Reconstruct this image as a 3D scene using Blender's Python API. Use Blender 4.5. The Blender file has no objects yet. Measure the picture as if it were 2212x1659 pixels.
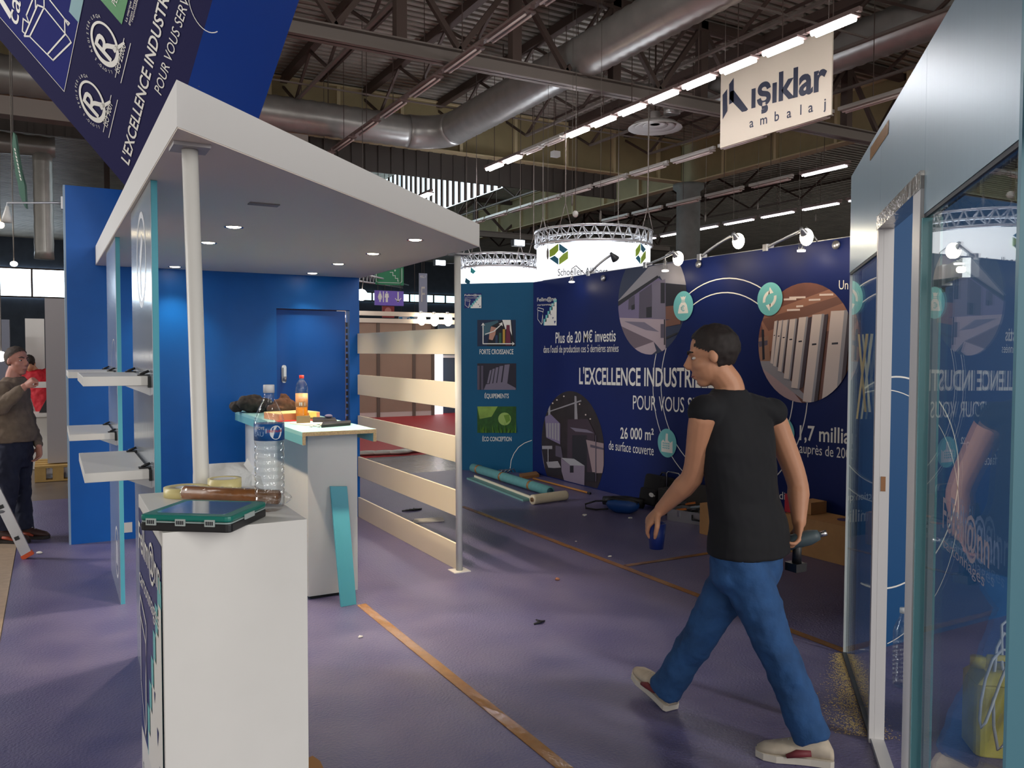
import bpy, bmesh, math, random
from mathutils import Vector, Matrix
import numpy as np
random.seed(7)
SC = bpy.context.scene
COL = SC.collection
PI = math.pi

# ---------------------------------------------------------------- camera
FPX, CX, CY, CAMH = 1788.0, 1106.0, 829.5, 1.6
YAW, PITCH, ROLL = math.radians(29.1), math.radians(2.2), math.radians(0.15)
_f0 = np.array([math.sin(YAW), math.cos(YAW), 0.0]); _u0 = np.array([0, 0, 1.0])
_rt = np.array([math.cos(YAW), -math.sin(YAW), 0.0])
FW = _f0*math.cos(PITCH) - _u0*math.sin(PITCH)
_up = _f0*math.sin(PITCH) + _u0*math.cos(PITCH)
RT = _rt*math.cos(ROLL) + _up*math.sin(ROLL)
UP = _up*math.cos(ROLL) - _rt*math.sin(ROLL)
CC = np.array([0, 0, CAMH])
cam_d = bpy.data.cameras.new('camera'); cam = bpy.data.objects.new('camera', cam_d); COL.objects.link(cam)
cam_d.sensor_width = 36.0; cam_d.lens = FPX/2212*36.0; cam_d.clip_start = 0.05; cam_d.clip_end = 300
cam.matrix_world = Matrix(((RT[0], UP[0], -FW[0], 0), (RT[1], UP[1], -FW[1], 0), (RT[2], UP[2], -FW[2], CAMH), (0, 0, 0, 1)))
SC.camera = cam
SC.view_settings.view_transform = 'Standard'; SC.view_settings.look = 'None'
SC.view_settings.exposure = 0.12; SC.view_settings.gamma = 1.0; SC.view_settings.use_curve_mapping = False
SC.cycles.max_bounces = 8; SC.cycles.transparent_max_bounces = 24; SC.cycles.sample_clamp_indirect = 6.0
SC.cycles.caustics_reflective = False; SC.cycles.caustics_refractive = False

# ---------------------------------------------------------------- world: dim light of the rest of the hall
W = bpy.data.worlds.new('world'); SC.world = W; W.use_nodes = True
W.node_tree.nodes['Background'].inputs[0].default_value = (1.0, 0.96, 0.90, 1)
W.node_tree.nodes['Background'].inputs[1].default_value = 0.95

def lamp(name, kind, loc, energy, color=(1, 1, 1), size=0.1, target=None, spot=None, sy=None, blend=0.5):
    d = bpy.data.lights.new(name, kind); d.energy = energy; d.color = color
    if kind == 'AREA':
        d.size = size
        if sy: d.shape = 'RECTANGLE'; d.size_y = sy
    elif kind in ('POINT', 'SPOT'): d.shadow_soft_size = size
    if kind == 'SPOT': d.spot_size = spot; d.spot_blend = blend
    o = bpy.data.objects.new(name, d); COL.objects.link(o); o.location = loc
    if target is not None:
        o.rotation_euler = (Vector(target)-Vector(loc)).to_track_quat('-Z', 'Y').to_euler()
    return o
# unseen area lamps added as fill, in place of further hall tube rows
lamp('hall_fill_light', 'AREA', (-4.0, -8.0, 7.0), 350, (1.0, 0.98, 0.95), 0.6, (-2.0, 0.0, 0.5), sy=14)
lamp('hall_fill_light', 'AREA', (6.0, -8.0, 7.0), 850, (1.0, 0.98, 0.94), 0.6, (3.0, 1.5, 0.5), sy=14)
lamp('hall_fill_light', 'AREA', (-8.0, 11.0, 7.0), 1300, (1.0, 0.98, 0.96), 0.6, (-2.5, 7.0, 0.0), sy=16)  # added to brighten the door frame and fascia from the left

# ---------------------------------------------------------------- helpers
def ray(px, py): return FW + RT*(px-CX)/FPX - UP*(py-CY)/FPX
def at_z(px, py, z): d = ray(px, py); return Vector(CC + d*(z-CAMH)/d[2])
def at_x(px, py, x): d = ray(px, py); return Vector(CC + d*x/d[0])
def at_y(px, py, y): d = ray(px, py); return Vector(CC + d*y/d[1])
def at_d(px, py, dep): return Vector(CC + ray(px, py)*dep)
def at_pl(px, py, p0, n):
    d = Vector(ray(px, py)); n = Vector(n); c = Vector(CC); return c + d*((Vector(p0)-c).dot(n)/d.dot(n))
def pix(p):
    v = np.array(p, float)-CC; d = v@FW; return (CX+FPX*(v@RT)/d, CY-FPX*(v@UP)/d)

def srgb(r, g, b):
    def f(c):
        c = c/255.0; return c/12.92 if c <= 0.04045 else ((c+0.055)/1.055)**2.4
    return (f(r), f(g), f(b))
MATS = {}
def mat(name, col, rough=0.5, metal=0.0, spec=0.5, emit=None, estr=0.0, noise=0.0, nscale=20.0, bump=0.0, bscale=60.0, rvar=0.0, coat=0.0, stretch=None):
    if name in MATS: return MATS[name]
    m = bpy.data.materials.new(name); m.use_nodes = True; nt = m.node_tree; b = nt.nodes['Principled BSDF']
    c = tuple(col)+(1,)
    b.inputs['Base Color'].default_value = c; b.inputs['Roughness'].default_value = rough
    b.inputs['Metallic'].default_value = metal; b.inputs['Specular IOR Level'].default_value = spec
    if coat: b.inputs['Coat Weight'].default_value = coat; b.inputs['Coat Roughness'].default_value = 0.1
    if emit: b.inputs['Emission Color'].default_value = tuple(emit)+(1,); b.inputs['Emission Strength'].default_value = estr
    vec = None
    if noise or bump or rvar:
        tc = nt.nodes.new('ShaderNodeTexCoord'); vec = tc.outputs['Object']
        if stretch:
            mp = nt.nodes.new('ShaderNodeMapping'); mp.inputs['Scale'].default_value = stretch
            nt.links.new(vec, mp.inputs['Vector']); vec = mp.outputs['Vector']
    if noise or rvar:
        n = nt.nodes.new('ShaderNodeTexNoise'); n.inputs['Scale'].default_value = nscale; n.inputs['Detail'].default_value = 6
        nt.links.new(vec, n.inputs['Vector'])
        if noise:
            r = nt.nodes.new('ShaderNodeValToRGB'); r.color_ramp.elements[0].position = 0.3; r.color_ramp.elements[1].position = 0.7
            r.color_ramp.elements[0].color = tuple(max(0, x*(1-noise)) for x in col)+(1,)
            r.color_ramp.elements[1].color = tuple(min(1, x*(1+noise)) for x in col)+(1,)
            nt.links.new(n.outputs['Fac'], r.inputs['Fac']); nt.links.new(r.outputs['Color'], b.inputs['Base Color'])
        if rvar:
            mr = nt.nodes.new('ShaderNodeMapRange'); mr.inputs['From Min'].default_value = 0.3; mr.inputs['From Max'].default_value = 0.7
            mr.inputs['To Min'].default_value = max(0, rough-rvar); mr.inputs['To Max'].default_value = min(1, rough+rvar)
            nt.links.new(n.outputs['Fac'], mr.inputs['Value']); nt.links.new(mr.outputs['Result'], b.inputs['Roughness'])
    if bump:
        n2 = nt.nodes.new('ShaderNodeTexNoise'); n2.inputs['Scale'].default_value = bscale; n2.inputs['Detail'].default_value = 4
        nt.links.new(vec, n2.inputs['Vector'])
        bp = nt.nodes.new('ShaderNodeBump'); bp.inputs['Strength'].default_value = bump; bp.inputs['Distance'].default_value = 0.01
        nt.links.new(n2.outputs['Fac'], bp.inputs['Height']); nt.links.new(bp.outputs['Normal'], b.inputs['Normal'])
    MATS[name] = m; return m
def glass_mat(name, tint=(0.93, 0.97, 0.98), ior=1.5, rough=0.0, bump=0.0, bscale=40):
    if name in MATS: return MATS[name]
    m = bpy.data.materials.new(name); m.use_nodes = True; nt = m.node_tree; nt.nodes.clear()
    o = nt.nodes.new('ShaderNodeOutputMaterial'); mx = nt.nodes.new('ShaderNodeMixShader'); fr = nt.nodes.new('ShaderNodeFresnel')
    t = nt.nodes.new('ShaderNodeBsdfTransparent'); g = nt.nodes.new('ShaderNodeBsdfGlossy')
    # the pane lets light straight through, so leaving it must mirror no more than entering it
    ge = nt.nodes.new('ShaderNodeNewGeometry'); k = nt.nodes.new('ShaderNodeMath'); k.operation = 'MULTIPLY_ADD'; k.inputs[1].default_value = -2; k.inputs[2].default_value = 1
    pw = nt.nodes.new('ShaderNodeMath'); pw.operation = 'POWER'; pw.inputs[0].default_value = ior
    nt.links.new(ge.outputs['Backfacing'], k.inputs[0]); nt.links.new(k.outputs[0], pw.inputs[1]); nt.links.new(pw.outputs[0], fr.inputs['IOR'])
    t.inputs['Color'].default_value = tuple(tint)+(1,)
    g.inputs['Roughness'].default_value = rough; g.inputs['Color'].default_value = (1, 1, 1, 1)
    nt.links.new(fr.outputs[0], mx.inputs[0]); nt.links.new(t.outputs[0], mx.inputs[1]); nt.links.new(g.outputs[0], mx.inputs[2])
    nt.links.new(mx.outputs[0], o.inputs['Surface'])
    if bump:
        tc = nt.nodes.new('ShaderNodeTexCoord'); n2 = nt.nodes.new('ShaderNodeTexNoise'); n2.inputs['Scale'].default_value = bscale
        nt.links.new(tc.outputs['Object'], n2.inputs['Vector'])
        bp = nt.nodes.new('ShaderNodeBump'); bp.inputs['Strength'].default_value = bump; bp.inputs['Distance'].default_value = 0.01
        nt.links.new(n2.outputs['Fac'], bp.inputs['Height'])
        nt.links.new(bp.outputs['Normal'], g.inputs['Normal']); nt.links.new(bp.outputs['Normal'], fr.inputs['Normal'])
    MATS[name] = m; return m
def glow(name, col, s): return mat(name, (0.8, 0.8, 0.8), 0.5, emit=col, estr=s)

class MB:
    """collects shapes, then links them as ONE mesh object"""
    def __init__(self): self.v = []; self.f = []; self.m = []; self.mi = 0; self.smooth = []; self.sm = False
    def add(self, vs, fs):
        o = len(self.v); self.v += [tuple(p) for p in vs]
        for f in fs: self.f.append([i+o for i in f]); self.m.append(self.mi); self.smooth.append(self.sm)
        return self
    def box(self, a, b, M=None):
        x0, y0, z0 = a; x1, y1, z1 = b
        vs = [Vector(p) for p in ((x0,y0,z0),(x1,y0,z0),(x1,y1,z0),(x0,y1,z0),(x0,y0,z1),(x1,y0,z1),(x1,y1,z1),(x0,y1,z1))]
        if M is not None: vs = [M @ p for p in vs]
        return self.add(vs, [(0,3,2,1),(4,5,6,7),(0,1,5,4),(1,2,6,5),(2,3,7,6),(3,0,4,7)])
    def bbox(self, a, b, r, M=None):
        """box with rounded vertical edges"""
        x0, y0, z0 = a; x1, y1, z1 = b; pts = []
        for cx, cy, a0 in ((x1-r, y1-r, 0), (x0+r, y1-r, 90), (x0+r, y0+r, 180), (x1-r, y0+r, 270)):
            for k in range(4):
                t = math.radians(a0+k*30); pts.append((cx+r*math.cos(t), cy+r*math.sin(t)))
        return self.prism(pts, z0, z1, M)
    def prism(self, pts, z0, z1, M=None):
        n = len(pts); vs = [Vector((p[0], p[1], z0)) for p in pts]+[Vector((p[0], p[1], z1)) for p in pts]
        if M is not None: vs = [M @ p for p in vs]
        return self.add(vs, [tuple(range(n-1, -1, -1)), tuple(range(n, 2*n))]+[(i, (i+1) % n, (i+1) % n+n, i+n) for i in range(n)])
    def poly(self, pts): return self.add(pts, [tuple(range(len(pts)))])
    def hexa(self, lo, hi):
        n = len(lo)
        return self.add(list(lo)+list(hi), [tuple(range(n-1, -1, -1)), tuple(range(n, 2*n))]+[(i, (i+1) % n, (i+1) % n+n, i+n) for i in range(n)])
    def tube(self, pts, r, seg=10, cap=True, closed=False, flat=None):
        """swept tube; r number or list; flat=(a,b) section half sizes scale"""
        pts = [Vector(p) for p in pts]; n = len(pts); rs = r if isinstance(r, (list, tuple)) else [r]*n
        rings = []; up = None
        for i, p in enumerate(pts):
            if closed: d = pts[(i+1) % n]-pts[i-1]
            else: d = pts[min(i+1, n-1)]-pts[max(i-1, 0)]
            d.normalize()
            if up is None:
                up = Vector((0, 0, 1)) if abs(d.z) < 0.9 else Vector((1, 0, 0))
            s = d.cross(up).normalized(); u = s.cross(d).normalized(); up = u
            a, b = flat if flat else (1, 1)
            rings.append([p+(s*math.cos(2*PI*k/seg)*a+u*math.sin(2*PI*k/seg)*b)*rs[i] for k in range(seg)])
        vs = [v for R in rings for v in R]; fs = []
        for i in range(n if closed else n-1):
            j = (i+1) % n
            for k in range(seg): fs.append((i*seg+k, i*seg+(k+1) % seg, j*seg+(k+1) % seg, j*seg+k))
        if cap and not closed: fs.append(tuple(range(seg-1, -1, -1))); fs.append(tuple((n-1)*seg+k for k in range(seg)))
        s0 = self.sm; self.sm = True; self.add(vs, fs); self.sm = s0; return self
    def lathe(self, prof, c=(0, 0, 0), seg=24, M=None):
        """profile of (r,z) turned about z"""
        vs = []; fs = []; n = len(prof)
        for r, z in prof:
            for k in range(seg):
                a = 2*PI*k/seg; p = Vector((c[0]+r*math.cos(a), c[1]+r*math.sin(a), c[2]+z)); vs.append(M @ p if M is not None else p)
        for i in range(n-1):
            for k in range(seg): fs.append((i*seg+k, i*seg+(k+1) % seg, (i+1)*seg+(k+1) % seg, (i+1)*seg+k))
        if prof[0][0] > 1e-5: fs.append(tuple(range(seg-1, -1, -1)))
        if prof[-1][0] > 1e-5: fs.append(tuple((n-1)*seg+k for k in range(seg)))
        s0 = self.sm; self.sm = True; self.add(vs, fs); self.sm = s0; return self
    def ball(self, c, r, seg=14, rings=8):
        rx, ry, rz = r if isinstance(r, (tuple, list)) else (r, r, r)
        vs = [Vector((c[0], c[1], c[2]-rz))]; fs = []
        for i in range(1, rings):
            t = -PI/2+PI*i/rings
            for k in range(seg):
                a = 2*PI*k/seg; vs.append(Vector((c[0]+rx*math.cos(t)*math.cos(a), c[1]+ry*math.cos(t)*math.sin(a), c[2]+rz*math.sin(t))))
        vs.append(Vector((c[0], c[1], c[2]+rz)))
        for k in range(seg): fs.append((0, 1+(k+1) % seg, 1+k)); fs.append((len(vs)-1, 1+(rings-2)*seg+k, 1+(rings-2)*seg+(k+1) % seg))
        for i in range(rings-2):
            for k in range(seg): fs.append((1+i*seg+k, 1+i*seg+(k+1) % seg, 1+(i+1)*seg+(k+1) % seg, 1+(i+1)*seg+k))
        s0 = self.sm; self.sm = True; self.add(vs, fs); self.sm = s0; return self
    def mesh(self, name, mats):
        me = bpy.data.meshes.new(name); me.from_pydata(self.v, [], self.f); me.update()
        for m in (mats if isinstance(mats, (list, tuple)) else [mats]): me.materials.append(m)
        me.polygons.foreach_set('material_index', self.m); me.polygons.foreach_set('use_smooth', self.smooth)
        bm = bmesh.new(); bm.from_mesh(me); bmesh.ops.recalc_face_normals(bm, faces=bm.faces); bm.to_mesh(me); bm.free()
        return me
    def build(self, name, mats, parent=None, bevel=0.0, keep=False):
        o = bpy.data.objects.new(name, self.mesh(name, mats)); COL.objects.link(o)
        if parent is not None: attach(o, parent)
        if bevel:
            b = o.modifiers.new('bevel', 'BEVEL'); b.width = bevel; b.segments = 2; b.limit_method = 'ANGLE'; b.angle_limit = math.radians(50)
        return o
def attach(o, p):
    """parent a mesh written in world coordinates"""
    o.data.transform(wm(p).inverted()); o.parent = p
def wm(p):
    m = Matrix.LocRotScale(p.location, p.rotation_euler, p.scale)
    return wm(p.parent) @ m if p.parent else m
def tag(o, label=None, cat=None, group=None, kind=None):
    if label: o['label'] = label
    if cat: o['category'] = cat
    if group: o['group'] = group
    if kind: o['kind'] = kind
    return o
def thing(name, label, cat, loc=(0, 0, 0), group=None):
    o = bpy.data.objects.new(name, None); COL.objects.link(o); o.location = loc; o.empty_display_size = 0.1
    return tag(o, label, cat, group)
def struct(o): o['kind'] = 'structure'; return o
def kids(o): return [c for c in COL.objects if c.parent == o]
def dup(o, loc, label=None, rotz=None, ch=None):
    c = o.copy(); COL.objects.link(c); c.location = loc
    if rotz is not None: c.rotation_euler = (0, 0, rotz)
    if label: c['label'] = label
    def rec(a, b):
        for k in kids(a):
            n = k.copy(); COL.objects.link(n); n.parent = b; rec(k, n)
    rec(o, c); return c

_TX = {}
def text_polys(s, bold=0.0):
    """2-D verts and faces of a line of lettering, origin at its lower left, cap height about 0.7"""
    key = (s, bold)
    if key not in _TX:
        cu = bpy.data.curves.new('t', 'FONT'); cu.body = s; cu.size = 1.0; cu.offset = bold; cu.resolution_u = 3; cu.fill_mode = 'FRONT'
        ob = bpy.data.objects.new('t', cu); COL.objects.link(ob)
        dg = bpy.context.evaluated_depsgraph_get(); dg.update()
        me = bpy.data.meshes.new_from_object(ob.evaluated_get(dg))
        vs = [tuple(v.co) for v in me.vertices]; fs = [tuple(p.vertices) for p in me.polygons]
        bpy.data.objects.remove(ob); bpy.data.meshes.remove(me); bpy.data.curves.remove(cu)
        _TX[key] = (vs, fs)
    return _TX[key]
def text(mb, s, o, ux, uy, width=None, height=None, bold=0.0, fn=None):
    """letter s into mb: o = baseline start, ux/uy unit directions, width in m, cap height in m"""
    vs, fs = text_polys(s, bold)
    if not vs: return mb
    x0 = min(v[0] for v in vs); x1 = max(v[0] for v in vs)
    sy = (height/0.73) if height else 1.0
    sx = width/(x1-x0) if width else sy
    o = Vector(o) if fn is None else o
    if fn: pts = [fn((v[0]-x0)*sx, v[1]*sy) for v in vs]
    else:
        ux = Vector(ux); uy = Vector(uy); pts = [o+ux*((v[0]-x0)*sx)+uy*(v[1]*sy) for v in vs]
    return mb.add(pts, fs)
def text_px(mb, s, A, B, top, plane, bold=0.0):
    """letter s between two baseline pixels A,B on a plane (function pixel->point); top = pixel of the cap top over A"""
    a = plane(*A); b = plane(*B); t = plane(A[0], top); ux = (b-a); w = ux.length; ux.normalize()
    uy = Vector((0, 0, 1)); h = (t-a).dot(uy)
    return text(mb, s, a, ux, uy, w, h, bold)
def clip(poly, cl):
    """clip a polygon (2-D) by a convex polygon"""
    def area(P): return sum(P[i][0]*P[(i+1) % len(P)][1]-P[(i+1) % len(P)][0]*P[i][1] for i in range(len(P)))
    if area(cl) < 0: cl = cl[::-1]
    out = list(poly)
    for i in range(len(cl)):
        a, b = cl[i], cl[(i+1) % len(cl)]; inp = out; out = []
        if not inp: break
        def side(p): return (b[0]-a[0])*(p[1]-a[1])-(b[1]-a[1])*(p[0]-a[0])
        for j in range(len(inp)):
            p, q = inp[j-1], inp[j]; sp, sq = side(p), side(q)
            if (sp >= 0) != (sq >= 0):
                t = sp/(sp-sq); out.append((p[0]+(q[0]-p[0])*t, p[1]+(q[1]-p[1])*t))
            if sq >= 0: out.append(q)
    return out
# ---------------------------------------------------------------- materials
WHITE = mat('white_laminate', srgb(226, 224, 220), 0.38, noise=0.015, nscale=8)
CANW = mat('canopy_white', srgb(236, 234, 232), 0.5)
BLUE = mat('blue_paint', srgb(0, 96, 188), 0.42, spec=0.35, noise=0.04, nscale=5)
DBLUE = mat('door_blue_paint', srgb(0, 80, 170), 0.42, spec=0.35)
TEAL = mat('teal_edge', srgb(84, 176, 196), 0.45)
SILV = mat('silver_laminate', srgb(190, 198, 208), 0.17, metal=0.5, rvar=0.02, nscale=30, stretch=(1, 1, 0.05))
FASC = mat('satin_blue_silver_laminate', srgb(162, 186, 200), 0.28, metal=0.45, noise=0.02, nscale=60, stretch=(1, 1, 0.03))
NAVY = mat('navy_print', srgb(5, 26, 88), 0.45, spec=0.25, noise=0.16, nscale=0.7)
TEALP = mat('teal_print', srgb(16, 84, 122), 0.45, spec=0.3, noise=0.08, nscale=1.1)
LET = mat('white_print', srgb(235, 232, 225), 0.4)
MINT = mat('mint_print', srgb(112, 190, 192), 0.4)
CONC = mat('hall_concrete', srgb(112, 100, 92), 0.35, noise=0.15, nscale=3, bump=0.05)
STEEL = mat('dark_roof_steel', srgb(88, 72, 66), 0.6, metal=0.2)
STEELL = mat('light_roof_steel', srgb(132, 122, 116), 0.55, metal=0.2)
DECK = mat('roof_deck', srgb(166, 160, 150), 0.45, metal=0.15, noise=0.2, nscale=1.2)
GIRD = mat('beige_girder', srgb(150, 136, 100), 0.6, noise=0.08, nscale=2)
GIRDL = mat('beige_flange', srgb(196, 180, 142), 0.55)
DUCTM = mat('duct_steel', srgb(172, 170, 166), 0.3, metal=0.4, noise=0.1, nscale=3)
BLK = mat('black_plastic', srgb(22, 22, 26), 0.45)
DGREY = mat('dark_grey', srgb(52, 54, 60), 0.5)
CHROME = mat('chrome', srgb(200, 200, 204), 0.18, metal=1.0)
ALU = mat('aluminium', srgb(188, 188, 192), 0.32, metal=0.8)
WFRAME = mat('white_frame', srgb(214, 212, 212), 0.35)
CARD = mat('cardboard', srgb(186, 138, 88), 0.8, noise=0.06, nscale=12)
CARDD = mat('cardboard_inside', srgb(150, 106, 62), 0.85)
TAPE = mat('brown_packing_tape', srgb(152, 108, 58), 0.18, bump=0.15, bscale=30, noise=0.12, nscale=20)
CREAM = mat('cream_slat', srgb(232, 220, 196), 0.42)
GLASS = glass_mat('clear_glass', (0.90, 0.96, 0.97), 1.55)
PET = glass_mat('clear_bottle_plastic', (0.88, 0.90, 0.91), 1.62, 0.06, bump=0.35, bscale=45)
FILM = glass_mat('clear_film', (0.95, 0.95, 0.94), 1.5, 0.08, bump=1.0, bscale=25)
TUBEON = glow('lit_tube', (1.0, 0.96, 0.97), 30)
TUBEMID = glow('dim_lit_tube', (0.95, 0.92, 1.0), 9)
TUBEOFF = mat('unlit_tube', srgb(225, 205, 200), 0.3)
SPOTON = glow('lit_halogen', (1.0, 0.84, 0.6), 36)
SKYW = glow('daylight_window', (0.74, 0.88, 1.0), 6.5)
SKYC = glow('far_daylight_window', (0.5, 0.86, 1.0), 2.6)

# ---------------------------------------------------------------- hall shell
struct(MB().box((-34, -12, -0.3), (62, 66, -0.006)).build('floor', CONC))
# corrugated roof deck, ribs along X
prof = []; y = -12.0
while y < 66:
    prof += [(y, 9.1), (y+0.12, 9.1), (y+0.14, 9.21), (y+0.24, 9.21)]; y += 0.26
m = MB(); n = len(prof)
m.add([(-34, p[0], p[1]) for p in prof]+[(62, p[0], p[1]) for p in prof], [(i, i+1, n+i+1, n+i) for i in range(n-1)])
m.box((-34, -12, 9.3), (62, 66, 9.4))
struct(m.build('ceiling', DECK))
CLAD = mat('grey_blue_cladding', srgb(70, 80, 96), 0.6, noise=0.15, nscale=2)
struct(MB().box((-34, 64, 0), (62, 64.4, 9.3)).build('wall_back', CLAD))
struct(MB().box((-34.4, 40, 0), (-34, 64.4, 9.3)).build('wall_left', CLAD))
struct(MB().box((62, 22, 0), (62.4, 64.4, 9.3)).build('wall_right', CLAD))
def window(n, x0, x1, z0, z1, m, cols):
    o = struct(MB().box((x0, 63.9, z0), (x1, 63.97, z1)).build('window_%d' % n, m))
    f = MB()
    for k in range(cols+1):
        x = x0+(x1-x0)*k/cols; f.box((x-0.06, 63.82, z0), (x+0.06, 63.9, z1))
    f.box((x0, 63.82, z0-0.1), (x1, 63.9, z0)); f.box((x0, 63.82, z1), (x1, 63.9, z1+0.1))
    f.build('window_frame', STEEL, o); return o
zl0, zl1 = at_y(60, 640, 64).z, at_y(60, 582, 64).z
window(1, -26, at_y(152, 600, 64).x, zl0, zl1, SKYW, 12)
window(2, at_y(775, 650, 64).x, at_y(1010, 650, 64).x, at_y(900, 652, 64).z, at_y(900, 637, 64).z, SKYC, 9)
# roof light in the second bay
c = at_z(1080, 405, 6.9)
m = MB().box((c.x+0.05, c.y, 6.9), (c.x+0.1, c.y+22, 9.05))
o = struct(m.build('window_3', glow('roof_light', (0.68, 0.9, 1.0), 2.2)))
f = MB()
for k in range(44): f.box((c.x, c.y+k*0.5, 6.9), (c.x+0.045, c.y+k*0.5+0.17, 9.05))
f.build('window_frame', STEEL, o)
# dark ribbed apron hanging under the girder in front of it
zc = at_y(1000, 393, 23.15).z; xr = at_y(1330, 400, 23.15).x
m = MB(); m.box((-30, 23.15, zc), (xr, 23.2, 7.6))
x_ = -30
while x_ < xr: m.box((x_, 23.11, zc), (x_+0.12, 23.149, 7.6)); x_ += 0.4
struct(m.build('girder_apron', mat('dark_cladding', srgb(66, 60, 56), 0.6)))

def beam(p, q, w, h=None, mb=None):
    """straight bar with a rectangular section"""
    p = Vector(p); q = Vector(q); d = (q-p).normalized(); h = h or w
    up = Vector((0, 0, 1)) if abs(d.z) < 0.95 else Vector((0, 1, 0))
    s = d.cross(up).normalized(); u = s.cross(d)
    mb = mb or MB()
    lo = [p-s*w/2-u*h/2, p+s*w/2-u*h/2, p+s*w/2+u*h/2, p-s*w/2+u*h/2]; hi = [v+(q-p) for v in lo]
    return mb.hexa(lo, hi)
def ibeam_x(mb, x0, x1, y, z0, z1, fl):
    mb.box((x0, y-0.015, z0), (x1, y+0.015, z1)); mb.box((x0, y-fl, z0), (x1, y+fl, z0+0.03)); mb.box((x0, y-fl, z1-0.03), (x1, y+fl, z1))
# big beige girders and the concrete column that carries them
g = MB(); g.box((-30, 22.98, 7.63), (19.6, 23.02, 9.097))
g2 = MB(); g2.box((-30, 22.8, 7.6), (19.7, 23.2, 7.64)); g2.box((-30, 22.85, 9.02), (19.7, 23.15, 9.06))
for k in range(26): g2.box((-29+k*1.9, 22.86, 7.64), (-28.9+k*1.9, 22.98, 9.02))
o = struct(g.build('roof_girder', GIRD)); g2.build('flange', GIRDL, o)
g = MB(); g.box((19.98, 4, 7.63), (20.02, 60, 9.097))
g2 = MB(); g2.box((19.8, 4, 7.6), (20.2, 60, 7.64)); g2.box((19.85, 4, 9.02), (20.15, 60, 9.06))
for k in range(24): g2.box((19.86, 5+k*2.3, 7.64), (19.98, 5.1+k*2.3, 9.02))
o = struct(g.build('roof_girder', GIRD)); g2.build('flange', GIRDL, o)
o = struct(MB().lathe([(0.42, -0.006), (0.42, 7.35), (0.55, 7.45), (0.55, 7.6)], (20, 23, 0), 32).build('hall_column', mat('column_concrete', srgb(118, 122, 120), 0.8, noise=0.1, nscale=4)))
# main truss
def truss_x(y, zb, zt, x0, x1, st, w, nm='roof_truss'):
    a = MB(); ibeam_x(a, x0, x1, y, zb, zb+0.28, 0.13)
    o = struct(a.build(nm, STEELL)); b = MB()
    b.box((x0, y-0.1, zt-0.2), (x1, y+0.1, zt)); x = x0; k = 0
    while x < x1-0.1:
        beam((x, y, zb+0.28), (x, y, zt), 0.2, mb=b)
        beam((x, y, zt-0.1), (min(x+st/2, x1), y, zb+0.3), 0.1, mb=b); beam((min(x+st, x1), y, zt-0.1), (min(x+st/2, x1), y, zb+0.3), 0.1, mb=b)
        x += st; k += 1
    b.build('web_member', STEEL, o); return o
xv = at_y(1112, 100, 14.5).x
truss_x(14.5, 7.05, 9.05, xv-2.42*6, xv+2.42*5, 2.42, 0.1)
truss_x(36.0, 7.2, 9.05, 2, 30, 3.2, 0.1)
# purlin trusses along Y
def purlin(x, y0, y1, st=2.9):
    a = MB(); a.box((x-0.09, y0, 8.9), (x+0.09, y1, 9.097)); o = struct(a.build('roof_purlin', STEEL))
    b = MB(); b.box((x-0.04, y0+st/2, 8.06), (x+0.04, y1-st/2, 8.12)); b.build('bottom_chord', STEELL, o)
    c = MB(); y = y0
    while y < y1-0.1:
        beam((x, y, 8.92), (x, y+st/2, 8.1), 0.06, mb=c); beam((x, y+st/2, 8.1), (x, y+st, 8.92), 0.06, mb=c); y += st
    c.build('web_member', STEEL, o)
px0 = at_z(690, 90, 8.9).x; px1 = at_z(890, 125, 8.9).x; dx = abs(at_z(1060, 170, 8.9).x-px1)
dx = px1-px0 if px1-px0 > 1 else 2.4
for k in range(-4, 6): purlin(px0+k*dx, 0.0, 23.2)
for k in range(0, 5): purlin(px0+8+k*3.5, 23.3, 46.5)
for (z, yy) in ((8.1, 17.4), (8.1, 20.3), (8.1, 11.6)):
    struct(beam((px0-4*dx, yy, z), (px0+5*dx, yy, z), 0.035).build('tie_rod', STEELL))

# ---------------------------------------------------------------- air ducts
def corr_tube(mb, pts, r, step=0.15, seg=28):
    P = [Vector(p) for p in pts]; out = []; rs = []
    for i in range(len(P)-1):
        L = (P[i+1]-P[i]).length; k = max(1, int(L/step))
        for j in range(k): out.append(P[i]+(P[i+1]-P[i])*j/k); rs.append(r*(1.0 if len(out) % 2 else 0.95))
    out.append(P[-1]); rs.append(r)
    mb.tube(out, rs, seg)
dX, dZ, dY = 9.75, 7.72, 21.7
el = [(dX, dY-1.0, dZ)]+[(dX-1.0+1.0*math.cos(a), dY-1.0+1.0*math.sin(a), dZ) for a in [PI*k/16 for k in range(1, 8)]]+[(dX-1.0, dY, dZ)]
t = thing('ventilation_duct', 'large round ribbed steel duct bending in an elbow high above the white canopy', 'duct', (dX, dY, dZ))
m = MB(); corr_tube(m, [(dX, 1.0, dZ), (dX, dY-1.0, dZ)], 0.44); m.build('straight_duct', DUCTM, t)
m = MB(); m.tube(el, 0.45, 28); m.build('elbow', DUCTM, t)
m = MB(); corr_tube(m, [(dX-1.0, dY, dZ), (-8, dY, dZ)], 0.44); m.build('straight_duct', DUCTM, t)
b = at_x(1212, 185, dX); m = MB(); corr_tube(m, [(dX+0.35, b.y, dZ-0.15), (12.6, b.y, dZ-0.15), (12.83, b.y, dZ-0.3), (12.83, b.y, 7.2)], 0.2, 0.06, 18); m.build('branch_duct', DUCTM, t)
for yy in (6.5, 10.5, 14.0, 18.0):
    beam((dX, yy, dZ+0.42), (dX, yy, 9.097), 0.02).build('hanger_rod', STEEL, t)
for xx in (6.5, 2.5): beam((xx, dY, dZ+0.42), (xx, dY, 9.097), 0.02).build('hanger_rod', STEEL, t)
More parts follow.
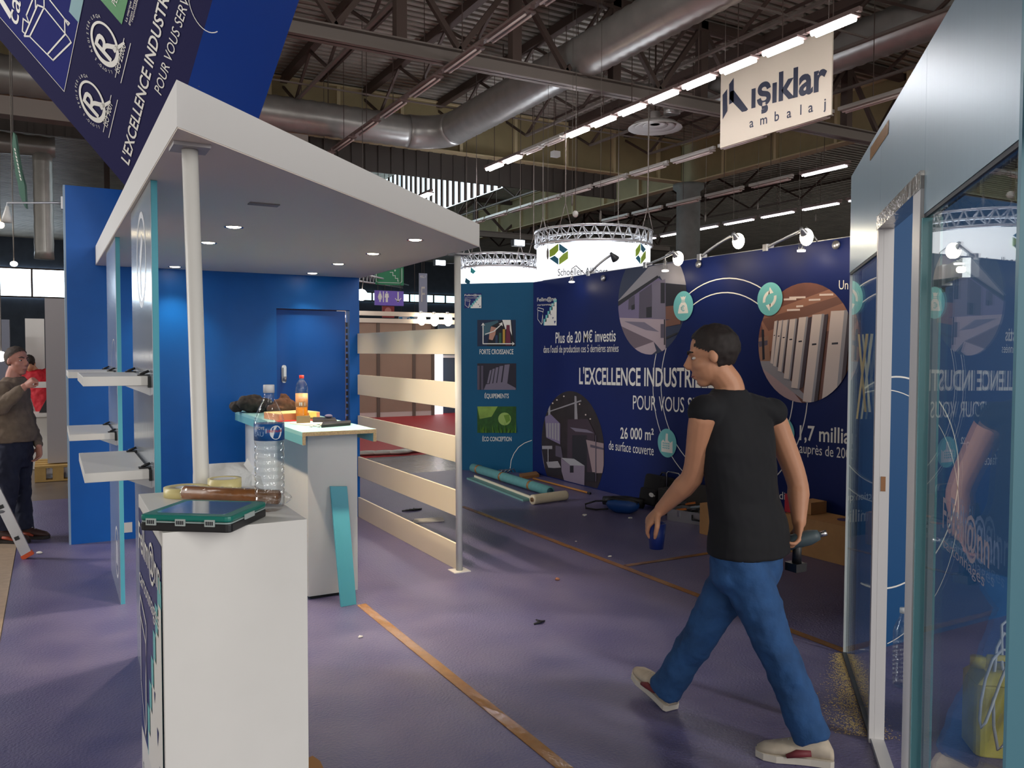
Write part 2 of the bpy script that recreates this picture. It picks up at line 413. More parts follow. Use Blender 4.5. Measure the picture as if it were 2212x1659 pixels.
r0 = at_z(1850, 95, 8.3)
t = thing('ventilation_duct', 'round ribbed steel duct beside the light blue fascia at upper right', 'duct', (r0.x, 8, 8.3))
m = MB(); corr_tube(m, [(r0.x, 2, 8.3), (r0.x, 16.5, 8.3)], 0.47); m.build('straight_duct', DUCTM, t)
for yy in (9, 13): beam((r0.x, yy, 8.7), (r0.x, yy, 9.097), 0.02).build('hanger_rod', STEEL, t)
# round ceiling diffuser on the branch
dc = at_z(1415, 278, 7.0); dd = (dc-Vector(CC)).length
t = thing('air_diffuser', 'round white ceiling air diffuser left of the hanging white sign', 'air diffuser', dc)
R = 58/FPX*(dc-Vector(CC)).dot(Vector(FW))
PL = mat('pale_metal', srgb(205, 200, 196), 0.35, metal=0.3)
for r0_, r1_, z0_ in ((1.0, 0.78, 0.0), (0.74, 0.5, 0.03), (0.46, 0.2, 0.06)):
    MB().lathe([(R*r1_, z0_+0.10), (R*r0_, z0_), (R*r0_, z0_+0.02), (R*r1_, z0_+0.13)], dc, 32).build('cone_ring', PL, t)
MB().lathe([(0.0, 0.10), (R*0.18, 0.10), (R*0.18, 0.4), (0, 0.4)], dc, 20).build('centre_plate', PL, t)
beam(dc+Vector((0, 0, 0.3)), (dc.x, dc.y, 9.097), 0.03).build('hanger_rod', STEEL, t)

# ---------------------------------------------------------------- rows of hall lights
def snap(y): return round((y+12-0.06)/0.26)*0.26-12+0.06      # under a low rib of the deck, where rods are fixed
def make_light(kind, loc, label, group, L=1.5):
    t = thing('hall_light', label, 'light fixture', loc, group)
    x, y, z = loc
    m = MB().box((x-0.11, y-L/2, z+0.03), (x+0.11, y+L/2, z+0.06)); m.box((x-0.04, y-L/2-0.08, z+0.06), (x+0.04, y+L/2+0.08, z+0.13))
    m.build('housing', mat('light_housing', srgb(120, 100, 96), 0.5) if kind != 'off' else mat('pale_light_housing', srgb(190, 184, 178), 0.5), t)
    tm = {'on': TUBEON, 'mid': TUBEMID, 'off': TUBEOFF, 'dark': TUBEOFF}[kind]
    for s in (-0.05, 0.05):
        MB().tube([(x+s, y-L/2+0.05, z), (x+s, y+L/2-0.05, z)], 0.019 if kind != 'on' else 0.036, 8).build('tube', tm, t)
    beam((x, y, z+0.13), (x, y, 9.05), 0.012).build('suspension_rod', STEEL, t)
    return t
def light_row(X, Z, pxs, kind, label, group, L):
    """fixtures at the given distances along one row"""
    first = None
    for Y in pxs:
        if first is None: first = make_light(kind, (X, Y, Z), label, group, L); src = first
        else: dup(first, (X, Y, Z))
    struct(MB().box((X-0.03, min(pxs)-1, 9.05), (X+0.03, max(pxs)+1, 9.099)).build('ceiling_channel', STEEL))
ys = [at_x(p, 200, 10.35).y for p in (1797, 1695, 1594, 1505, 1436, 1367, 1305, 1248)]
pitch = (ys[-1]-ys[0])/7
rowA = [ys[0]+pitch*k for k in range(8)]
light_row(10.35, 6.5, rowA, 'on', 'bright fluorescent hall light in the glaring row beside the hanging white sign', 'glaring row of hall lights', pitch*0.82)
far = [at_x(p, 350, 10.35).y for p in (1107, 1068)]+[24.2, 25.7, 27.4, 29.2, 31]
light_row(10.35, 6.5, far, 'on', 'bright fluorescent hall light in the far part of the glaring row', 'far end of the glaring row', pitch*0.82)
light_row(10.35, 6.5, [ys[-1]+pitch, ys[-1]+2*pitch], 'off', 'dim fluorescent hall light in the gap of the glaring row', 'dim lights in the glaring row', pitch*0.82)
X2 = at_z(1060, 90, 6.9).x
light_row(X2, 6.9, [8.6+1.75*k for k in range(10)], 'dark', 'switched off dark hall light in the row above the round duct elbow', 'dark row of hall lights', 1.4)
MB().box((X2+0.07, 5, 7.05), (X2+0.15, 28, 7.12)).build('light_rail', mat('light_housing', srgb(120, 100, 96), 0.5))
bpy.data.objects['light_rail']; tag(bpy.data.objects['light_rail'], 'long dark rail carrying the switched off lights over the canopy', 'rail')
X3 = at_z(1600, 310, 6.5).x
light_row(X3, 6.5, [9.2+1.75*k for k in range(14)], 'off', 'switched off white hall light in the row under the hanging white sign', 'white row of hall lights', 1.45)
light_row(18.3, 6.5, [at_x(1780, 370, 18.3).y], 'mid', 'single lit hall light above the mural wall right of the column', 'lone lit light', 1.5)
light_row(18.3, 6.5, [at_x(1780, 370, 18.3).y+1.9*k for k in (1, 2, 3, 4, 5)], 'off', 'switched off hall light left of the single lit one', 'lights beside the lone lit one', 1.5)
light_row(22.2, 6.4, [17.2+1.85*k for k in range(7)], 'mid', 'lit hall light in the row above the mural lamps', 'lit row beyond the column', 1.5)
light_row(30.0, 6.3, [14+3.2*k for k in range(5)], 'mid', 'small lit hall light far beyond the mural wall', 'far lit row at right', 1.5)
light_row(15.5, 6.6, [44+1.9*k for k in range(9)], 'mid', 'tiny lit hall light over the far stands', 'far rows of lit lights', 1.6)
light_row(-6.5, 6.9, [46+1.9*k for k in range(5)], 'mid', 'tiny lit hall light at far left over the window strip', 'far left row of lit lights', 1.6)

# ---------------------------------------------------------------- carpet and tapes
CARP = mat('purple_carpet_under_film', srgb(110, 106, 142), 0.33, noise=0.14, nscale=3.3, bump=0.5, bscale=75, rvar=0.05, spec=0.5)
for n_ in CARP.node_tree.nodes:
    if n_.type == 'VALTORGB':
        n_.color_ramp.elements[0].color = srgb(92, 88, 130)+(1,); n_.color_ramp.elements[1].color = srgb(116, 110, 144)+(1,)
        n_.color_ramp.elements[0].position = 0.3; n_.color_ramp.elements[1].position = 0.7
    if n_.type == 'TEX_NOISE' and n_.inputs['Scale'].default_value < 3: n_.inputs['Detail'].default_value = 4; n_.inputs['Roughness'].default_value = 0.55
tag(MB().box((-0.27, -5, -0.005), (5.548, 10.15, 0)).build('carpet', CARP), 'purple blue stand carpet under clear protective film', 'carpet')
tag(MB().box((-0.5, -2, -0.005), (-0.275, 9.9, 0.001)).build('carpet_edge_strip', mat('beige_strip', srgb(170, 150, 130), 0.5, noise=0.1)), 'beige strip along the left edge of the purple carpet', 'edge strip')
def tape(p, q, w, label, name='floor_tape'):
    p = Vector(p); q = Vector(q); d = (q-p).normalized(); s = Vector((-d.y, d.x, 0))*w/2; m = MB(); n = 24
    rnd = random.Random(len(label)); vs = []
    for i in range(n+1):
        c = p+(q-p)*i/n; vs += [c-s, c+s]
    k = len(vs)
    m.add([(v.x, v.y, 0.0005) for v in vs]+[(v.x, v.y, 0.0022+rnd.random()*0.002) for v in vs],
          [(2*i, 2*i+1, 2*i+3, 2*i+2) for i in range(n)]+[(k+2*i, k+2*i+2, k+2*i+3, k+2*i+1) for i in range(n)])
    return tag(m.build(name, TAPE), label, 'tape')
tape((1.69, 4.99, 0), (1.705, 1.6, 0), 0.06, 'shiny brown packing tape line running from the teal plank towards the viewer')
tape((3.70, 7.7, 0), (3.70, 2.95, 0), 0.055, 'long brown tape line on the carpet running behind the walking man')
tape((3.74, 4.96, 0), (5.3, 4.95, 0), 0.05, 'short brown tape line branching towards the cardboard box')
# ================================================================ the stand
YW = 7.7
# ---- blue partition wall with recessed door
dx0, dx1 = at_y(598, 800, YW).x, at_y(756, 800, YW).x; dzt = at_y(640, 667, YW).z
t = thing('partition_wall', 'tall royal blue partition wall behind the shelves and counter', 'wall', (1.36, YW, 0))
m = MB(); m.box((0.12, YW, 0), (dx0, YW+0.12, 2.95)).box((dx1, YW, 0), (2.6, YW+0.12, 2.95)).box((dx0, YW, dzt), (dx1, YW+0.12, 2.95))
m.build('wall_panel', BLUE, t)
MB().box((0.105, YW+0.0, 0), (0.12, YW+0.12, 2.95)).build('edge_trim', mat('pale_edge', srgb(150, 175, 200), 0.4), t)
d = MB().box((dx0+0.005, YW+0.045, 0.005), (dx1-0.03, YW+0.085, dzt-0.01)).build('door_leaf', DBLUE, t)
h0 = at_y(613, 806, YW+0.045)
m = MB().bbox((h0.x-0.022, h0.z-0.09, -0.012), (h0.x+0.022, h0.z+0.075, 0), 0.02, Matrix.Translation((0, YW+0.045, 0)) @ Matrix.Rotation(PI/2, 4, 'X') @ Matrix.Scale(-1, 4, (0, 0, 1)))
m.box((h0.x-0.012, YW+0.0, h0.z-0.05), (h0.x+0.012, YW+0.035, h0.z+0.05)).tube([(h0.x, YW+0.03, h0.z-0.06), (h0.x, YW-0.01, h0.z-0.07), (h0.x, YW-0.012, h0.z-0.03)], 0.012)
m.build('door_handle', ALU, d)
m = MB()
for k in range(30): m.box((dx1-0.024, YW+0.03, 0.1+k*0.06), (dx1-0.012, YW+0.05, 0.14+k*0.06))
m.build('door_seal', BLK, d)
nt = at_y(276, 1140, YW-0.004)
tag(MB().box((nt.x-0.035, YW-0.006, nt.z-0.04), (nt.x+0.035, YW-0.001, nt.z+0.045)).build('paper_note', WHITE), 'small white paper note low on the blue wall beside the near podium', 'note')
# arm spotlight on the left edge of the blue wall
def cone_head(mb, p, d, r=0.045, L=0.12):
    M = Matrix.Translation(p) @ Vector(d).to_track_quat('Z', 'Y').to_matrix().to_4x4()
    return mb.lathe([(0.012, -L*0.35), (0.018, 0), (r*0.75, L*0.45), (r, L), (r*0.85, L*0.97), (r*0.3, L*0.5), (0, L*0.45)], (0, 0, 0), 18, M)
t = thing('arm_spotlight', 'switched off arm spotlight with white shade reaching left from the blue wall', 'spotlight', (0.1, YW, 2.75))
a = at_y(138, 437, YW); e = at_y(15, 438, YW)
MB().tube([(0.13, YW+0.06, a.z), (a.x-0.05, YW+0.05, a.z), (e.x, YW, e.z), (e.x, YW, e.z-0.05)], 0.008, 8).build('arm', ALU, t)
cone_head(MB(), Vector((e.x, YW, e.z-0.06)), (-0.05, 0, -1), 0.04, 0.095).build('lamp_shade', WHITE, t)
MB().box((0.09, YW+0.02, a.z-0.05), (0.14, YW+0.1, a.z+0.05)).build('clamp', ALU, t)

# ---- canopy
CA = [(0.362, 2.845), (2.54, 5.02), (2.62, YW-0.002), (0.333, YW-0.002)]
t = thing('canopy', 'white flat canopy with downlights over the counter', 'canopy', (1.4, 6, 2.31))
m = MB().prism(CA, 2.3145, 2.462); m.build('canopy_board', CANW, t)
MB().prism([(1.4+(a-1.4)*0.998, 6+(b-6)*0.999) for a, b in CA], 2.31, 2.314).build('soffit_bounce_tint', mat('canopy_white_bounce_tint', srgb(248, 236, 224), 0.55), t)  # thin underside layer, tinted warm to stand in for bounced light
v = at_z(570, 441, 2.309)
MB().box((v.x-0.07, v.y-0.03, 2.304), (v.x+0.07, v.y+0.03, 2.3095)).build('cable_hatch', mat('hatch', srgb(150, 142, 142), 0.6), t)
base = None
for i, (x, y) in enumerate(((505, 490), (450, 524), (378, 576), (675, 590), (731, 570), (806, 548), (897, 518))):
    p = at_z(x, y, 2.31)
    names = ['largest lit downlight of the canopy, second along from the white pole', 'lit downlight in the canopy next right of the white pole', 'lit downlight near the blue wall left of the white pole',
             'lit downlight over the far end of the counter', 'lit downlight over the blue door', 'lit downlight over the slats near the wall end', 'lit downlight nearest the right corner of the canopy']
    if base is None:
        base = thing('downlight', names[0], 'downlight', p, 'downlights of the white canopy')
        MB().lathe([(0.041, -0.001), (0.054, -0.004), (0.054, -0.0005), (0.041, -0.0005)], p, 24).build('ring', CHROME, base)
        MB().lathe([(0.0, -0.006), (0.03, -0.005), (0.040, -0.002), (0.040, -0.0005), (0, -0.0005)], p, 20).build('lamp', SPOTON, base)
        b0 = p
    else: dup(base, p, names[i])
    lamp('canopy_downlight_light', 'SPOT', (p.x, p.y, 2.295), (30 if i in (2, 3, 4) else 95), (1.0, 0.80, 0.56), 0.03, (p.x, p.y, 0), math.radians(100), blend=0.8)

# ---- poles
t = thing('white_pole', 'leaning white round pole holding the near canopy corner', 'pole', (0.47, 3.09, 0))
tp = at_z(410, 322, 2.3)
MB().tube([(tp.x+0.05, tp.y+0.0, 0.006), (tp.x, tp.y, 2.296)], 0.027, 20).build('tube', WHITE, t)
MB().box((tp.x-0.06, tp.y-0.06, 2.297), (tp.x+0.06, tp.y+0.06, 2.3095)).build('top_plate', mat('plate_grey', srgb(178, 174, 176), 0.5), t)
MB().box((tp.x-0.01, tp.y-0.03, 0), (tp.x+0.11, tp.y+0.09, 0.006)).build('foot_plate', WHITE, t)
t = thing('white_pole', 'white round pole standing at the right end of the slats', 'pole', (2.58, 5.43, 0))
MB().tube([(2.585, 5.43, 0.006), (2.57, 5.43, 2.296)], 0.024, 20).build('tube', WHITE, t)
MB().box((2.52, 5.37, 2.297), (2.64, 5.49, 2.3095)).build('top_plate', mat('plate_grey', srgb(178, 174, 176), 0.5), t)
MB().box((2.52, 5.37, 0), (2.65, 5.49, 0.006)).build('foot_plate', WHITE, t)
# ---- five slats
sl = None
for i, (zt, nm) in enumerate(((1.775, 'topmost'), (1.38, 'second from top'), (0.985, 'middle'), (0.588, 'second from bottom'), (0.192, 'lowest'))):
    L = '%s of the five wide cream slats between blue wall and white pole' % nm
    if sl is None:
        sl = thing('slat', L, 'slat', (2.59, 6.5, zt), 'wide cream slats')
        MB().box((2.578, 5.462, zt-0.192), (2.596, 7.695, zt)).build('board', CREAM, sl, bevel=0.002)
        MB().box((2.597, 7.60, zt-0.15), (2.63, 7.697, zt-0.02)).build('fixing_batten', TAPE, sl)
        MB().box((2.597, 5.46, zt-0.13), (2.60, 5.50, zt-0.05)).build('bracket', ALU, sl)
    else: dup(sl, (2.59, 6.5, zt), L)
# ---- upright display panels with shelves
def disp(x, y0, y1, label, nm_group):
    t = thing('display_board', label, 'display board', (x, (y0+y1)/2, 0), nm_group)
    MB().box((x, y0+0.002, 0.0), (x+0.025, y1, 2.3085)).build('panel_core', TEAL, t)
    MB().box((x-0.002, y0, 0.0), (x, y1, 2.3085)).build('silver_face', SILV, t)
    return t
PX = 0.372
near = disp(PX, 3.75, 4.70, 'nearer silver display panel with teal edge and two white shelves beside the white pole', 'silver display panels')
farp = disp(0.36, 5.72, 6.65, 'farther silver display panel with teal edge in front of the blue wall', 'silver display panels')
# prints on the panels: thin rings and a large letter shape
PRW = mat('pale_decal', srgb(226, 226, 232), 0.4)
def ring_yz(mb, x, cy, cz, r, w, a0=0, a1=360, n=40):
    P = []; Q = []
    for k in range(n+1):
        a = math.radians(a0+(a1-a0)*k/n); P.append((x, cy+r*math.cos(a), cz+r*math.sin(a))); Q.append((x, cy+(r-w)*math.cos(a), cz+(r-w)*math.sin(a)))
    return mb.add(P+Q, [(i, i+1, n+2+i, n+1+i) for i in range(n)])
m = MB(); ring_yz(m, PX-0.0026, 4.18, 2.02, 0.22, 0.03); m.poly([(PX-0.0026, 4.1, 2.1), (PX-0.0026, 4.16, 2.14), (PX-0.0026, 4.25, 2.04), (PX-0.0026, 4.24, 1.87), (PX-0.0026, 4.17, 1.84), (PX-0.0026, 4.2, 1.98)])
m.build('printed_sign', PRW, near)
m = MB(); c = at_x(246, 770, 0.357); ring_yz(m, 0.3574, 6.0, 1.42, 0.26, 0.006, 0, 200); ring_yz(m, 0.3574, 5.98, 0.28, 0.17, 0.02); m.box((0.3572, 5.93, 0.2), (0.3575, 6.03, 0.35)); m.build('printed_sign', PRW, farp)
# shelves
def shelf(x, y0, y1, z, w, label, src=None):
    t = thing('shelf', label, 'shelf', (x, (y0+y1)/2, z), 'white shelves on silver panels')
    MB().box((x-w, y0, z-0.04), (x-0.014, y1, z)).build('shelf_board', WHITE, t, bevel=0.002)
    m = MB().box((x-0.013, y0+0.005, z-0.05), (x-0.0025, y1-0.005, z-0.002)); m.build('back_plate', BLK, t)
    for yy in (y0+0.06, y1-0.06):
        m = MB().box((x-0.05, yy-0.02, z), (x-0.0025, yy+0.02, z+0.006)); m.tube([(x-0.04, yy, z+0.006), (x-0.004, yy, z+0.02)], 0.006); m.build('clip', BLK, t)
    m = MB().poly([(x-0.10, y0+0.03, z-0.042), (x-0.0026, y0+0.03, z-0.042), (x-0.0026, y0+0.03, z-0.085)])
    m.prism([(0, 0), (0.09, 0), (0, -0.045)], 0, 0.004, Matrix.Translation((x-0.003, y0+0.05, z-0.041)) @ Matrix.Rotation(PI/2, 4, 'X') @ Matrix.Scale(-1, 4, (1, 0, 0)))
    m.build('bracket', ALU, t); return t
def zx(px, py, x, y): return CAMH
za = at_x(326, 812, PX); zb = at_x(329, 1013, PX)
shelf(PX+0.0002, 3.83, 4.62, za.z, 0.26, 'upper shelf on the nearer silver panel')
shelf(PX+0.0002, 3.83, 4.62, zb.z, 0.26, 'lower shelf on the nearer silver panel')
za = at_x(252, 803, 0.358); zb = at_x(254, 937, 0.358)
shelf(0.3602, 5.82, 6.55, za.z, 0.27, 'upper shelf on the farther silver panel')
shelf(0.3602, 5.82, 6.55, zb.z, 0.27, 'lower shelf on the farther silver panel')

# ---- company mark used on walls and podium
def mark(parent, o, ux, uy, w, h, nrm, bg=True):
    o = Vector(o); ux = Vector(ux); uy = Vector(uy); nrm = Vector(nrm)
    P = lambda a, b, l: o+ux*(a*w)+uy*(b*h)+nrm*(0.0012*l)
    if bg: MB().poly([P(0, 0, 1), P(1, 0, 1), P(1, 1, 1), P(0, 1, 1)]).build('mark_ground', mat('mark_blue', srgb(16, 34, 104), 0.35), parent)
    st = 6; mm = MB(); tt = MB()
    for k in range(st):
        x0 = 0.40+k*0.1; zt = 0.13*(k+0.15)
        mm.poly([P(x0, 0, 3), P(x0+0.1, 0, 3), P(x0+0.1, zt+0.1, 3), P(x0, zt+0.1, 3)])
        tt.poly([P(x0-0.05, 0, 2), P(min(x0+0.1, 1), 0, 2), P(min(x0+0.1, 1), zt+0.20, 2), P(x0-0.05, zt+0.20, 2)])
    tt.build('mark_mint_steps', MINT, parent)
    x = MB()
    text(x, 'Fellm@nn', P(0.02, 0.82, 3), ux, uy, w*0.95, h*0.13, 0.008); text(x, 'cartonnages', P(0.03, 0.67, 3), ux, uy, w*0.88, h*0.075)
    def ln(a, b, wd=0.008):
        a = Vector(a); b = Vector(b); d = (b-a).normalized(); s = d.cross(nrm)*wd*w; x.poly([a-s, b-s, b+s, a+s])
    c = [(0.03, .55), (0.06, .61), (0.36, .55), (0.33, .46), (0.06, .52), (0.05, .22), (0.25, .03), (0.31, .12), (0.32, .46)]
    for a, b in ((0, 1), (1, 2), (2, 3), (3, 4), (4, 0), (4, 5), (5, 6), (6, 7), (7, 8), (6, 3)): ln(P(*c[a], 3), P(*c[b], 3))
    x.build('mark_lettering', LET, parent)
    mm.build('mark_white_steps', LET, parent)
    tr = MB()
    for a, b, s in ((0.7, .33, .05), (0.8, .2, .07), (0.88, .05, .1)): tr.poly([P(a, b+s, 4), P(a+s*0.9, b+s, 4), P(a+s*0.3, b, 4)])
    tr.build('mark_triangles', mat('mark_blue', srgb(16, 34, 104), 0.35), parent)

# ---- near podium
t = thing('podium', 'white podium in the foreground with printed left side', 'podium', (0.44, 2.7, 0))
MB().box((0.249, 2.345, 0), (0.634, 3.03, 1.12)).build('body', WHITE, t, bevel=0.002)
zt = at_x(345, 1190, 0.257).z
mark(t, (0.2485, 3.01, 0.34), (0, -1, 0), (0, 0, 1), 0.645, 0.74, (-1, 0, 0))
x = MB(); text(x, 'Fellm@nn cartonnages', (0.2475, 2.98, 0.2), (0, -1, 0), (0, 0, 1), 0.6, 0.03); x.build('lettering', NAVY, t)
m = MB()
for a, b in ((2.45, .3), (2.40, .2), (2.385, .08)): m.poly([(0.2475, a, b+0.07), (0.2475, a-0.035, b+0.07), (0.2475, a-0.015, b)])
m.build('printed_triangles', NAVY, t)

# ---- counter with teal top
t = thing('counter', 'white counter with teal top under the canopy', 'counter', (1.57, 6.2, 0))
MB().box((1.425, 5.25, 0.02), (1.755, 7.2, 1.062)).build('body', WHITE, t, bevel=0.002)
MB().box((1.445, 5.27, 0.0), (1.735, 7.18, 0.02)).build('plinth', BLK, t)
TOPM = mat('teal_top', srgb(146, 198, 202), 0.4)
MB().box((1.352, 5.10, 1.075), (1.832, 7.25, 1.10)).build('worktop', TOPM, t)
m = MB().box((1.352, 5.10, 1.02), (1.372, 7.25, 1.075)).box((1.812, 5.10, 1.02), (1.832, 7.25, 1.075)); m.build('edge_strip', mat('teal_edge_dark', srgb(112, 176, 186), 0.45), t)
CHIP = mat('chipboard_edge', srgb(170, 150, 118), 0.8, noise=0.25, nscale=150)
MB().box((1.352, 5.096, 1.075), (1.832, 5.10, 1.10)).box((1.352, 5.096, 1.02), (1.372, 5.10, 1.075)).box((1.812, 5.096, 1.02), (1.832, 5.10, 1.075)).build('raw_edge', CHIP, t)
m = MB(); m.box((1.385, 5.3, 1.062), (1.80, 7.15, 1.0745)); m.build('top_support', WHITE, t)
# ---- plank leaning on the counter end
b0, b1 = at_z(735, 1310, 0), at_z(768, 1304, 0); t0, t1 = at_y(712, 1050, 5.235), at_y(748, 1050, 5.235)
lo = [b0, b1]; m = MB(); n_ = Vector((0, -0.016, 0.0)); up_ = Vector((0, 0, 0.001))
m.hexa([b0+up_, b1+up_, b1+Vector((0, -0.018, 0.001)), b0+Vector((0, -0.018, 0.001))], [t0, t1, t1+Vector((0, -0.018, 0)), t0+Vector((0, -0.018, 0))])
tag(m.build('plank', TEAL), 'narrow teal plank leaning against the white counter end', 'plank')

# ---- things on the near podium
ZP = 1.1205
def bottle(t, base, prof, capr, capz, bm, cm, label_z=None, lm=None, liquid=None, sq=0):
    MB().lathe(prof, base, 28).build('bottle_body', bm, t)
    MB().lathe([(capr, capz), (capr, capz+0.016), (capr*0.9, capz+0.019), (0, capz+0.019)], base, 20).build('cap', cm, t)
wp = [(0.0, 0.004), (0.030, 0.0), (0.040, 0.006), (0.042, 0.018)]
z = 0.03
for k in range(8): wp += [(0.0435, z), (0.0435, z+0.012), (0.0405, z+0.016), (0.0405, z+0.019)]; z += 0.0215
wp += [(0.043, z), (0.044, z+0.012), (0.044, z+0.058), (0.0435, z+0.07), (0.040, z+0.085), (0.028, z+0.112), (0.0165, z+0.135), (0.0145, z+0.145), (0.0145, z+0.158)]
def wrap_label(t, base, r, z0, z1, items, bgm, a0=0, a1=360, name='label_band'):
    MB().lathe([(r, z0), (r, z1)], base, 36).build(name, bgm, t)
    for s, ang, zb, w, h, m_, bd in items:
        x = MB(); fn = lambda a, b: Vector((base[0]+(r+0.0006)*math.cos(ang+(a-w/2)/r), base[1]+(r+0.0006)*math.sin(ang+(a-w/2)/r), base[2]+zb+b))
        text(x, s, None, None, None, w, h, bd, fn); x.build('label_lettering', m_, t)
bp = at_z(583, 1102, ZP)
def water_bottle(bp, label, band=True):
    t = thing('water_bottle', label, 'bottle', bp)
    MB().lathe(wp, bp, 32).build('bottle_body', PET, t)
    zc = wp[-1][1]
    MB().lathe([(0.0, zc+0.02), (0.0155, zc+0.02), (0.0165, zc+0.018), (0.0165, zc-0.004), (0.0, zc-0.004)], bp, 20).build('cap', mat('white_cap', srgb(225, 225, 228), 0.4), t)
    if band:
        zz = z+0.012; cam_a = math.atan2(-bp.y, -bp.x)
        RED = mat('red_print', srgb(190, 40, 50), 0.4); LB = mat('label_blue', srgb(28, 84, 150), 0.35)
        wrap_label(t, bp, 0.0446, zz, zz+0.05, [('SAVOYE', cam_a-0.75, zz+0.034, 0.04, 0.009, LET, 0), ('EAU', cam_a-0.75, zz+0.014, 0.034, 0.014, mat('label_pale', srgb(140, 170, 210), 0.4), 0)], LB)
        m = MB(); c0 = cam_a+0.45
        pts = [(0.019*math.cos(k*PI/10), 0.021*math.sin(k*PI/10)) for k in range(20)]
        m.poly([Vector((bp.x+0.0452*math.cos(c0+a/0.0446), bp.y+0.0452*math.sin(c0+a/0.0446), bp.z+zz+0.025+b)) for a, b in pts])
        m.poly([Vector((bp.x+0.0454*math.cos(c0+a/0.0446), bp.y+0.0454*math.sin(c0+a/0.0446), bp.z+zz+0.025+b)) for a, b in ((-0.030, -0.002), (0.02, -0.002), (0.02, 0.012), (-0.030, 0.012))])
        m.build('label_disc', mat('label_white', srgb(215, 220, 226), 0.4), t)
        x = MB(); text(x, 'CRISTALINE', None, None, None, 0.048, 0.007, 0.01, lambda a, b: Vector((bp.x+0.0459*math.cos(c0-0.6+a/0.0446), bp.y+0.0459*math.sin(c0-0.6+a/0.0446), bp.z+zz+0.026+b))); x.build('label_lettering', RED, t)
    return t
water_bottle(bp, 'empty clear plastic water bottle with blue label on the white podium')
# organiser case
OG = mat('green_case_lid', srgb(14, 116, 104), 0.35); OGT = glass_mat('clear_lid', (0.72, 0.74, 0.78), 1.5, 0.05)
p0 = at_z(300, 1146, ZP); p1 = at_z(498, 1152, ZP); p2 = at_z(532, 1126, ZP); p3 = p2+(p0-p1)
t = thing('organizer_case', 'green and black organizer case with clear lid overhanging the white podium', 'case', (p0+p2)/2)
p0 = Vector((p0.x, p0.y, ZP)); ex = (p1-p0); ey_ = (p2-p1); ey = Vector((-ex.y, ex.x, 0)).normalized()*0.235; exn = ex.normalized(); Lx = ex.length; eyn = ey.normalized(); Ly = ey.length
MC = Matrix((( exn.x, eyn.x, 0, p0.x), (exn.y, eyn.y, 0, p0.y), (0, 0, 1, ZP), (0, 0, 0, 1)))
MB().bbox((0, 0, 0), (Lx, Ly, 0.022), 0.014, MC).build('lower_box', BLK, t, bevel=0.003)
MB().bbox((0.002, 0.002, 0.0225), (Lx-0.002, Ly-0.002, 0.0265), 0.013, MC).build('seal_band', mat('pale_grey_plastic', srgb(150, 168, 166), 0.4), t)
m = MB().bbox((0.0, 0, 0.027), (Lx, Ly, 0.043), 0.016, MC); m.build('lid', OG, t, bevel=0.005)
MB().bbox((0.03, 0.03, 0.0432), (Lx-0.03, Ly-0.03, 0.0445), 0.012, MC).build('lid_window', mat('lid_window', srgb(96, 116, 142), 0.12, coat=0.5), t)
for k in range(3):
    f = (0.14, 0.46, 0.78)[k]
    c = MB().box((Lx*f-0.014, -0.004, 0.016), (Lx*f+0.014, -0.0005, 0.034), MC).build('latch', mat('pale_latch', srgb(176, 186, 184), 0.4), t)
    x = MB()
    for q in range(4): x.box((Lx*f-0.010+q*0.0055, -0.0052, 0.02), (Lx*f-0.0065+q*0.0055, -0.0042, 0.03), MC)
    x.build('latch_grille', DGREY, c)
MB().box((Lx+0.0005, Ly*0.35, 0.02), (Lx+0.004, Ly*0.6, 0.034), MC).build('latch', mat('pale_latch', srgb(176, 186, 184), 0.4), t)
# film roll pack, tape rolls, paper roll
c0, c1 = at_z(405, 1092, ZP), at_z(608, 1090, ZP)
a = at_d(400, 1078, 2.66); b = at_d(600, 1070, 2.58)
t = thing('wrapped_roll', 'brown roll in crinkled clear film lying behind the green case', 'roll', Vector(((a.x+b.x)/2, (a.y+b.y)/2, ZP)))
r = 0.022; a.z = b.z = ZP+r+0.004
MB().tube([a, b], r, 20).build('roll', mat('brown_tape_roll', srgb(150, 96, 54), 0.3, noise=0.2, nscale=30), t)
dn = (b-a).normalized()
MB().tube([a-dn*0.012, a-dn*0.005, a+dn*0.002, a+(b-a)*0.3, a+(b-a)*0.6, b-dn*0.002, b+dn*0.008, b+dn*0.03, b+dn*0.045], [0.012, 0.022, 0.0245, 0.0245, 0.025, 0.0245, 0.0235, 0.017, 0.006], 20, flat=(1, 1)).build('film_wrap', FILM, t)
rr = at_z(500, 1098, ZP)
t2 = thing('paper_strip', 'red and white paper strip under the wrapped brown roll', 'paper strip', rr)
MB().box((rr.x-0.06, rr.y-0.012, ZP), (rr.x+0.09, rr.y+0.004, ZP+0.003)).build('strip', mat('red_print', srgb(190, 40, 50), 0.4), t2)
yt = Vector((0.51, 2.93, ZP))
t = thing('tape_roll', 'roll of pale yellow tape standing behind the water bottle on the podium', 'tape roll', yt)
MB().lathe([(0.040, 0.0), (0.055, 0.0), (0.055, 0.048), (0.040, 0.048), (0.040, 0.0)], yt, 32).build('tape', mat('yellow_tape', srgb(226, 212, 150), 0.35), t)
MB().lathe([(0.037, 0.0), (0.0398, 0.0), (0.0398, 0.046), (0.037, 0.046), (0.037, 0)], yt, 32).build('core', mat('printed_core', srgb(216, 216, 220), 0.6), t)
ytb = Vector((0.385, 2.92, ZP))
t = thing('masking_tape_roll', 'pale yellow flat tape roll at the left behind the green case', 'tape roll', ytb)
MB().lathe([(0.036, 0.0), (0.07, 0.0), (0.07, 0.03), (0.036, 0.03), (0.036, 0.0)], (0.385, 2.92, ZP), 32).build('tape', mat('yellow_tape', srgb(226, 212, 150), 0.35), t)
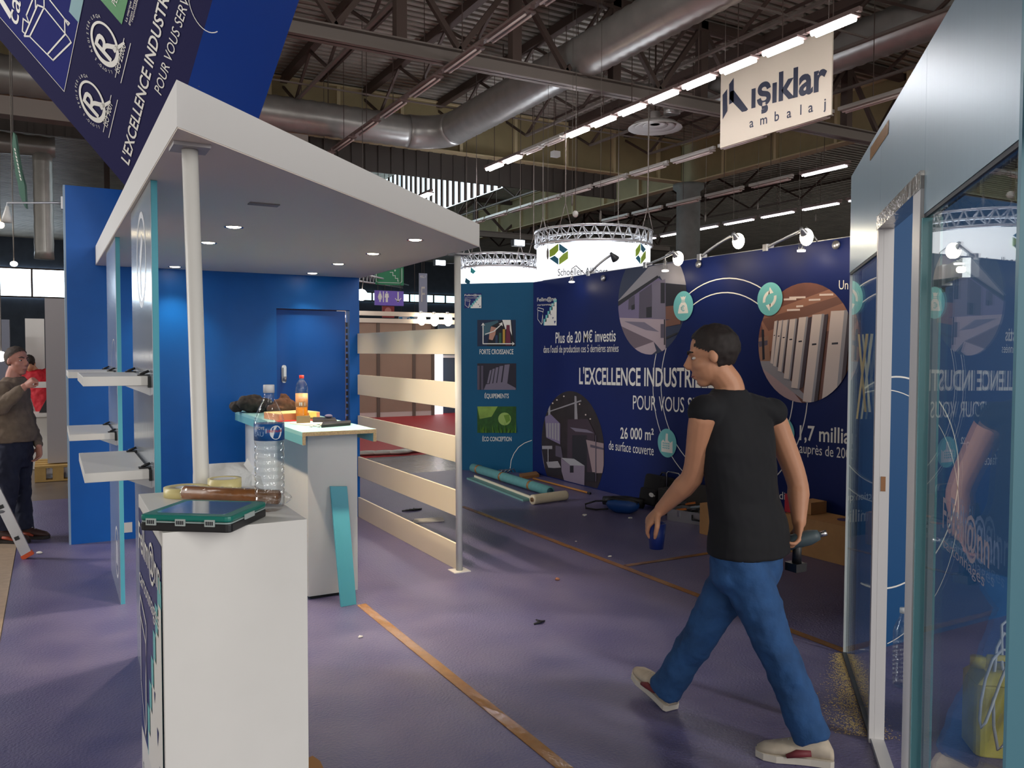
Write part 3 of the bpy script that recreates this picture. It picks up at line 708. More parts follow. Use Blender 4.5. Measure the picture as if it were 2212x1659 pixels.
MB().lathe([(0.033, 0.0), (0.0358, 0.0), (0.0358, 0.029), (0.033, 0.029), (0.033, 0)], (0.385, 2.92, ZP), 32).build('core', mat('printed_core', srgb(216, 216, 220), 0.6), t)
pr = at_d(480, 1035, 3.25)
t = thing('paper_roll', 'torn white kitchen paper roll behind the podium', 'paper roll', (pr.x, pr.y, 0.9))
# a side stool behind the podium carries it
pz = pr.z-0.06
M = Matrix.Translation((pr.x-0.10, pr.y, pr.z)) @ Matrix.Rotation(PI/2, 4, 'Y')
MB().lathe([(0.02, 0), (0.062, 0), (0.0635, 0.1), (0.062, 0.2), (0.02, 0.2), (0.02, 0)], (0, 0, 0), 28, M).build('roll', mat('tissue', srgb(238, 236, 234), 0.9, bump=0.4, bscale=60), t)
e = Vector((pr.x+0.10, pr.y-0.05, pr.z+0.02))
m = MB(); m.poly([e, e+Vector((0.035, -0.01, -0.01)), e+Vector((0.05, 0, -0.06)), e+Vector((0.005, 0.0, -0.075))]); m.poly([e+Vector((-0.03, -0.01, 0.04)), e+Vector((-0.015, -0.012, 0.065)), e+Vector((0.01, -0.005, 0.02)), e]); m.build('torn_sheet', mat('tissue', srgb(238, 236, 234), 0.9), t)
tb = thing('trestle', 'small white box stand hidden behind the podium under the paper roll', 'stand', (pr.x, pr.y, 0))
MB().box((pr.x-0.13, pr.y-0.12, 0), (pr.x+0.13, pr.y+0.12, pr.z-0.064)).build('body', WHITE, tb)

# ---- things on the counter
ZC = 1.1005
ob = at_z(652, 908, ZC)
t = thing('orange_drink_bottle', 'half full orange drink bottle with red cap on the teal counter', 'bottle', ob)
op = [(0, 0.004), (0.035, 0), (0.041, 0.008), (0.042, 0.03), (0.042, 0.13), (0.0415, 0.19), (0.043, 0.21), (0.043, 0.235), (0.039, 0.26), (0.028, 0.285), (0.016, 0.30), (0.0145, 0.31), (0.0145, 0.318)]
s = (1.6/((at_z(652, 908, ZC)-Vector(CC)).length))
hb = (at_d(652, 810, (ob-Vector(CC)).dot(Vector(FW))).z-ZC)/0.335
op = [(a*hb*1.05, b*hb) for a, b in op]
MB().lathe(op, ob, 28).build('bottle_body', PET, t)
MB().lathe([(0.0, 0.002*hb), (0.038*hb, 0.003*hb), (0.0425*hb, 0.012*hb), (0.043*hb, 0.135*hb), (0.0, 0.135*hb)], ob, 28).build('drink', mat('orange_drink', srgb(246, 150, 20), 0.2, emit=None), t)
MB().lathe([(0.0155*hb, 0.31*hb), (0.017*hb, 0.312*hb), (0.017*hb, 0.334*hb), (0, 0.335*hb)], ob, 20).build('cap', mat('red_cap', srgb(220, 60, 50), 0.4), t)
ca = math.atan2(-ob.y, -ob.x)
MB().lathe([(0.0452*hb, 0.10*hb), (0.0448*hb, 0.20*hb)], ob, 32).build('label_band', mat('orange_label', srgb(236, 170, 120), 0.4, noise=0.2, nscale=40), t)
m = MB()
for (u0, u1, v0, v1, mm) in ((-0.4, 0.55, 0.11, 0.135, LET),):
    m.add([Vector((ob.x+0.0458*hb*math.cos(ca+u), ob.y+0.0458*hb*math.sin(ca+u), ob.z+v*hb)) for u, v in ((u0, v0), (0, v0), (u1, v0), (u1, v1), (0, v1), (u0, v1))], [(0, 1, 4, 5), (1, 2, 3, 4)])
m.build('label_panel', mat('label_white', srgb(215, 220, 226), 0.4), t)
x = MB(); text(x, 'ORANGE', None, None, None, 0.05*hb, 0.014*hb, 0.01, lambda a, b: Vector((ob.x+0.0462*hb*math.cos(ca-0.5+a/(0.0452*hb)), ob.y+0.0462*hb*math.sin(ca-0.5+a/(0.0452*hb)), ob.z+0.165*hb+b))); x.build('label_lettering', LET, t)
# small metal box the bottle hides behind
bx = at_z(650, 914, ZC)
tag(MB().box((bx.x-0.045, bx.y-0.075, ZC), (bx.x+0.045, bx.y-0.055, ZC+0.055)).build('small_box', mat('khaki_box', srgb(126, 110, 80), 0.5)), 'small khaki box standing in front of the orange drink bottle', 'box')
pa, pb = at_z(556, 905, ZC), at_z(636, 897, ZC)
def slab_on(px4, z0, z1, nm, m_, label, cat):
    q = [at_z(x, y, z0) for x, y in px4]; mb = MB().hexa(q, [Vector((v.x, v.y, z1)) for v in q]); return tag(mb.build(nm, m_), label, cat)
t = thing('box_file', 'shallow orange box with yellow tag on the teal counter', 'box', pa)
q = [Vector((1.43, 6.02, ZC)), Vector((1.75, 6.10, ZC)), Vector((1.70, 6.36, ZC)), Vector((1.38, 6.28, ZC))]
MB().hexa(q, [v+Vector((0, 0, 0.045)) for v in q]).build('body', mat('orange_carton', srgb(226, 150, 108), 0.6), t)
MB().hexa([v+Vector((0, 0, 0.0455)) for v in q], [v+Vector((0, 0, 0.05)) for v in q]).build('lid', mat('yellow_carton', srgb(240, 204, 140), 0.6), t)
a = q[0].lerp(q[1], 0.72); MB().hexa([a+Vector((0, -0.006, 0.012)), a+Vector((0.06, 0.009, 0.012)), a+Vector((0.06, 0.0125, 0.052)), a+Vector((0, -0.0025, 0.052))], [a+Vector((0, -0.012, 0.012)), a+Vector((0.06, 0.003, 0.012)), a+Vector((0.06, 0.006, 0.053)), a+Vector((0, -0.009, 0.053))]).build('yellow_tag', mat('yellow_note', srgb(244, 222, 120), 0.6), t)
tag(MB().box((1.40, 5.93, ZC), (1.66, 6.01, ZC+0.004)).build('red_folder', mat('red_print', srgb(190, 40, 50), 0.4)), 'red edged paper lying in front of the orange box', 'folder')
q = [(1.50, 5.55, ZC), (1.72, 5.62, ZC), (1.60, 5.84, ZC), (1.44, 5.76, ZC)]
tag(MB().hexa([Vector(v) for v in q], [Vector(v)+Vector((0, 0, 0.006)) for v in q]).build('paper_sheet', mat('paper', srgb(240, 236, 228), 0.7)), 'white papers lying left of the orange drink bottle', 'paper')
def gadget(px4, h, nm, label, cat):
    q = [at_z(x, y, ZC) for x, y in px4]
    return tag(MB().hexa(q, [v+Vector((0, 0, h)) for v in q]).build(nm, BLK, bevel=0.004), label, cat)
gadget(((694, 924), (757, 919), (758, 914), (697, 917)), 0.02, 'mobile_phone', 'black mobile phone nearest the right end of the teal counter', 'phone')
gadget(((676, 914), (728, 914), (724, 908), (676, 907)), 0.022, 'wallet', 'black wallet lying behind the mobile phone on the counter', 'wallet')
kp = at_z(710, 910, ZC)
tag(MB().ball((kp.x, kp.y, ZC+0.037), (0.03, 0.03, 0.014), 12, 6).build('key_pouch', mat('violet_cloth', srgb(90, 88, 120), 0.8)), 'small grey violet pouch on the black wallet', 'pouch')
m = MB(); rnd = random.Random(3)
for k in range(9):
    c = at_z(672+rnd.random()*26, 917+rnd.random()*7, ZC); m.ball((c.x, c.y, ZC+0.006), (0.012, 0.01, 0.006), 6, 4)
tag(m.build('wrapper_scraps', mat('paper', srgb(240, 236, 228), 0.7)), 'white wrapper scraps on the counter beside the phone', 'scraps')
# heap of clothes
def heap(nm, c, r, m_, label, seed, cat='clothes', k=9):
    rnd = random.Random(seed); mb = MB()
    for i in range(k):
        a = rnd.random()*2*PI; d = rnd.random()**0.6
        h = r[2]*(0.4+0.6*(1-d))*(0.5+0.5*rnd.random())
        mb.ball((c[0]+r[0]*d*math.cos(a)*0.75, c[1]+r[1]*d*math.sin(a)*0.75, c[2]+h), (r[0]*(0.3+0.3*rnd.random()), r[1]*(0.35+0.3*rnd.random()), h), 16, 10)
    o = mb.build(nm, m_); rm = o.modifiers.new('m', 'REMESH'); rm.mode = 'VOXEL'; rm.voxel_size = 0.008; rm.use_smooth_shade = True
    tx = bpy.data.textures.new('folds', 'CLOUDS'); tx.noise_scale = 0.05
    dm = o.modifiers.new('d', 'DISPLACE'); dm.texture = tx; dm.strength = 0.035; dm.texture_coords = 'GLOBAL'
    return tag(o, label, cat)
h1 = at_z(530, 893, ZC)
heap('jacket', (1.44, 7.0, ZC), (0.2, 0.16, 0.1), mat('dark_cloth', srgb(56, 50, 48), 0.9, noise=0.2, nscale=20), 'dark jacket crumpled on the far end of the counter', 1)
heap('scarf', (1.66, 6.82, ZC), (0.15, 0.13, 0.085), mat('brown_cloth', srgb(104, 70, 52), 0.9, noise=0.2, nscale=20), 'brown cloth crumpled beside the dark jacket', 5)
def V_(*a): return Vector(a).normalized()
# ================================================================ mural wall
XM = 5.55
def MP(px, py, l=1): return at_x(px, py, XM-0.0009*l)
t = thing('mural_wall', 'long dark blue printed wall with white lettering and round factory photographs', 'wall', (XM, 6.2, 0))
MB().box((XM, 2.94, 0), (XM+0.1, 9.398, 2.52)).build('wall_panel', NAVY, t)
ctr = MP(1560, 800); MW = t
# print: lighter blue glow areas belong to the print
def circ_px(c, r, n=48):
    """circle on the wall given its centre point and radius in m, as pixels"""
    return [pix((XM, c.y+r*math.cos(2*PI*k/n), c.z+r*math.sin(2*PI*k/n))) for k in range(n)]
def art(parent, nm, cpx, layers, l0):
    """round print made of flat inked shapes clipped to the circle"""
    mats = []; mb = MB(); l = l0
    for m_, poly in layers:
        if m_ not in mats: mats.append(m_)
        P = clip(poly, cpx) if poly is not None else cpx
        if len(P) < 3: continue
        mb.mi = mats.index(m_); mb.poly([MP(x, y, l) for x, y in P]); l += 0.25
    o = mb.build(nm, mats, parent); return o
def pm(nm, r, g, b, **k): return mat('print_'+nm, srgb(r, g, b), 0.38, **k)
G1, G2, G3, G4, G5 = pm('grey1', 150, 146, 152), pm('grey2', 118, 110, 128), pm('grey3', 84, 76, 92), pm('dark', 34, 32, 40), pm('grey4', 186, 180, 182)
LILAC = pm('lilac', 120, 108, 140); WARM = pm('warm', 150, 112, 92); CRM = pm('crm', 216, 198, 190); BRN = pm('brown', 116, 78, 64)
def R(x0, y0, x1, y1): return [(x0, y0), (x1, y0), (x1, y1), (x0, y1)]
# machine photo at the top
c1 = MP(1405, 662); r1 = abs(MP(1331, 665).y-MP(1478, 662).y)/2; c1.z = MP(1404, 766).z+r1
cp = clip(circ_px(c1, r1), [(1300, pix((XM, MP(1300, 600).y, 2.515))[1]), (1500, pix((XM, MP(1500, 600).y, 2.515))[1]), (1500, 800), (1300, 800)])
art(t, 'photo_print', cp, [
    (pm('night', 44, 52, 78), None),
    (G1, [(1330, 655), (1402, 576), (1500, 556), (1500, 617), (1434, 611), (1425, 596), (1332, 664)]),
    (LILAC, [(1331, 662), (1422, 600), (1437, 612), (1438, 690), (1331, 688)]),
    (G3, [(1381, 632), (1408, 613), (1410, 686), (1380, 688)]), (G4, [(1396, 664), (1408, 662), (1408, 686), (1396, 686)]),
    (G4, [(1331, 654), (1420, 595), (1424, 599), (1332, 664)]),
    (G2, [(1409, 610), (1437, 603), (1438, 689), (1408, 688)]), (G4, R(1427, 611, 1436, 655)), (G4, R(1434, 612, 1436, 652)),
    (G4, R(1428, 611, 1436, 654)), (G4 if False else G3, [(1358, 646), (1371, 638), (1371, 666), (1357, 669)]), (G4, [(1364, 660), (1371, 657), (1371, 668), (1364, 670)]),
    (pm('dark', 34, 32, 40), [(1438, 612), (1500, 618), (1500, 680), (1438, 690)]), (BRN, [(1438, 662), (1500, 655), (1500, 690), (1438, 690)]),
    (pm('pink', 176, 158, 166), [(1331, 686), (1438, 690), (1438, 760), (1431, 760), (1412, 738), (1332, 700)]),
    (G2, [(1348, 694), (1392, 696), (1424, 717), (1395, 713)]),
    (pm('floor', 110, 94, 104), [(1331, 700), (1411, 737), (1412, 742), (1360, 770), (1330, 770)]),
    (pm('pink', 176, 158, 166), [(1362, 756), (1412, 738), (1418, 758), (1400, 772), (1360, 772)]),
    (G4, R(1434, 690, 1437, 745)), (G3, R(1427, 700, 1435, 730)), (BRN, [(1438, 692), (1470, 686), (1470, 700), (1438, 706)]), (G4, [(1438, 728), (1462, 718), (1462, 722), (1438, 733)]),
], 1.5)
# white machine photo
c2y0, c2y1 = MP(1638, 740).y, None
zt, zb_ = MP(1745, 610).z, MP(1745, 871).z; r2 = (zt-zb_)/2; c2 = Vector((XM, c2y0-r2, (zt+zb_)/2))
L2 = [(pm('ceil', 112, 70, 58, noise=0.15, nscale=6), None),
      (pm('ceil2', 150, 104, 84), [(1640, 680), (1860, 600), (1860, 690), (1660, 760)]),
      (BRN, [(1645, 690), (1860, 625), (1860, 640), (1660, 715)])]
for (a, b, c_, d) in ((1770, 635, 1800, 639), (1705, 641, 1740, 631), (1720, 660, 1735, 664), (1700, 668, 1728, 672), (1693, 645, 1720, 648), (1747, 646, 1772, 648)):
    L2.append((CRM, [(a, b), (c_, b-1), (c_, b+3), (a, b+4)]))
L2 += [(pm('floorpink', 176, 150, 152), [(1640, 782), (1662, 780), (1740, 880), (1640, 880)]), (G1, [(1638, 778), (1665, 778), (1760, 875), (1755, 880), (1640, 790)]),
       (WARM, [(1638, 730), (1660, 725), (1664, 780), (1640, 780)]), (G3, [(1638, 738), (1658, 735), (1658, 745), (1640, 750)]), (G4, [(1645, 712), (1650, 712), (1652, 776), (1647, 778)])]
for (x0, x1, xb0, xb1, yt, yb) in ((1673, 1680, 1664, 1671, 692, 787), (1682, 1692, 1670, 1678, 691, 793), (1692, 1704, 1680, 1690, 690, 804), (1706, 1722, 1693, 1707, 688, 820), (1726, 1746, 1709, 1727, 684, 840), (1755, 1781, 1734, 1758, 678, 870), (1795, 1832, 1774, 1812, 670, 880)):
    L2.append((pm('dk', 66, 52, 58), [(x1, yt+2), (x1+8, yt), (xb1+8, yb-4), (xb1, yb)]))
    L2.append((pm('machine', 212, 196, 190), [(x0, yt+2), (x1, yt), (xb1, yb), (xb0, yb-3)]))
    L2.append((G1, [(x1-(x1-x0)*0.22, yt), (x1, yt), (xb1, yb), (xb1-(x1-x0)*0.22, yb)]))
    q = 0.3; xx = x0+(xb0-x0)*0.36; L2.append((G4 if False else pm('dark', 34, 32, 40), [(xx+(x1-x0)*0.25, yt+(yb-yt)*0.335), (xx+(x1-x0)*0.62, yt+(yb-yt)*0.33), (xx+(x1-x0)*0.62, yt+(yb-yt)*0.35), (xx+(x1-x0)*0.25, yt+(yb-yt)*0.355)]))
art(t, 'photo_print', circ_px(c2, r2), L2, 1.5)
# factory hall photo at the lower left
r3 = (MP(1222, 843).z-MP(1222, 1060).z)*0.56; yr = MP(1304, 1000).y; c3 = Vector((XM, yr+r3*0.985, MP(1222, 844).z-r3))
cp = clip(circ_px(c3, r3, 64), [pix((XM, 9.395, 0.01)), pix((XM, 9.395, 2.4)), pix((XM, 5, 2.4)), pix((XM, 5, 0.01))])
L3 = [(pm('hall', 40, 32, 36, noise=0.3, nscale=9), None), (G3, [(1150, 890), (1175, 880), (1165, 960), (1150, 960)]), (pm('hallfloor', 118, 110, 122), [(1150, 955), (1167, 950), (1180, 1030), (1150, 1022)]),
      (G1, [(1159, 887), (1216, 843), (1219, 845), (1161, 888)]), (G1, [(1183, 889), (1255, 864), (1256, 867), (1184, 891)]), (G1, [(1185, 848), (1188, 848), (1189, 905), (1184, 905)]), (G1, [(1241, 855), (1245, 856), (1248, 910), (1241, 910)])]
for (x, y) in ((1218, 856), (1203, 864), (1194, 871), (1252, 873), (1171, 889), (1275, 905), (1265, 896)): L3.append((CRM, [(x-2, y), (x, y-2), (x+2, y), (x, y+2)]))
L3 += [(LILAC, [(1177, 900), (1190, 895), (1210, 915), (1210, 960), (1180, 945)])]
for k in range(5): L3.append((G1, [(1180+k*6, 914), (1184+k*6, 914), (1184+k*6, 945+k*2), (1180+k*6, 943+k*2)]))
L3 += [(pm('unit', 60, 46, 58), [(1226, 906), (1270, 905), (1285, 935), (1280, 1025), (1225, 1000)]), (pm('dark', 34, 32, 40), [(1236, 940), (1268, 940), (1268, 1020), (1236, 1005)]),
       (G2, [(1231, 923), (1268, 928), (1284, 936), (1243, 932)]), (pm('unit2', 150, 130, 134), [(1266, 950), (1304, 958), (1304, 1022), (1280, 1022)]), (G3, [(1275, 960), (1304, 968), (1304, 972), (1275, 966)]),
       (G1, R(1171, 963, 1193, 970)), (G1, R(1183, 970, 1185, 1000)), (G3, [(1200, 962), (1212, 965), (1216, 990), (1200, 985)]),
       (G1, [(1180, 998), (1205, 996), (1212, 1010), (1185, 1012)]), (G4, [(1181, 1010), (1214, 1012), (1218, 1026), (1183, 1028)]),
       (pm('cube_top', 160, 158, 164), [(1212, 989), (1240, 991), (1263, 1006), (1232, 1005)]), (pm('cube', 128, 116, 134), [(1212, 990), (1232, 1005), (1263, 1006), (1262, 1060), (1225, 1060), (1213, 1018)]), (G4, R(1231, 1006, 1239, 1021)),
       (pm('dark', 34, 32, 40), R(1263, 1020, 1285, 1040)), (G4 if False else G3, R(1286, 940, 1288, 1040))]
art(t, 'photo_print', cp, L3, 1.5)
# ring lines, fitted in wall coordinates
def fit(pts):
    A = []; B = []
    for p in pts: q = MP(*p); A.append([q.y, q.z, 1]); B.append(-(q.y**2+q.z**2))
    s = np.linalg.lstsq(np.array(A), np.array(B), rcond=None)[0]; cy, cz = -s[0]/2, -s[1]/2
    return cy, cz, math.sqrt(cy*cy+cz*cz-s[2])
x = MB()
for pts in (((1495, 635), (1575, 601), (1645, 620), (1413, 765), (1412, 830), (1430, 940)), ((1497, 645), (1550, 632), (1650, 683), (1707, 915), (1434, 750), (1447, 840), (1480, 1000))):
    cy, cz, rr = fit(pts); ring_yz(x, XM-0.0012, cy, cz, rr+0.005, 0.010, 0, 360, 72)
x.build('ring_lines', LET, t)
def disc(parent, cx, cy, hpx, nm='icon_disc'):
    c = MP(cx, cy); r = abs(MP(cx, cy-hpx).z-c.z); m = MB()
    m.poly([(XM-0.0085, c.y+r*math.cos(2*PI*k/40), c.z+r*math.sin(2*PI*k/40)) for k in range(40)]); o = m.build(nm, MINT, parent); return c, r, o
def icon(o, c, r, polys, l=-0.0095, m_=None):
    mb = MB()
    for P in polys: mb.poly([(XM+l, c.y-a*r, c.z+b*r) for a, b in P])
    mb.build('icon', m_ or LET, o)
def ell(cx, cy, rx, ry, a0=0, a1=360, n=24): return [(cx+rx*math.cos(math.radians(a0+(a1-a0)*k/n)), cy+ry*math.sin(math.radians(a0+(a1-a0)*k/n))) for k in range(n+(0 if a1-a0 == 360 else 1))]
def arcs(cx, cy, r, w, a0, a1, n=14): return ell(cx, cy, r, r, a0, a1, n)+ell(cx, cy, r-w, r-w, a1, a0, n)
c, r, o = disc(t, 1477, 661, 32)
icon(o, c, r, [[(-0.5, -0.5), (0.5, -0.5), (0.52, -0.42), (0.38, 0.05), (0.2, 0.25), (-0.2, 0.25), (-0.38, 0.05), (-0.52, -0.42)], [(-0.18, 0.3), (0.18, 0.3), (0.18, 0.36), (-0.18, 0.36)], [(-0.16, 0.4), (0.16, 0.4), (0.28, 0.66), (0.1, 0.6), (0, 0.66), (-0.1, 0.6), (-0.28, 0.66)]])
icon(o, c, r, [arcs(0.02, -0.16, 0.2, 0.06, 45, 315), [(-0.25, -0.12), (0.08, -0.12), (0.08, -0.08), (-0.25, -0.08)], [(-0.25, -0.22), (0.08, -0.22), (0.08, -0.18), (-0.25, -0.18)]], -0.0104, MINT)
c, r, o = disc(t, 1664, 646, 36)
icon(o, c, r, [arcs(0.08, -0.1, 0.62, 0.2, 100, 190), [(-0.1, 0.28), (-0.0, 0.72), (0.3, 0.36), (-0.05, 0.3)], arcs(-0.08, 0.1, 0.62, 0.2, -80, 10), [(0.1, -0.28), (0.0, -0.72), (-0.3, -0.36), (0.05, -0.3)]])
c, r, o = disc(t, 1442, 957, 31)
icon(o, c, r, [[(-0.6, -0.65), (0.6, -0.65), (0.6, 0.2), (0.35, 0.05), (0.1, 0.2), (0.1, 0.66), (-0.12, 0.66), (-0.2, 0.05), (-0.4, 0.22), (-0.6, 0.05)]])
icon(o, c, r, [[(-0.45+i*0.2, -0.4+j*0.16), (-0.33+i*0.2, -0.4+j*0.16), (-0.33+i*0.2, -0.3+j*0.16), (-0.45+i*0.2, -0.3+j*0.16)] for i in range(4) for j in range(3)], -0.0104, MINT)
c, r, o = disc(t, 1690, 935, 35)
icon(o, c, r, [[(-0.1, 0.5), (0.3, 0.5), (0.55, 0.2), (0.4, -0.1), (0.5, -0.5), (0.2, -0.6), (0.1, -0.2), (-0.2, 0.0)], [(-0.6, 0.3), (-0.3, 0.45), (-0.25, 0.15), (-0.5, 0.0)], [(-0.4, -0.2), (-0.15, -0.3), (-0.3, -0.7), (-0.42, -0.5)]])
# lettering of the mural
def TL(lines, nm, parent=None, pl=MP, lv=3):
    x = MB()
    for s, A, B, top, bold in lines: text_px(x, s, A, B, top, lambda a, b: pl(a, b, lv), bold)
    return x.build(nm, LET, parent or t)
TL([('Plus de 20 M€ investis', (1200, 741), (1330, 737), 717, 0.012), ("dans l'outil de production ces 5 dernières années", (1174, 762), (1336, 760), 746, 0.0)], 'lettering')
TL([("L'EXCELLENCE INDUSTRIELLE", (1251, 829), (1556, 838), 793, 0.018)], 'lettering')
TL([('POUR VOUS SERVIR', (1367, 884), (1556, 896), 852, 0.0)], 'lettering')
TL([('26 000 m²', (1340, 947), (1412, 951), 922, 0.014), ('de surface couverte', (1315, 971), (1412, 984), 950, 0.0)], 'lettering')
TL([('1,7 milliards', (1727, 950), (1882, 962), 917, 0.014), ('auprès de 2000', (1727, 978), (1846, 993), 955, 0.0)], 'lettering')
TL([('Un', (1812, 625), (1832, 625), 604, 0.0)], 'lettering')
TL([('Production quotidienne', (1560, 1058), (1736, 1086), 1042, 0.0), ("10 millions d'unités", (1575, 1104), (1808, 1146), 1078, 0.014)], 'lettering')
a, b = MP(1160, 703), MP(1203, 703); top = MP(1160, 640)
mark(t, a+Vector((-0.002, 0, 0)), (b-a).normalized(), (0, 0, 1), (b-a).length, (top-a).z, (-1, 0, 0), False)

# ================================================================ teal corner panel
P0 = Vector((5.549, 9.401, 0)); P1 = Vector((4.80, 10.15, 0)); NC = Vector((-1, -1, 0)).normalized(); UC = (P0-P1).normalized()
def CP(px, py, l=1): return at_pl(px, py, P0+NC*0.0009*l, NC)
t = thing('corner_panel', 'teal printed corner panel with three pictures left of the dark blue wall', 'wall', (P0+P1)/2)
bk = -NC*0.09
MB().hexa([P0+Vector((0, 0, 0)), P1, P1+bk, P0+bk], [v+Vector((0, 0, 2.52)) for v in (P0, P1, P1+bk, P0+bk)]).build('wall_panel', TEALP, t)
a, b = CP(1003, 666), CP(1040, 667); top = CP(1003, 634)
mark(t, a+NC*0.001, UC, (0, 0, 1), (b-a).length, (top-a).z, NC)
def apic(nm, layers, clipr):
    mats = []; mb = MB(); l = 1.5
    for m_, poly in layers:
        if m_ not in mats: mats.append(m_)
        P = clip(poly, clipr) if poly is not None else clipr
        if len(P) < 3: continue
        mb.mi = mats.index(m_); mb.poly([CP(x, y, l) for x, y in P]); l += 0.4
    mb.build(nm, mats, t)
SK = pm('skin', 190, 140, 120)
apic('picture', [(pm('pic_navy', 18, 34, 64), None), (pm('pic_haze', 60, 96, 110), [(1040, 700), (1075, 692), (1085, 715), (1045, 725)]),
    (pm('suit', 20, 20, 28), [(1060, 705), (1085, 692), (1105, 692), (1112, 748), (1052, 748)]), (LET, [(1085, 691), (1103, 691), (1106, 725), (1098, 705), (1092, 712)]), (pm('tie', 110, 40, 60), [(1094, 702), (1101, 702), (1103, 746), (1092, 746)]),
    (SK, [(1061, 705), (1072, 708), (1070, 722), (1064, 735), (1056, 733), (1057, 722)]), (pm('bar_y', 190, 150, 60), R(1086, 711, 1091, 743)), (pm('bar_g', 50, 90, 70), R(1078, 719, 1083, 743)), (pm('bar_b', 40, 60, 90), R(1070, 724, 1075, 743)),
    (LET, R(1042.5, 700, 1044.5, 743)), (LET, R(1043, 741.5, 1109, 743.5)), (LET, [(1039, 704), (1043.5, 697), (1048, 704), (1043.5, 701)]), (LET, [(1106, 738), (1112, 742.5), (1106, 747), (1108, 742.5)]),
    (LET, [(1048, 721), (1066, 715), (1066, 717), (1048, 723)]), (LET, [(1066, 715), (1082, 700), (1083, 702), (1067, 717)]), (LET, [(1077, 700), (1085, 696), (1086, 705), (1082, 701)])], R(1031, 691, 1114, 748))
L = [(pm('pic_dark', 38, 34, 46), None), (G2, [(1050, 830), (1090, 825), (1114, 838), (1114, 842), (1045, 842)])]
for k, (x0, x1) in enumerate(((1052, 1056), (1058, 1063), (1065, 1071), (1073, 1081), (1084, 1095))): L.append((G2, [(x0+6, 800-k*3), (x1+6, 799-k*3), (x1, 828+k*1.5), (x0, 828+k*1.5)]))
L += [(G4, R(1103, 789, 1109, 799)), (G3, R(1031, 790, 1044, 842)), (pm('pic_dark', 38, 34, 46), R(1036, 785, 1039, 842))]
apic('picture', L, R(1031, 785, 1115, 842))
L = [(pm('grass_deep', 40, 82, 28, noise=0.3, nscale=14), None), (pm('grass_light', 130, 160, 70, noise=0.2, nscale=10), [(1031, 878), (1075, 878), (1062, 900), (1036, 905)]), (pm('globe', 150, 180, 96), [(1072+14*math.cos(k*PI/8)+18, 905+14*math.sin(k*PI/8)) for k in range(16)]), (pm('globe2', 104, 140, 50), [(1088, 897), (1100, 895), (1102, 908), (1094, 914)])]
rnd = random.Random(9)
for k in range(34):
    gx = 1031+rnd.random()*84; gh = 8+rnd.random()*18; L.append((pm('blade%d' % (k % 2), 60+30*(k % 2), 110+20*(k % 2), 30), [(gx, 935), (gx+2, 935), (gx+rnd.random()*8-2, 935-gh)]))
apic('picture', L, R(1031, 878, 1115, 935))
TL([('FORTE CROISSANCE', (1036, 765), (1109, 765), 754, 0.008), ('ÉQUIPEMENTS', (1047, 860), (1099, 860), 850, 0.008), ('ÉCO CONCEPTION', (1042, 953), (1105, 953), 943, 0.008)], 'lettering', t, CP)
m = MB(); pts = [(1102, 1012), (1104, 995), (1110, 980), (1120, 966), (1133, 957), (1149, 951)]
for i in range(len(pts)-1):
    a, b = CP(*pts[i], 2), CP(*pts[i+1], 2); s = (b-a).normalized().cross(NC)*0.004; m.poly([a-s, b-s, b+s, a+s])
m.build('ring_lines', LET, t)

# ================================================================ lamps on the mural wall
def arm_lamp(bx, by, ex, ey, X1, lit, label):
    b = at_x(bx, by, XM); b.z = 2.52; b.x = XM+0.02; e = at_x(ex, ey, X1)
    t = thing('arm_spotlight', label, 'spotlight', b, 'arm lamps over the mural wall')
    MB().bbox((b.x-0.04, b.y-0.03, 2.50), (b.x+0.05, b.y+0.03, 2.56), 0.01).build('clamp', ALU, t)
    pts = []
    for k in range(13):
        u = k/12; pts.append(Vector((b.x+(e.x-b.x)*u, b.y+(e.y-b.y)*u, 2.54+(e.z-2.54)*math.sin(u*PI/2)**0.9)))
    MB().tube(pts, 0.012, 8).build('arm', ALU, t)
    h = MB(); d = Vector((0.75, 0.1, -0.65)).normalized()
    cone_head(h, e, d, 0.042, 0.07); h.build('lamp_shade', ALU if lit else DGREY, t)
    if lit:
        MB().ball(tuple(e+d*0.075), (0.05, 0.05, 0.066), 14, 10).build('bulb', SPOTON, t)
        lamp('mural_lamp_light', 'SPOT', e+d*0.15, 5, (1.0, 0.82, 0.58), 0.04, e+d*2, math.radians(110), blend=0.7)
    return t
arm_lamp(1395, 592, 1456, 546, 5.05, True, 'lit arm lamp leftmost of the glowing lamps over the mural wall')
arm_lamp(1512, 566, 1586, 507, 5.05, True, 'lit arm lamp in the middle of the glowing lamps over the mural wall')
arm_lamp(1655, 545, 1733, 497, 5.05, True, 'lit arm lamp rightmost of the glowing lamps over the mural wall')
arm_lamp(1272, 600, 1322, 550, 5.05, False, 'dark arm lamp in front of the white drum sign')
cl = None
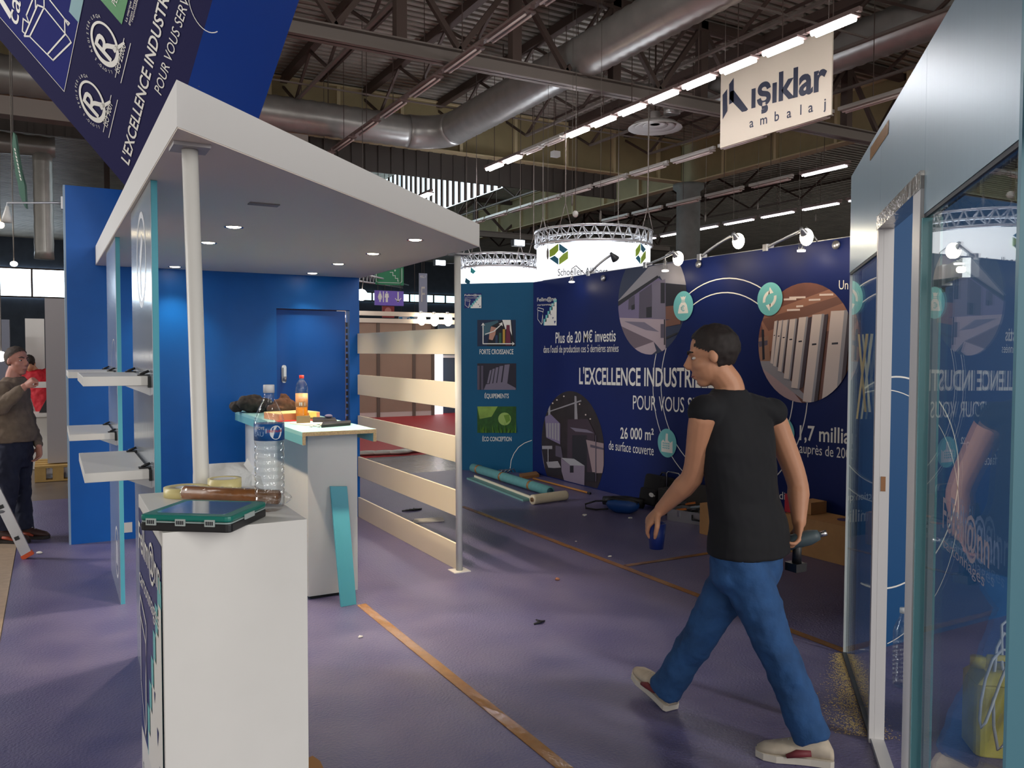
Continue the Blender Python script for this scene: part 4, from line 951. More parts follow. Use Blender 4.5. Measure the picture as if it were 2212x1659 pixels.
for px, py in ((1235, 610), (1437, 586), (1731, 543)):
    e = at_x(px, py, 5.40); lb = {1235: 'small clear cone lamp hanging under the white drum sign', 1437: 'small clear cone lamp hanging before the round machine photograph', 1731: 'small clear cone lamp hanging right of the recycling disc'}[px]
    t2 = thing('cone_lamp', lb, 'lamp', e, 'small cone lamps on the mural wall')
    k = 0.9
    MB().lathe([(0.008, 0.12), (0.018, 0.11), (0.026, 0.03), (0.030, 0.0), (0.028, 0.0), (0.022, 0.03), (0.012, 0.1), (0.0, 0.1)], e, 18).build('lamp_shade', glass_mat('lamp_glass', (0.92, 0.92, 0.92), 1.5), t2)
    MB().lathe([(0.0, -0.004), (0.033, -0.002), (0.035, 0.010), (0.0, 0.016)], e, 18).build('lamp', glow('small_halogen', (1.0, 0.9, 0.78), 7), t2)
    MB().tube([e+Vector((0, 0, 0.11)), e+Vector((0, 0, 0.16)), e+Vector((0.06, 0, 0.2)), (XM+0.03, e.y, 2.54), (XM+0.03, e.y, 2.515)], 0.006, 8).build('arm', ALU, t2)
    lamp('cone_lamp_light', 'POINT', e+Vector((-0.02, 0, -0.05)), 0.6, (1.0, 0.86, 0.66), 0.03)
for i, (px, py) in enumerate(((1303, 601), (1509, 571), (1806, 529))):
    e = at_x(px, py, XM-0.012)
    t2 = tag(MB().lathe([(0.0, -0.01), (0.035, -0.008), (0.035, 0.008), (0.0, 0.01)], (0, 0, 0), 20, Matrix.Translation(e) @ Matrix.Rotation(PI/2, 4, 'Y')).build('clamp_disc', ALU), ['round metal clamp disc under the dark arm lamp', 'round metal clamp disc right of the leftmost glowing lamp', 'round metal clamp disc near the fascia at the right end of the mural wall'][i], 'clamp', 'clamp discs on the mural wall top')
tag(MB().box((XM+0.08, 2.96, 2.521), (XM+0.095, 9.3, 2.54)).build('top_rail', ALU), 'thin bright rail along the top of the mural wall', 'rail')

# ================================================================ glass office on the right
G0 = Vector((3.66, 2.945, 0)); GD = Vector((-1, -1, 0)).normalized(); GN = Vector((-1, 1, 0)).normalized()   # GN faces the stand
def gp(s, n, z): return G0+GD*s+GN*n+Vector((0, 0, z))
def gbox(mb, s0, s1, n0, n1, z0, z1):
    return mb.hexa([gp(s0, n0, z0), gp(s1, n0, z0), gp(s1, n1, z0), gp(s0, n1, z0)], [gp(s0, n0, z1), gp(s1, n0, z1), gp(s1, n1, z1), gp(s0, n1, z1)])
def gs(px): return (at_pl(px, 800, G0, GN)-G0).dot(GD)
sL, sJ0, sJ1, sR0, sR1 = 0.0, gs(1894), gs(1926), gs(1972), gs(1988)
zg = 2.02; sEnd = gs(2203)
t = thing('glass_partition', 'glass partition with light blue silver fascia and white door frame at right', 'partition', gp(1, 0, 0))
zd = at_pl(1897, 500, G0, GN).z
m = MB(); gbox(m, 0, sJ0, -0.03, 0.0, zg, 2.52); gbox(m, sJ0+0.002, sR1, -0.03, 0.0, zd+0.05, 2.52); gbox(m, sR1+0.002, sEnd+0.35, -0.03, 0.0, zg, 2.52); m.build('fascia', FASC, t)
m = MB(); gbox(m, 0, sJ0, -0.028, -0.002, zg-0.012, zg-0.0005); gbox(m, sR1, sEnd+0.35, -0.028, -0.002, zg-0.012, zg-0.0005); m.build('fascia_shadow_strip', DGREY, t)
m = MB(); gbox(m, 0.012, sJ0-0.005, -0.018, -0.008, 0.012, zg-0.013); m.build('glass_pane', GLASS, t)
m = MB(); gbox(m, sR1+0.02, sEnd, -0.018, -0.008, 0.012, zg-0.013); m.build('glass_pane', GLASS, t)
m = MB(); gbox(m, 0, 0.011, -0.025, -0.002, 0, zg-0.013); m.build('edge_trim', WFRAME, t)
m = MB(); gbox(m, sR1+0.002, sR1+0.019, -0.05, 0.006, 0, zg-0.013); m.build('glass_edge', mat('glass_edge', srgb(110, 170, 178), 0.2), t)
m = MB(); gbox(m, sEnd, sEnd+0.02, -0.06, 0.012, 0, 2.52); m.build('corner_post', mat('teal_post', srgb(90, 140, 156), 0.35), t)
m = MB(); gbox(m, 0, sJ0, -0.02, 0.002, 0, 0.012); gbox(m, sR1, sEnd, -0.02, 0.002, 0, 0.012); m.build('floor_track', DGREY, t)
d = MB(); gbox(d, sJ0, sJ0+0.035, -0.012, 0.008, 0, zd+0.04); gbox(d, sJ0+0.01, sJ0+0.035, -0.05, -0.0125, 0, zd+0.0); do = d.build('door_frame', WFRAME, t)
d = MB(); gbox(d, sR0, sR1, -0.05, 0.010, 0, zd+0.04); d.build('door_frame', WFRAME, t)
d = MB(); gbox(d, sJ0, sR1, -0.05, 0.012, zd-0.0, zd+0.055); d.build('door_frame_top', CHROME if False else mat('taped_silver', srgb(190, 184, 178), 0.18, metal=0.7, bump=0.6, bscale=25), t)
zs = at_pl(1907, 1060, G0, GN).z
m = MB(); gbox(m, sJ0+0.0352, sJ0+0.037, -0.036, -0.018, zs-0.03, zs+0.03); m.build('strike_plate', mat('brass', srgb(150, 110, 80), 0.3, metal=0.8), do)
d = MB(); gbox(d, sJ0+0.036, sR0, -0.05, 0.0, 0.0, 0.02); d.build('threshold', WFRAME, t)
m = MB(); gbox(m, sR1+0.02, sR1+0.062, -0.035, -0.02, 0.0, zg-0.02); m.build('jamb_strip', mat('grey_jamb', srgb(150, 152, 158), 0.4), t)
# brown tape patch and crossed tapes
def gp_px(px, py, n=0.0015): return at_pl(px, py, G0+GN*n, GN)
tag(MB().poly([gp_px(1880, 320), gp_px(1879, 348), gp_px(1919, 288), gp_px(1920, 258)]).build('tape_patch', TAPE), 'brown tape patch high on the light blue fascia', 'tape')
m = MB(); m.poly([gp_px(1853, 722, 0.001), gp_px(1857, 722, 0.001), gp_px(1872, 890, 0.001), gp_px(1867, 890, 0.001)]); m.poly([gp_px(1870, 721, 0.002), gp_px(1876, 721, 0.002), gp_px(1853, 905, 0.002), gp_px(1849, 905, 0.002)])
tag(m.build('tape_cross', mat('yellowish_tape', srgb(200, 184, 130), 0.3)), 'crossed strips of yellowish tape on the narrow glass pane', 'tape')
# wordmark stuck on the big pane
x = MB(); a = gp_px(2036, 1138); b = gp_px(2136, 1128); w = (b-a).length
text(x, 'Fellm@nn', a, GD, (0, 0, 1), w, 0.085, 0.01); text(x, 'cartonnages', a+GD*0.01+Vector((0, 0, -0.05)), GD, (0, 0, 1), w*0.9, 0.03)
tag(x.build('glass_lettering', mat('frosted_decal', srgb(136, 132, 146), 0.4)), 'frosted lettering low on the big glass pane at right', 'lettering')
# inner wall of the office with ring lines
t = thing('office_wall', 'bright blue printed wall inside the glass office behind the open door', 'wall', (4.6, 2.99, 0))
OB = mat('office_blue', srgb(2, 72, 124), 0.45)
MB().box((3.70, 2.90, 0), (5.548, 2.938, 2.5)).build('wall_panel', OB, t)
m = MB()
def ring_xz(mb, y, cx, cz, r, w, n=96):
    for k in range(n):
        a0, a1 = 2*PI*k/n, 2*PI*(k+1)/n; P = [(cx+q*math.cos(a), y, cz+q*math.sin(a)) for a, q in ((a0, r), (a1, r), (a1, r-w), (a0, r-w))]
        if all(3.71 < p[0] < 5.54 and 0.01 < p[2] < 2.49 for p in P): mb.poly(P)
q = at_y(1935, 812, 2.899); ring_xz(m, 2.8985, q.x, q.z-0.58, 0.58, 0.009); q2 = at_y(1930, 840, 2.899); ring_xz(m, 2.8985, q2.x-0.1, q2.z-0.7, 0.70, 0.005)
m.build('ring_lines', LET, t)
# water bottle on the office floor
b = at_z(1948, 1482, 0.001); water_bottle(b, 'clear water bottle without label on the floor behind the glass door frame', False)
# yellow jerrycan
j = at_z(2172, 1618, 0)
t = thing('jerrycan', 'yellow plastic jerrycan standing behind the glass at lower right', 'jerrycan', j)
YL = mat('yellow_plastic', srgb(214, 196, 74), 0.45)
MJ = Matrix.Translation((j.x, j.y, 0)) @ Matrix.Rotation(math.radians(-40), 4, 'Z') @ Matrix.Scale(1.3, 4)
m = MB().bbox((-0.11, -0.075, 0.0), (0.11, 0.075, 0.22), 0.025, MJ); m.hexa([MJ @ Vector(v) for v in ((-0.11, -0.07, 0.22), (0.11, -0.07, 0.22), (0.11, 0.07, 0.22), (-0.11, 0.07, 0.22))], [MJ @ Vector(v) for v in ((-0.075, -0.05, 0.255), (0.085, -0.05, 0.255), (0.085, 0.05, 0.255), (-0.075, 0.05, 0.255))]); m.build('body', YL, t, bevel=0.006)
MB().tube([MJ @ Vector(v) for v in ((-0.07, 0, 0.25), (-0.055, 0, 0.285), (0.05, 0, 0.285), (0.07, 0, 0.25))], 0.014, 10).build('handle', YL, t)
MB().lathe([(0.022, 0.255), (0.022, 0.285), (0.0, 0.285)], (-0.085, 0.0, 0), 16, MJ).build('cap', YL, t)
# tangle of pale cable over the jerrycan
m = MB(); rnd = random.Random(4)
for k in range(3):
    pts = []
    for i in range(15):
        a = i/14*PI*(1.4+0.3*k); pts.append(Vector((j.x+0.05*k+(0.27-0.03*k)*math.cos(a), j.y-0.02+(0.05+0.03*k)*math.sin(a*1.3), max(0.008, 0.40+0.05*k-0.38*abs(math.cos(a))**2*(1 if k else 0.6)))))
    m.tube(pts, 0.006, 6)
tag(m.build('cable', mat('pale_cable', srgb(200, 200, 206), 0.5)), 'loops of pale cable hanging over the yellow jerrycan', 'cable')
# leaning greenish profile behind the glass
p = at_d(2190, 1190, 3.2); q = at_d(2145, 850, 3.35)
lb = at_z(2230, 1290, 0); 
m = MB(); beam(Vector((2.78, 0.98, 0.03)), Vector((2.63, 1.30, 1.42)), 0.05, 0.08, m)
tag(m.build('leaning_profile', mat('green_grey_profile', srgb(120, 140, 112), 0.5)), 'grey green board leaning behind the big glass pane', 'board')
# glass door fitting
f0 = gp_px(2014, 602, -0.03)
t = thing('door_closer', 'silver glass door fitting behind the big pane near its top', 'door fitting', f0)
z0, z1 = f0.z-0.03, f0.z+0.03; s0 = (f0-G0).dot(GD)
m = MB(); gbox(m, s0, s0+0.12, -0.06, -0.032, z0, z1); m.build('fitting_block', ALU, t)
m = MB(); gbox(m, s0+0.121, s0+0.34, -0.056, -0.036, z0+0.004, z1-0.004); m.build('fitting_bar', CHROME, t)
m = MB(); gbox(m, s0-0.012, s0+0.012, -0.064, -0.03, z0-0.012, z0+0.02); gbox(m, s0-0.012, s0+0.012, -0.064, -0.03, z1-0.02, z1+0.012); m.build('hinge', BLK, t)
# cardboard sheets and debris inside
rnd = random.Random(11)
for i, (x_, y_, a, s_) in enumerate(((3.35, 1.75, 20, .14), (3.0, 1.55, -25, .17), (3.55, 1.9, 50, .13), (2.75, 1.35, 10, .12))):
    M = Matrix.Translation((x_, y_, 0.001)) @ Matrix.Rotation(math.radians(a), 4, 'Z')
    tag(MB().box((-s_, -s_*0.6, 0), (s_, s_*0.6, 0.006), M).build('cardboard_sheet', CARD), ['cardboard sheet on the office floor nearest the blue inner wall', 'cardboard sheet in the middle of the office floor', 'cardboard sheet at the far corner of the office floor', 'cardboard sheet beside the yellow jerrycan'][i], 'cardboard', 'cardboard sheets on the office floor')
# sawdust along the glass foot
m = MB(); rnd = random.Random(21)
for k in range(3200):
    s = rnd.random()*1.0-0.0; n_ = 0.004+abs(rnd.gauss(0, 0.07))*(0.3+s*0.9)
    c = gp(s, n_ if rnd.random() < 0.8 else -0.03-n_*0.5, 0.0015); r = 0.0018+rnd.random()*0.0034
    a = rnd.random()*6.28; m.add([(c.x+r*math.cos(a+q*2.1), c.y+r*math.sin(a+q*2.1), 0.0016) for q in range(3)]+[(c.x, c.y, 0.003)], [(0, 1, 3), (1, 2, 3), (2, 0, 3)])
tag(m.build('sawdust', mat('sawdust', srgb(206, 178, 124), 0.9)), 'sawdust spilled along the foot of the glass partition', 'sawdust', kind='stuff')

# ================================================================ things on the carpet
CT = mat('mint_carpet_roll', srgb(92, 150, 152), 0.8, noise=0.08, nscale=15)
a, b = at_z(1022, 1020, 0), at_z(1188, 1073, 0)
r = 0.055
t = thing('carpet_roll', 'mint green rolled carpet tied with brown tape on the floor before the mural', 'roll', (a+b)/2)
A_, B_ = Vector((a.x, a.y, r*1.1)), Vector((b.x, b.y, r*1.1)); d = (B_-A_)
MB().tube([A_, A_+d*0.5, B_], [r, r*1.05, r], 24).build('roll', CT, t)
for f in (0.08, 0.42, 0.78): MB().tube([A_+d*f, A_+d*(f+0.02)], r*1.09, 24).build('tie_tape', TAPE, t)
MB().tube([B_+d.normalized()*0.001, B_+d.normalized()*0.004], r*0.7, 20).build('roll_end', mat('roll_end_dark', srgb(30, 70, 84), 0.9), t)
a, b = at_z(1024, 1034, 0), at_z(1148, 1082, 0)
s = (b-a).normalized(); s = Vector((s.y, -s.x, 0))
t = thing('teal_board', 'long teal board with raw edge lying beside the mint roll', 'board', (a+b)/2)
MB().hexa([a, b, b+s*0.10, a+s*0.10], [v+Vector((0, 0, 0.02)) for v in (a, b, b+s*0.10, a+s*0.10)]).build('board', mat('grey_teal_board', srgb(108, 152, 148), 0.6), t)
MB().hexa([v+Vector((0, 0, 0.0205)) for v in (a-s*0.018, b-s*0.018, b, a)], [v+Vector((0, 0, 0.045)) for v in (a-s*0.018, b-s*0.018, b, a)]).build('upstand', CREAM, t)
MB().hexa([v for v in (a-s*0.018, b-s*0.018, b-s*0.001, a-s*0.001)], [v+Vector((0, 0, 0.020)) for v in (a-s*0.018, b-s*0.018, b-s*0.001, a-s*0.001)]).build('raw_edge', CHIP, t)
a, b = at_z(1150, 1090, 0), at_z(1222, 1080, 0); r = 0.052
t = thing('film_roll', 'cream roll of stretch film in front of the mint roll', 'roll', (a+b)/2)
A_, B_ = Vector((a.x, a.y, r)), Vector((b.x, b.y, r)); d = (B_-A_).normalized()
FR = mat('stretch_film_roll', srgb(214, 200, 170), 0.3, bump=0.2, bscale=80)
M = Matrix.Translation(A_) @ d.to_track_quat('Z', 'Y').to_matrix().to_4x4(); Lr = (B_-A_).length
MB().lathe([(0.024, 0), (r, 0), (r*1.02, 0.02), (r*1.02, Lr-0.02), (r, Lr), (0.024, Lr), (0.024, 0)], (0, 0, 0), 28, M).build('film', FR, t)
MB().lathe([(0.02, -0.012), (0.0235, -0.012), (0.0235, Lr+0.012), (0.02, Lr+0.012), (0.02, -0.012)], (0, 0, 0), 20, M).build('core', mat('brown_core', srgb(130, 96, 66), 0.8), t)
a, b = at_z(1152, 1036, 0), at_z(1270, 1067, 0)
t = thing('wooden_stick', 'long wooden stick with black end beside the mural foot', 'stick', (a+b)/2)
o_ = Vector((0, 0, 0.014)); MB().tube([a+o_, b+o_], 0.012, 12).build('shaft', mat('orange_wood', srgb(190, 128, 60), 0.5), t)
MB().tube([b+o_+(b-a).normalized()*0.001, b+o_+(b-a).normalized()*0.05], 0.013, 12).build('end_cap', BLK, t)
a, b = at_z(1128, 1036, 0), at_z(1165, 1030, 0)
tag(MB().hexa([a, b, b+Vector((0.1, 0.25, 0)), a+Vector((0.1, 0.25, 0))], [v+Vector((0, 0, 0.035)) for v in (a, b, b+Vector((0.1, 0.25, 0)), a+Vector((0.1, 0.25, 0)))]).build('flat_carton', CARDD), 'flat brown carton lying behind the mint roll', 'carton')
c = Vector((5.18, 9.52, 0))
m = MB(); rnd = random.Random(2)
for k in range(4): m.tube([c+Vector((-0.14+0.06*k, 0, 0.012)), c+Vector((-0.1+0.06*k, -0.02, 0.05)), c+Vector((-0.02+0.06*k, 0.02, 0.055)), c+Vector((0.03+0.05*k, 0.01, 0.012))], 0.007, 6)
tag(m.build('wire_bundle', ALU), 'small silver wire bundle at the foot of the teal corner panel', 'wire')
# blue tool bag with cable loop
c = at_z(1345, 1108, 0); t = thing('tool_bag', 'blue and black tool pouch with cable loop on the carpet', 'bag', c)
MBag = Matrix.Translation((c.x, c.y, 0)) @ Matrix.Rotation(math.radians(-58), 4, 'Z')
m = MB(); m.lathe([(0.0, 0.0), (0.5, 0.03), (0.85, 0.3), (1.0, 0.65), (0.9, 0.9), (0.5, 1.0), (0, 1.0)], (0, 0, 0), 20, MBag @ Matrix.Diagonal((0.18, 0.085, 0.13, 1))); m.build('pouch', mat('blue_nylon', srgb(20, 70, 140), 0.5), t)
MB().tube([MBag @ Vector(v) for v in ((-0.17, 0, 0.10), (-0.1, 0, 0.135), (0.02, 0.0, 0.125), (0.16, 0, 0.10))], 0.03, 12).build('rim', BLK, t)
MB().tube([MBag @ Vector(v) for v in ((-0.14, 0, 0.11), (-0.3, 0.02, 0.09), (-0.42, 0.03, 0.045), (-0.40, 0.0, 0.012), (-0.28, -0.02, 0.01), (-0.15, -0.02, 0.03))], 0.009, 8).build('cable_loop', BLK, t)
c = at_z(1388, 1099, 0); c.y += 0.12; c.x -= 0.12; t = thing('tool_roll', 'black padded tool roll behind the blue pouch', 'bag', c)
MB().tube([(c.x-0.14, c.y+0.2, 0.06), (c.x, c.y, 0.065), (c.x+0.1, c.y-0.16, 0.06)], [0.045, 0.062, 0.05], 16).build('roll', BLK, t)
# rucksack
c = at_z(1418, 1085, 0); t = thing('rucksack', 'black rucksack with white sign standing against the mural wall', 'bag', (c.x, c.y, 0))
c = Vector((5.40, at_x(1416, 1085, 5.40).y, 0))
BC = mat('black_cloth', srgb(20, 18, 22), 0.8)
MR = Matrix.Translation((c.x, c.y, 0)) @ Matrix.Rotation(math.radians(12), 4, 'Y')
MB().bbox((-0.10, -0.16, 0.02), (0.09, 0.16, 0.34), 0.05, MR).build('body', BC, t, bevel=0.03)
MB().bbox((-0.15, -0.12, 0.03), (-0.101, 0.12, 0.19), 0.02, MR).build('front_pocket', BC, t, bevel=0.015)
MB().tube([MR @ Vector(v) for v in ((0.03, -0.05, 0.335), (0.03, -0.03, 0.375), (0.03, 0.03, 0.375), (0.03, 0.05, 0.335))], 0.008, 8).build('handle', BLK, t)
e = at_x(1407, 1069, c.x-0.165); x = MB()
ring = [(e.x, e.y+0.035*math.cos(k*PI/9)*1.1, e.z+0.022*math.sin(k*PI/9)) for k in range(18)]; x.poly(ring); x.poly([(e.x-0.001, e.y-0.045, e.z-0.014), (e.x-0.001, e.y-0.06, e.z-0.002), (e.x-0.001, e.y-0.05, e.z+0.008)]); x.build('white_sign', LET, t)
# trolley frame with box
c = at_z(1445, 1092, 0)
t = thing('trolley_case', 'dark case with chrome pull handle behind the silver tool case', 'case', (5.2, c.y, 0))
yy = at_x(1441, 1020, 5.38).y; yb = yy-0.2; zt = at_x(1445, 1019, 5.38).z
MB().box((5.25, yb, 0.0), (5.5, yy-0.02, 0.26)).build('body', mat('dark_brown_case', srgb(40, 34, 30), 0.6), t, bevel=0.01)
MB().tube([(5.38, yy, 0.02), (5.38, yy, zt-0.02), (5.38, yy-0.02, zt), (5.38, yb+0.02, zt), (5.38, yb, zt-0.02), (5.38, yb, 0.262)], 0.008, 8).build('pull_handle', CHROME, t)
# open aluminium tool case
p0 = at_z(1441, 1123, 0); p1 = at_z(1525, 1137, 0)
t = thing('tool_case', 'open silver aluminium tool case full of tools left of the cardboard box', 'case', (p0+p1)/2)
ex = (p1-p0).normalized(); ey = Vector((-ex.y, ex.x, 0)); L_ = (p1-p0).length+0.04
if ey.y < 0: ey = -ey
MT = Matrix(((ex.x, ey.x, 0, p0.x), (ex.y, ey.y, 0, p0.y), (0, 0, 1, 0), (0, 0, 0, 1)))
m = MB().box((0, 0, 0), (L_, 0.01, 0.11), MT).box((0, 0.24, 0), (L_, 0.25, 0.11), MT).box((0, 0.01, 0), (0.01, 0.24, 0.11), MT).box((L_-0.01, 0.01, 0), (L_, 0.24, 0.11), MT).box((0.01, 0.01, 0), (L_-0.01, 0.24, 0.008), MT); m.build('body', ALU, t)
MB().box((0.0, 0.255, 0.10), (L_, 0.275, 0.33), MT).build('lid', mat('case_lid_dark', srgb(60, 56, 54), 0.5), t)
m = MB().tube([MT @ Vector(v) for v in ((L_*0.6, -0.002, 0.085), (L_*0.62, -0.02, 0.045), (L_*0.88, -0.02, 0.045), (L_*0.9, -0.002, 0.085))], 0.009, 8); m.build('handle', BLK, t)
for f in (0.28,): MB().box((L_*f-0.012, -0.008, 0.05), (L_*f+0.012, -0.0005, 0.10), MT).build('latch', CHROME, t)
rnd = random.Random(8); TM = [BLK, CHROME, mat('orange_handle', srgb(200, 110, 40), 0.5), DGREY]
for k in range(9):
    x_ = 0.03+rnd.random()*(L_-0.12); y_ = 0.03+rnd.random()*0.17; tag(beam(MT @ Vector((x_, y_, 0.07+0.012*k)), MT @ Vector((x_+0.09, y_+0.03, 0.085+0.013*k)), 0.018, mb=None).build('hand_tool', TM[k % 4]), 'hand tool lying in the open aluminium case', 'tool', 'hand tools in the aluminium case')
c = MT @ Vector((L_*0.82, 0.1, 0.11)); tag(MB().box((c.x-0.04, c.y-0.03, 0.11), (c.x+0.03, c.y+0.03, 0.19)).build('chrome_tin', mat('chrome_tin', srgb(210, 196, 160), 0.2, metal=0.9)), 'shiny tin standing in the aluminium tool case', 'tin')
# cardboard box left of the walking man's legs, and the open box at right
def openbox(t, p0, ex, ey, L, D, H, open_end=True, th=0.005):
    M = Matrix(((ex.x, ey.x, 0, p0.x), (ex.y, ey.y, 0, p0.y), (0, 0, 1, 0), (0, 0, 0, 1)))
    m = MB(); m.box((0, 0, 0.002), (L, th, H), M).box((0, D-th, 0.002), (L, D, H), M).box((0, th, 0.002), (th, D-th, H), M).box((th, th, 0.002), (L, D-th, 0.002+th), M).box((th, th, H-th), (L, D-th, H), M)
    m.build('box_body', CARD, t); return M
p0 = at_z(1511, 1152, 0); p1 = at_z(1580, 1168, 0)
q0 = at_z(1828, 1224, 0)
ex = V_(0.03, -1, 0); ey = Vector((-ex.y, ex.x, 0)); ey = ey if ey.x > 0 else -ey
Lb = 0.62; pb = q0-ex*Lb
t = thing('cardboard_box', 'long open cardboard box with raised flaps beside the glass edge', 'box', q0)
M = openbox(t, pb, ex, ey, Lb, 0.34, 0.30)
fl = [M @ Vector(v) for v in ((Lb, 0.01, 0.30), (Lb, 0.33, 0.30), (Lb+0.13, 0.30, 0.235), (Lb+0.15, 0.02, 0.235))]
m = MB().hexa(fl, [v+Vector((0, 0, 0.004)) for v in fl]); m.build('flap', mat('cardboard_light', srgb(206, 160, 100), 0.8), t)
fl = [M @ Vector(v) for v in ((Lb+0.001, 0.0, 0.01), (Lb+0.001, 0.0, 0.30), (Lb+0.10, -0.03, 0.28), (Lb+0.10, -0.03, 0.02))]
m = MB().hexa(fl, [v+Vector((0.004, -0.004, 0)) for v in fl]); m.build('flap', CARD, t)
tp_ = M @ Vector((Lb*0.72, 0.2, 0.302)); MB().lathe([(0.0, 0), (0.055, 0), (0.055, 0.003), (0, 0.003)], tp_, 24).build('round_sticker', mat('purple_sticker', srgb(70, 50, 100), 0.5), t)
for k in range(2):
    c = M @ Vector((Lb+0.03+0.05*k, 0.10+0.06*k, 0.0)); tag(MB().ball((c.x, c.y, 0.022), (0.035, 0.025, 0.02), 10, 6).build('cookie_wrapper', mat('white_brown_wrapper', srgb(200, 170, 140), 0.4, noise=0.5, nscale=30)), 'crumpled wrapper %s the open cardboard box' % ('lying in the mouth of' if k == 0 else 'just outside'), 'wrapper', 'wrappers at the cardboard box')
t = thing('cardboard_box', 'closed cardboard box right beside the silver tool case', 'box', p0)
M2 = Matrix(((ex.x, ey.x, 0, p0.x), (ex.y, ey.y, 0, p0.y), (0, 0, 1, 0), (0, 0, 0, 1)))
MB().box((0, 0, 0), (0.34, 0.30, 0.27), M2).build('box_body', CARD, t)
MB().box((0, 0.12, 0.2702), (0.34, 0.18, 0.2712), M2).build('sealing_tape', TAPE, t)
c = M @ Vector((0.12, 0.22, 0.302))
t = thing('small_carton', 'small carton standing on the long cardboard box', 'carton', c)
MB().box((c.x-0.09, c.y-0.07, 0.303), (c.x+0.09, c.y+0.07, 0.40)).build('body', CARD, t)
c = M @ Vector((0.02, 0.10, 0.302))
tag(MB().box((c.x-0.04, c.y-0.04, 0.303), (c.x+0.04, c.y+0.04, 0.45)).build('red_packet', mat('red_print', srgb(190, 40, 50), 0.4)), 'red packet standing on the long cardboard box behind the man', 'packet')
# litter
LW = mat('paper', srgb(240, 236, 228), 0.7)
for i, (px, py, s, mm, lb) in enumerate(((1262, 1115, .035, LW, 'crumpled white paper scrap before the blue tool pouch'), (1362, 1120, .025, LW, 'thin white scrap right of the blue tool pouch'), (1205, 1253, .03, mat('brown_scrap', srgb(150, 100, 80), 0.7), 'brown paper scrap in the middle of the carpet'), (780, 1377, .018, LW, 'tiny white scrap right of the podium'), (1318, 1203, .02, LW, 'tiny white scrap on the tape crossing'), (82, 1196, .03, LW, 'white scrap beside the orange ladder foot'), (1245, 1170, .012, LW, 'tiny pale scrap left of the tape crossing'))):
    c = at_z(px, py, 0); m = MB(); rnd = random.Random(i+5)
    for k in range(4): m.ball((c.x+(rnd.random()-.5)*s, c.y+(rnd.random()-.5)*s, s*0.28), (s*(0.3+0.4*rnd.random()), s*(0.3+0.3*rnd.random()), s*0.28), 7, 5)
    tag(m.build('scrap', mm), lb, 'scrap')
c = at_z(1164, 1346, 0.0); m = MB()
for k in range(5): m.tube([c+Vector((-0.04+0.012*k, -0.01, 0.004)), c+Vector((0.0, 0.012*k-0.02, 0.012)), c+Vector((0.045-0.006*k, 0.01, 0.004))], 0.005, 6)
tag(m.build('black_scrap', BLK), 'black tangled scrap in the middle of the open carpet', 'scrap')
c = at_z(672, 1650, 0.0); m = MB(); m.poly([(c.x-0.05, c.y+0.03, 0.002), (c.x+0.02, c.y+0.05, 0.006), (c.x+0.035, c.y, 0.004), (c.x+0.03, c.y-0.08, 0.003), (c.x-0.05, c.y-0.08, 0.002)])
tag(m.build('cardboard_scrap', CARDD), 'torn brown cardboard scrap at the podium foot', 'scrap')
# ================================================================ tilted hanging sign at upper left
def cam_v(a, b, c): return Vector(RT*a+UP*b+FW*c)
HU = cam_v(0.65, -0.757, 0.0).normalized()           # along the lower edge, down to the right
HV = cam_v(0.518, 0.534, -0.667).normalized()        # along the lettering, up towards the viewer
HN = HU.cross(HV).normalized()
if HN.dot(Vector(FW)) > 0: HN = -HN                  # printed side looks at the viewer
HP = at_d(325, 465, 6.3)
def HQ(px, py, l=0.0): return at_pl(px, py, HP+HN*0.0015*l, HN)
HSGN = mat('sign_navy', srgb(34, 32, 78), 0.8, spec=0.15); HSB = mat('sign_blue', srgb(4, 62, 158), 0.5); HPB = mat('sign_panel_blue', srgb(36, 42, 122), 0.8, spec=0.15)
t = thing('hanging_sign', 'big tilted navy and blue box sign with white lettering hanging at upper left', 'sign', HP)
L = 3.4; B0 = HP; B1 = HP-HU*3.1
q = HQ(459, 0); dB = (q-B0).normalized(); T0 = B0+dB*L; T1 = B1+HV*L
MB().poly([B1, B0, T0, T1]).build('printed_face', HSGN, t)
wv = -HN
# blue side: lower right corner found on the plane spanned by the shared edge and the depth direction
sn = dB.cross(wv).normalized()
E0 = at_pl(556, 265, B0, sn); E1 = at_pl(640, 18, B0, sn); de = (E1-E0).normalized(); E0b = E0-de*0.55; E2 = E0b+de*(L+0.6)
MB().poly([B0, E0b, E2, T0]).build('blue_side', HSB, t)
bk = [B1+(E0b-B0), E0b, E2, T1+(E2-T0)]
m = MB(); m.poly(bk); m.poly([B1, B0, E0b, bk[0]]); m.poly([T1, T0, E2, bk[3]]); m.poly([B1, T1, bk[3], bk[0]]); m.build('rear_shell', HSB, t)
def hline(mb, pts, w, l):
    for i in range(len(pts)-1):
        a, b = HQ(*pts[i], l), HQ(*pts[i+1], l); d = (b-a).normalized(); s = d.cross(HN)*w; a2 = a-d*w*0.8; b2 = b+d*w*0.8; mb.poly([a2-s, b2-s, b2+s, a2+s])
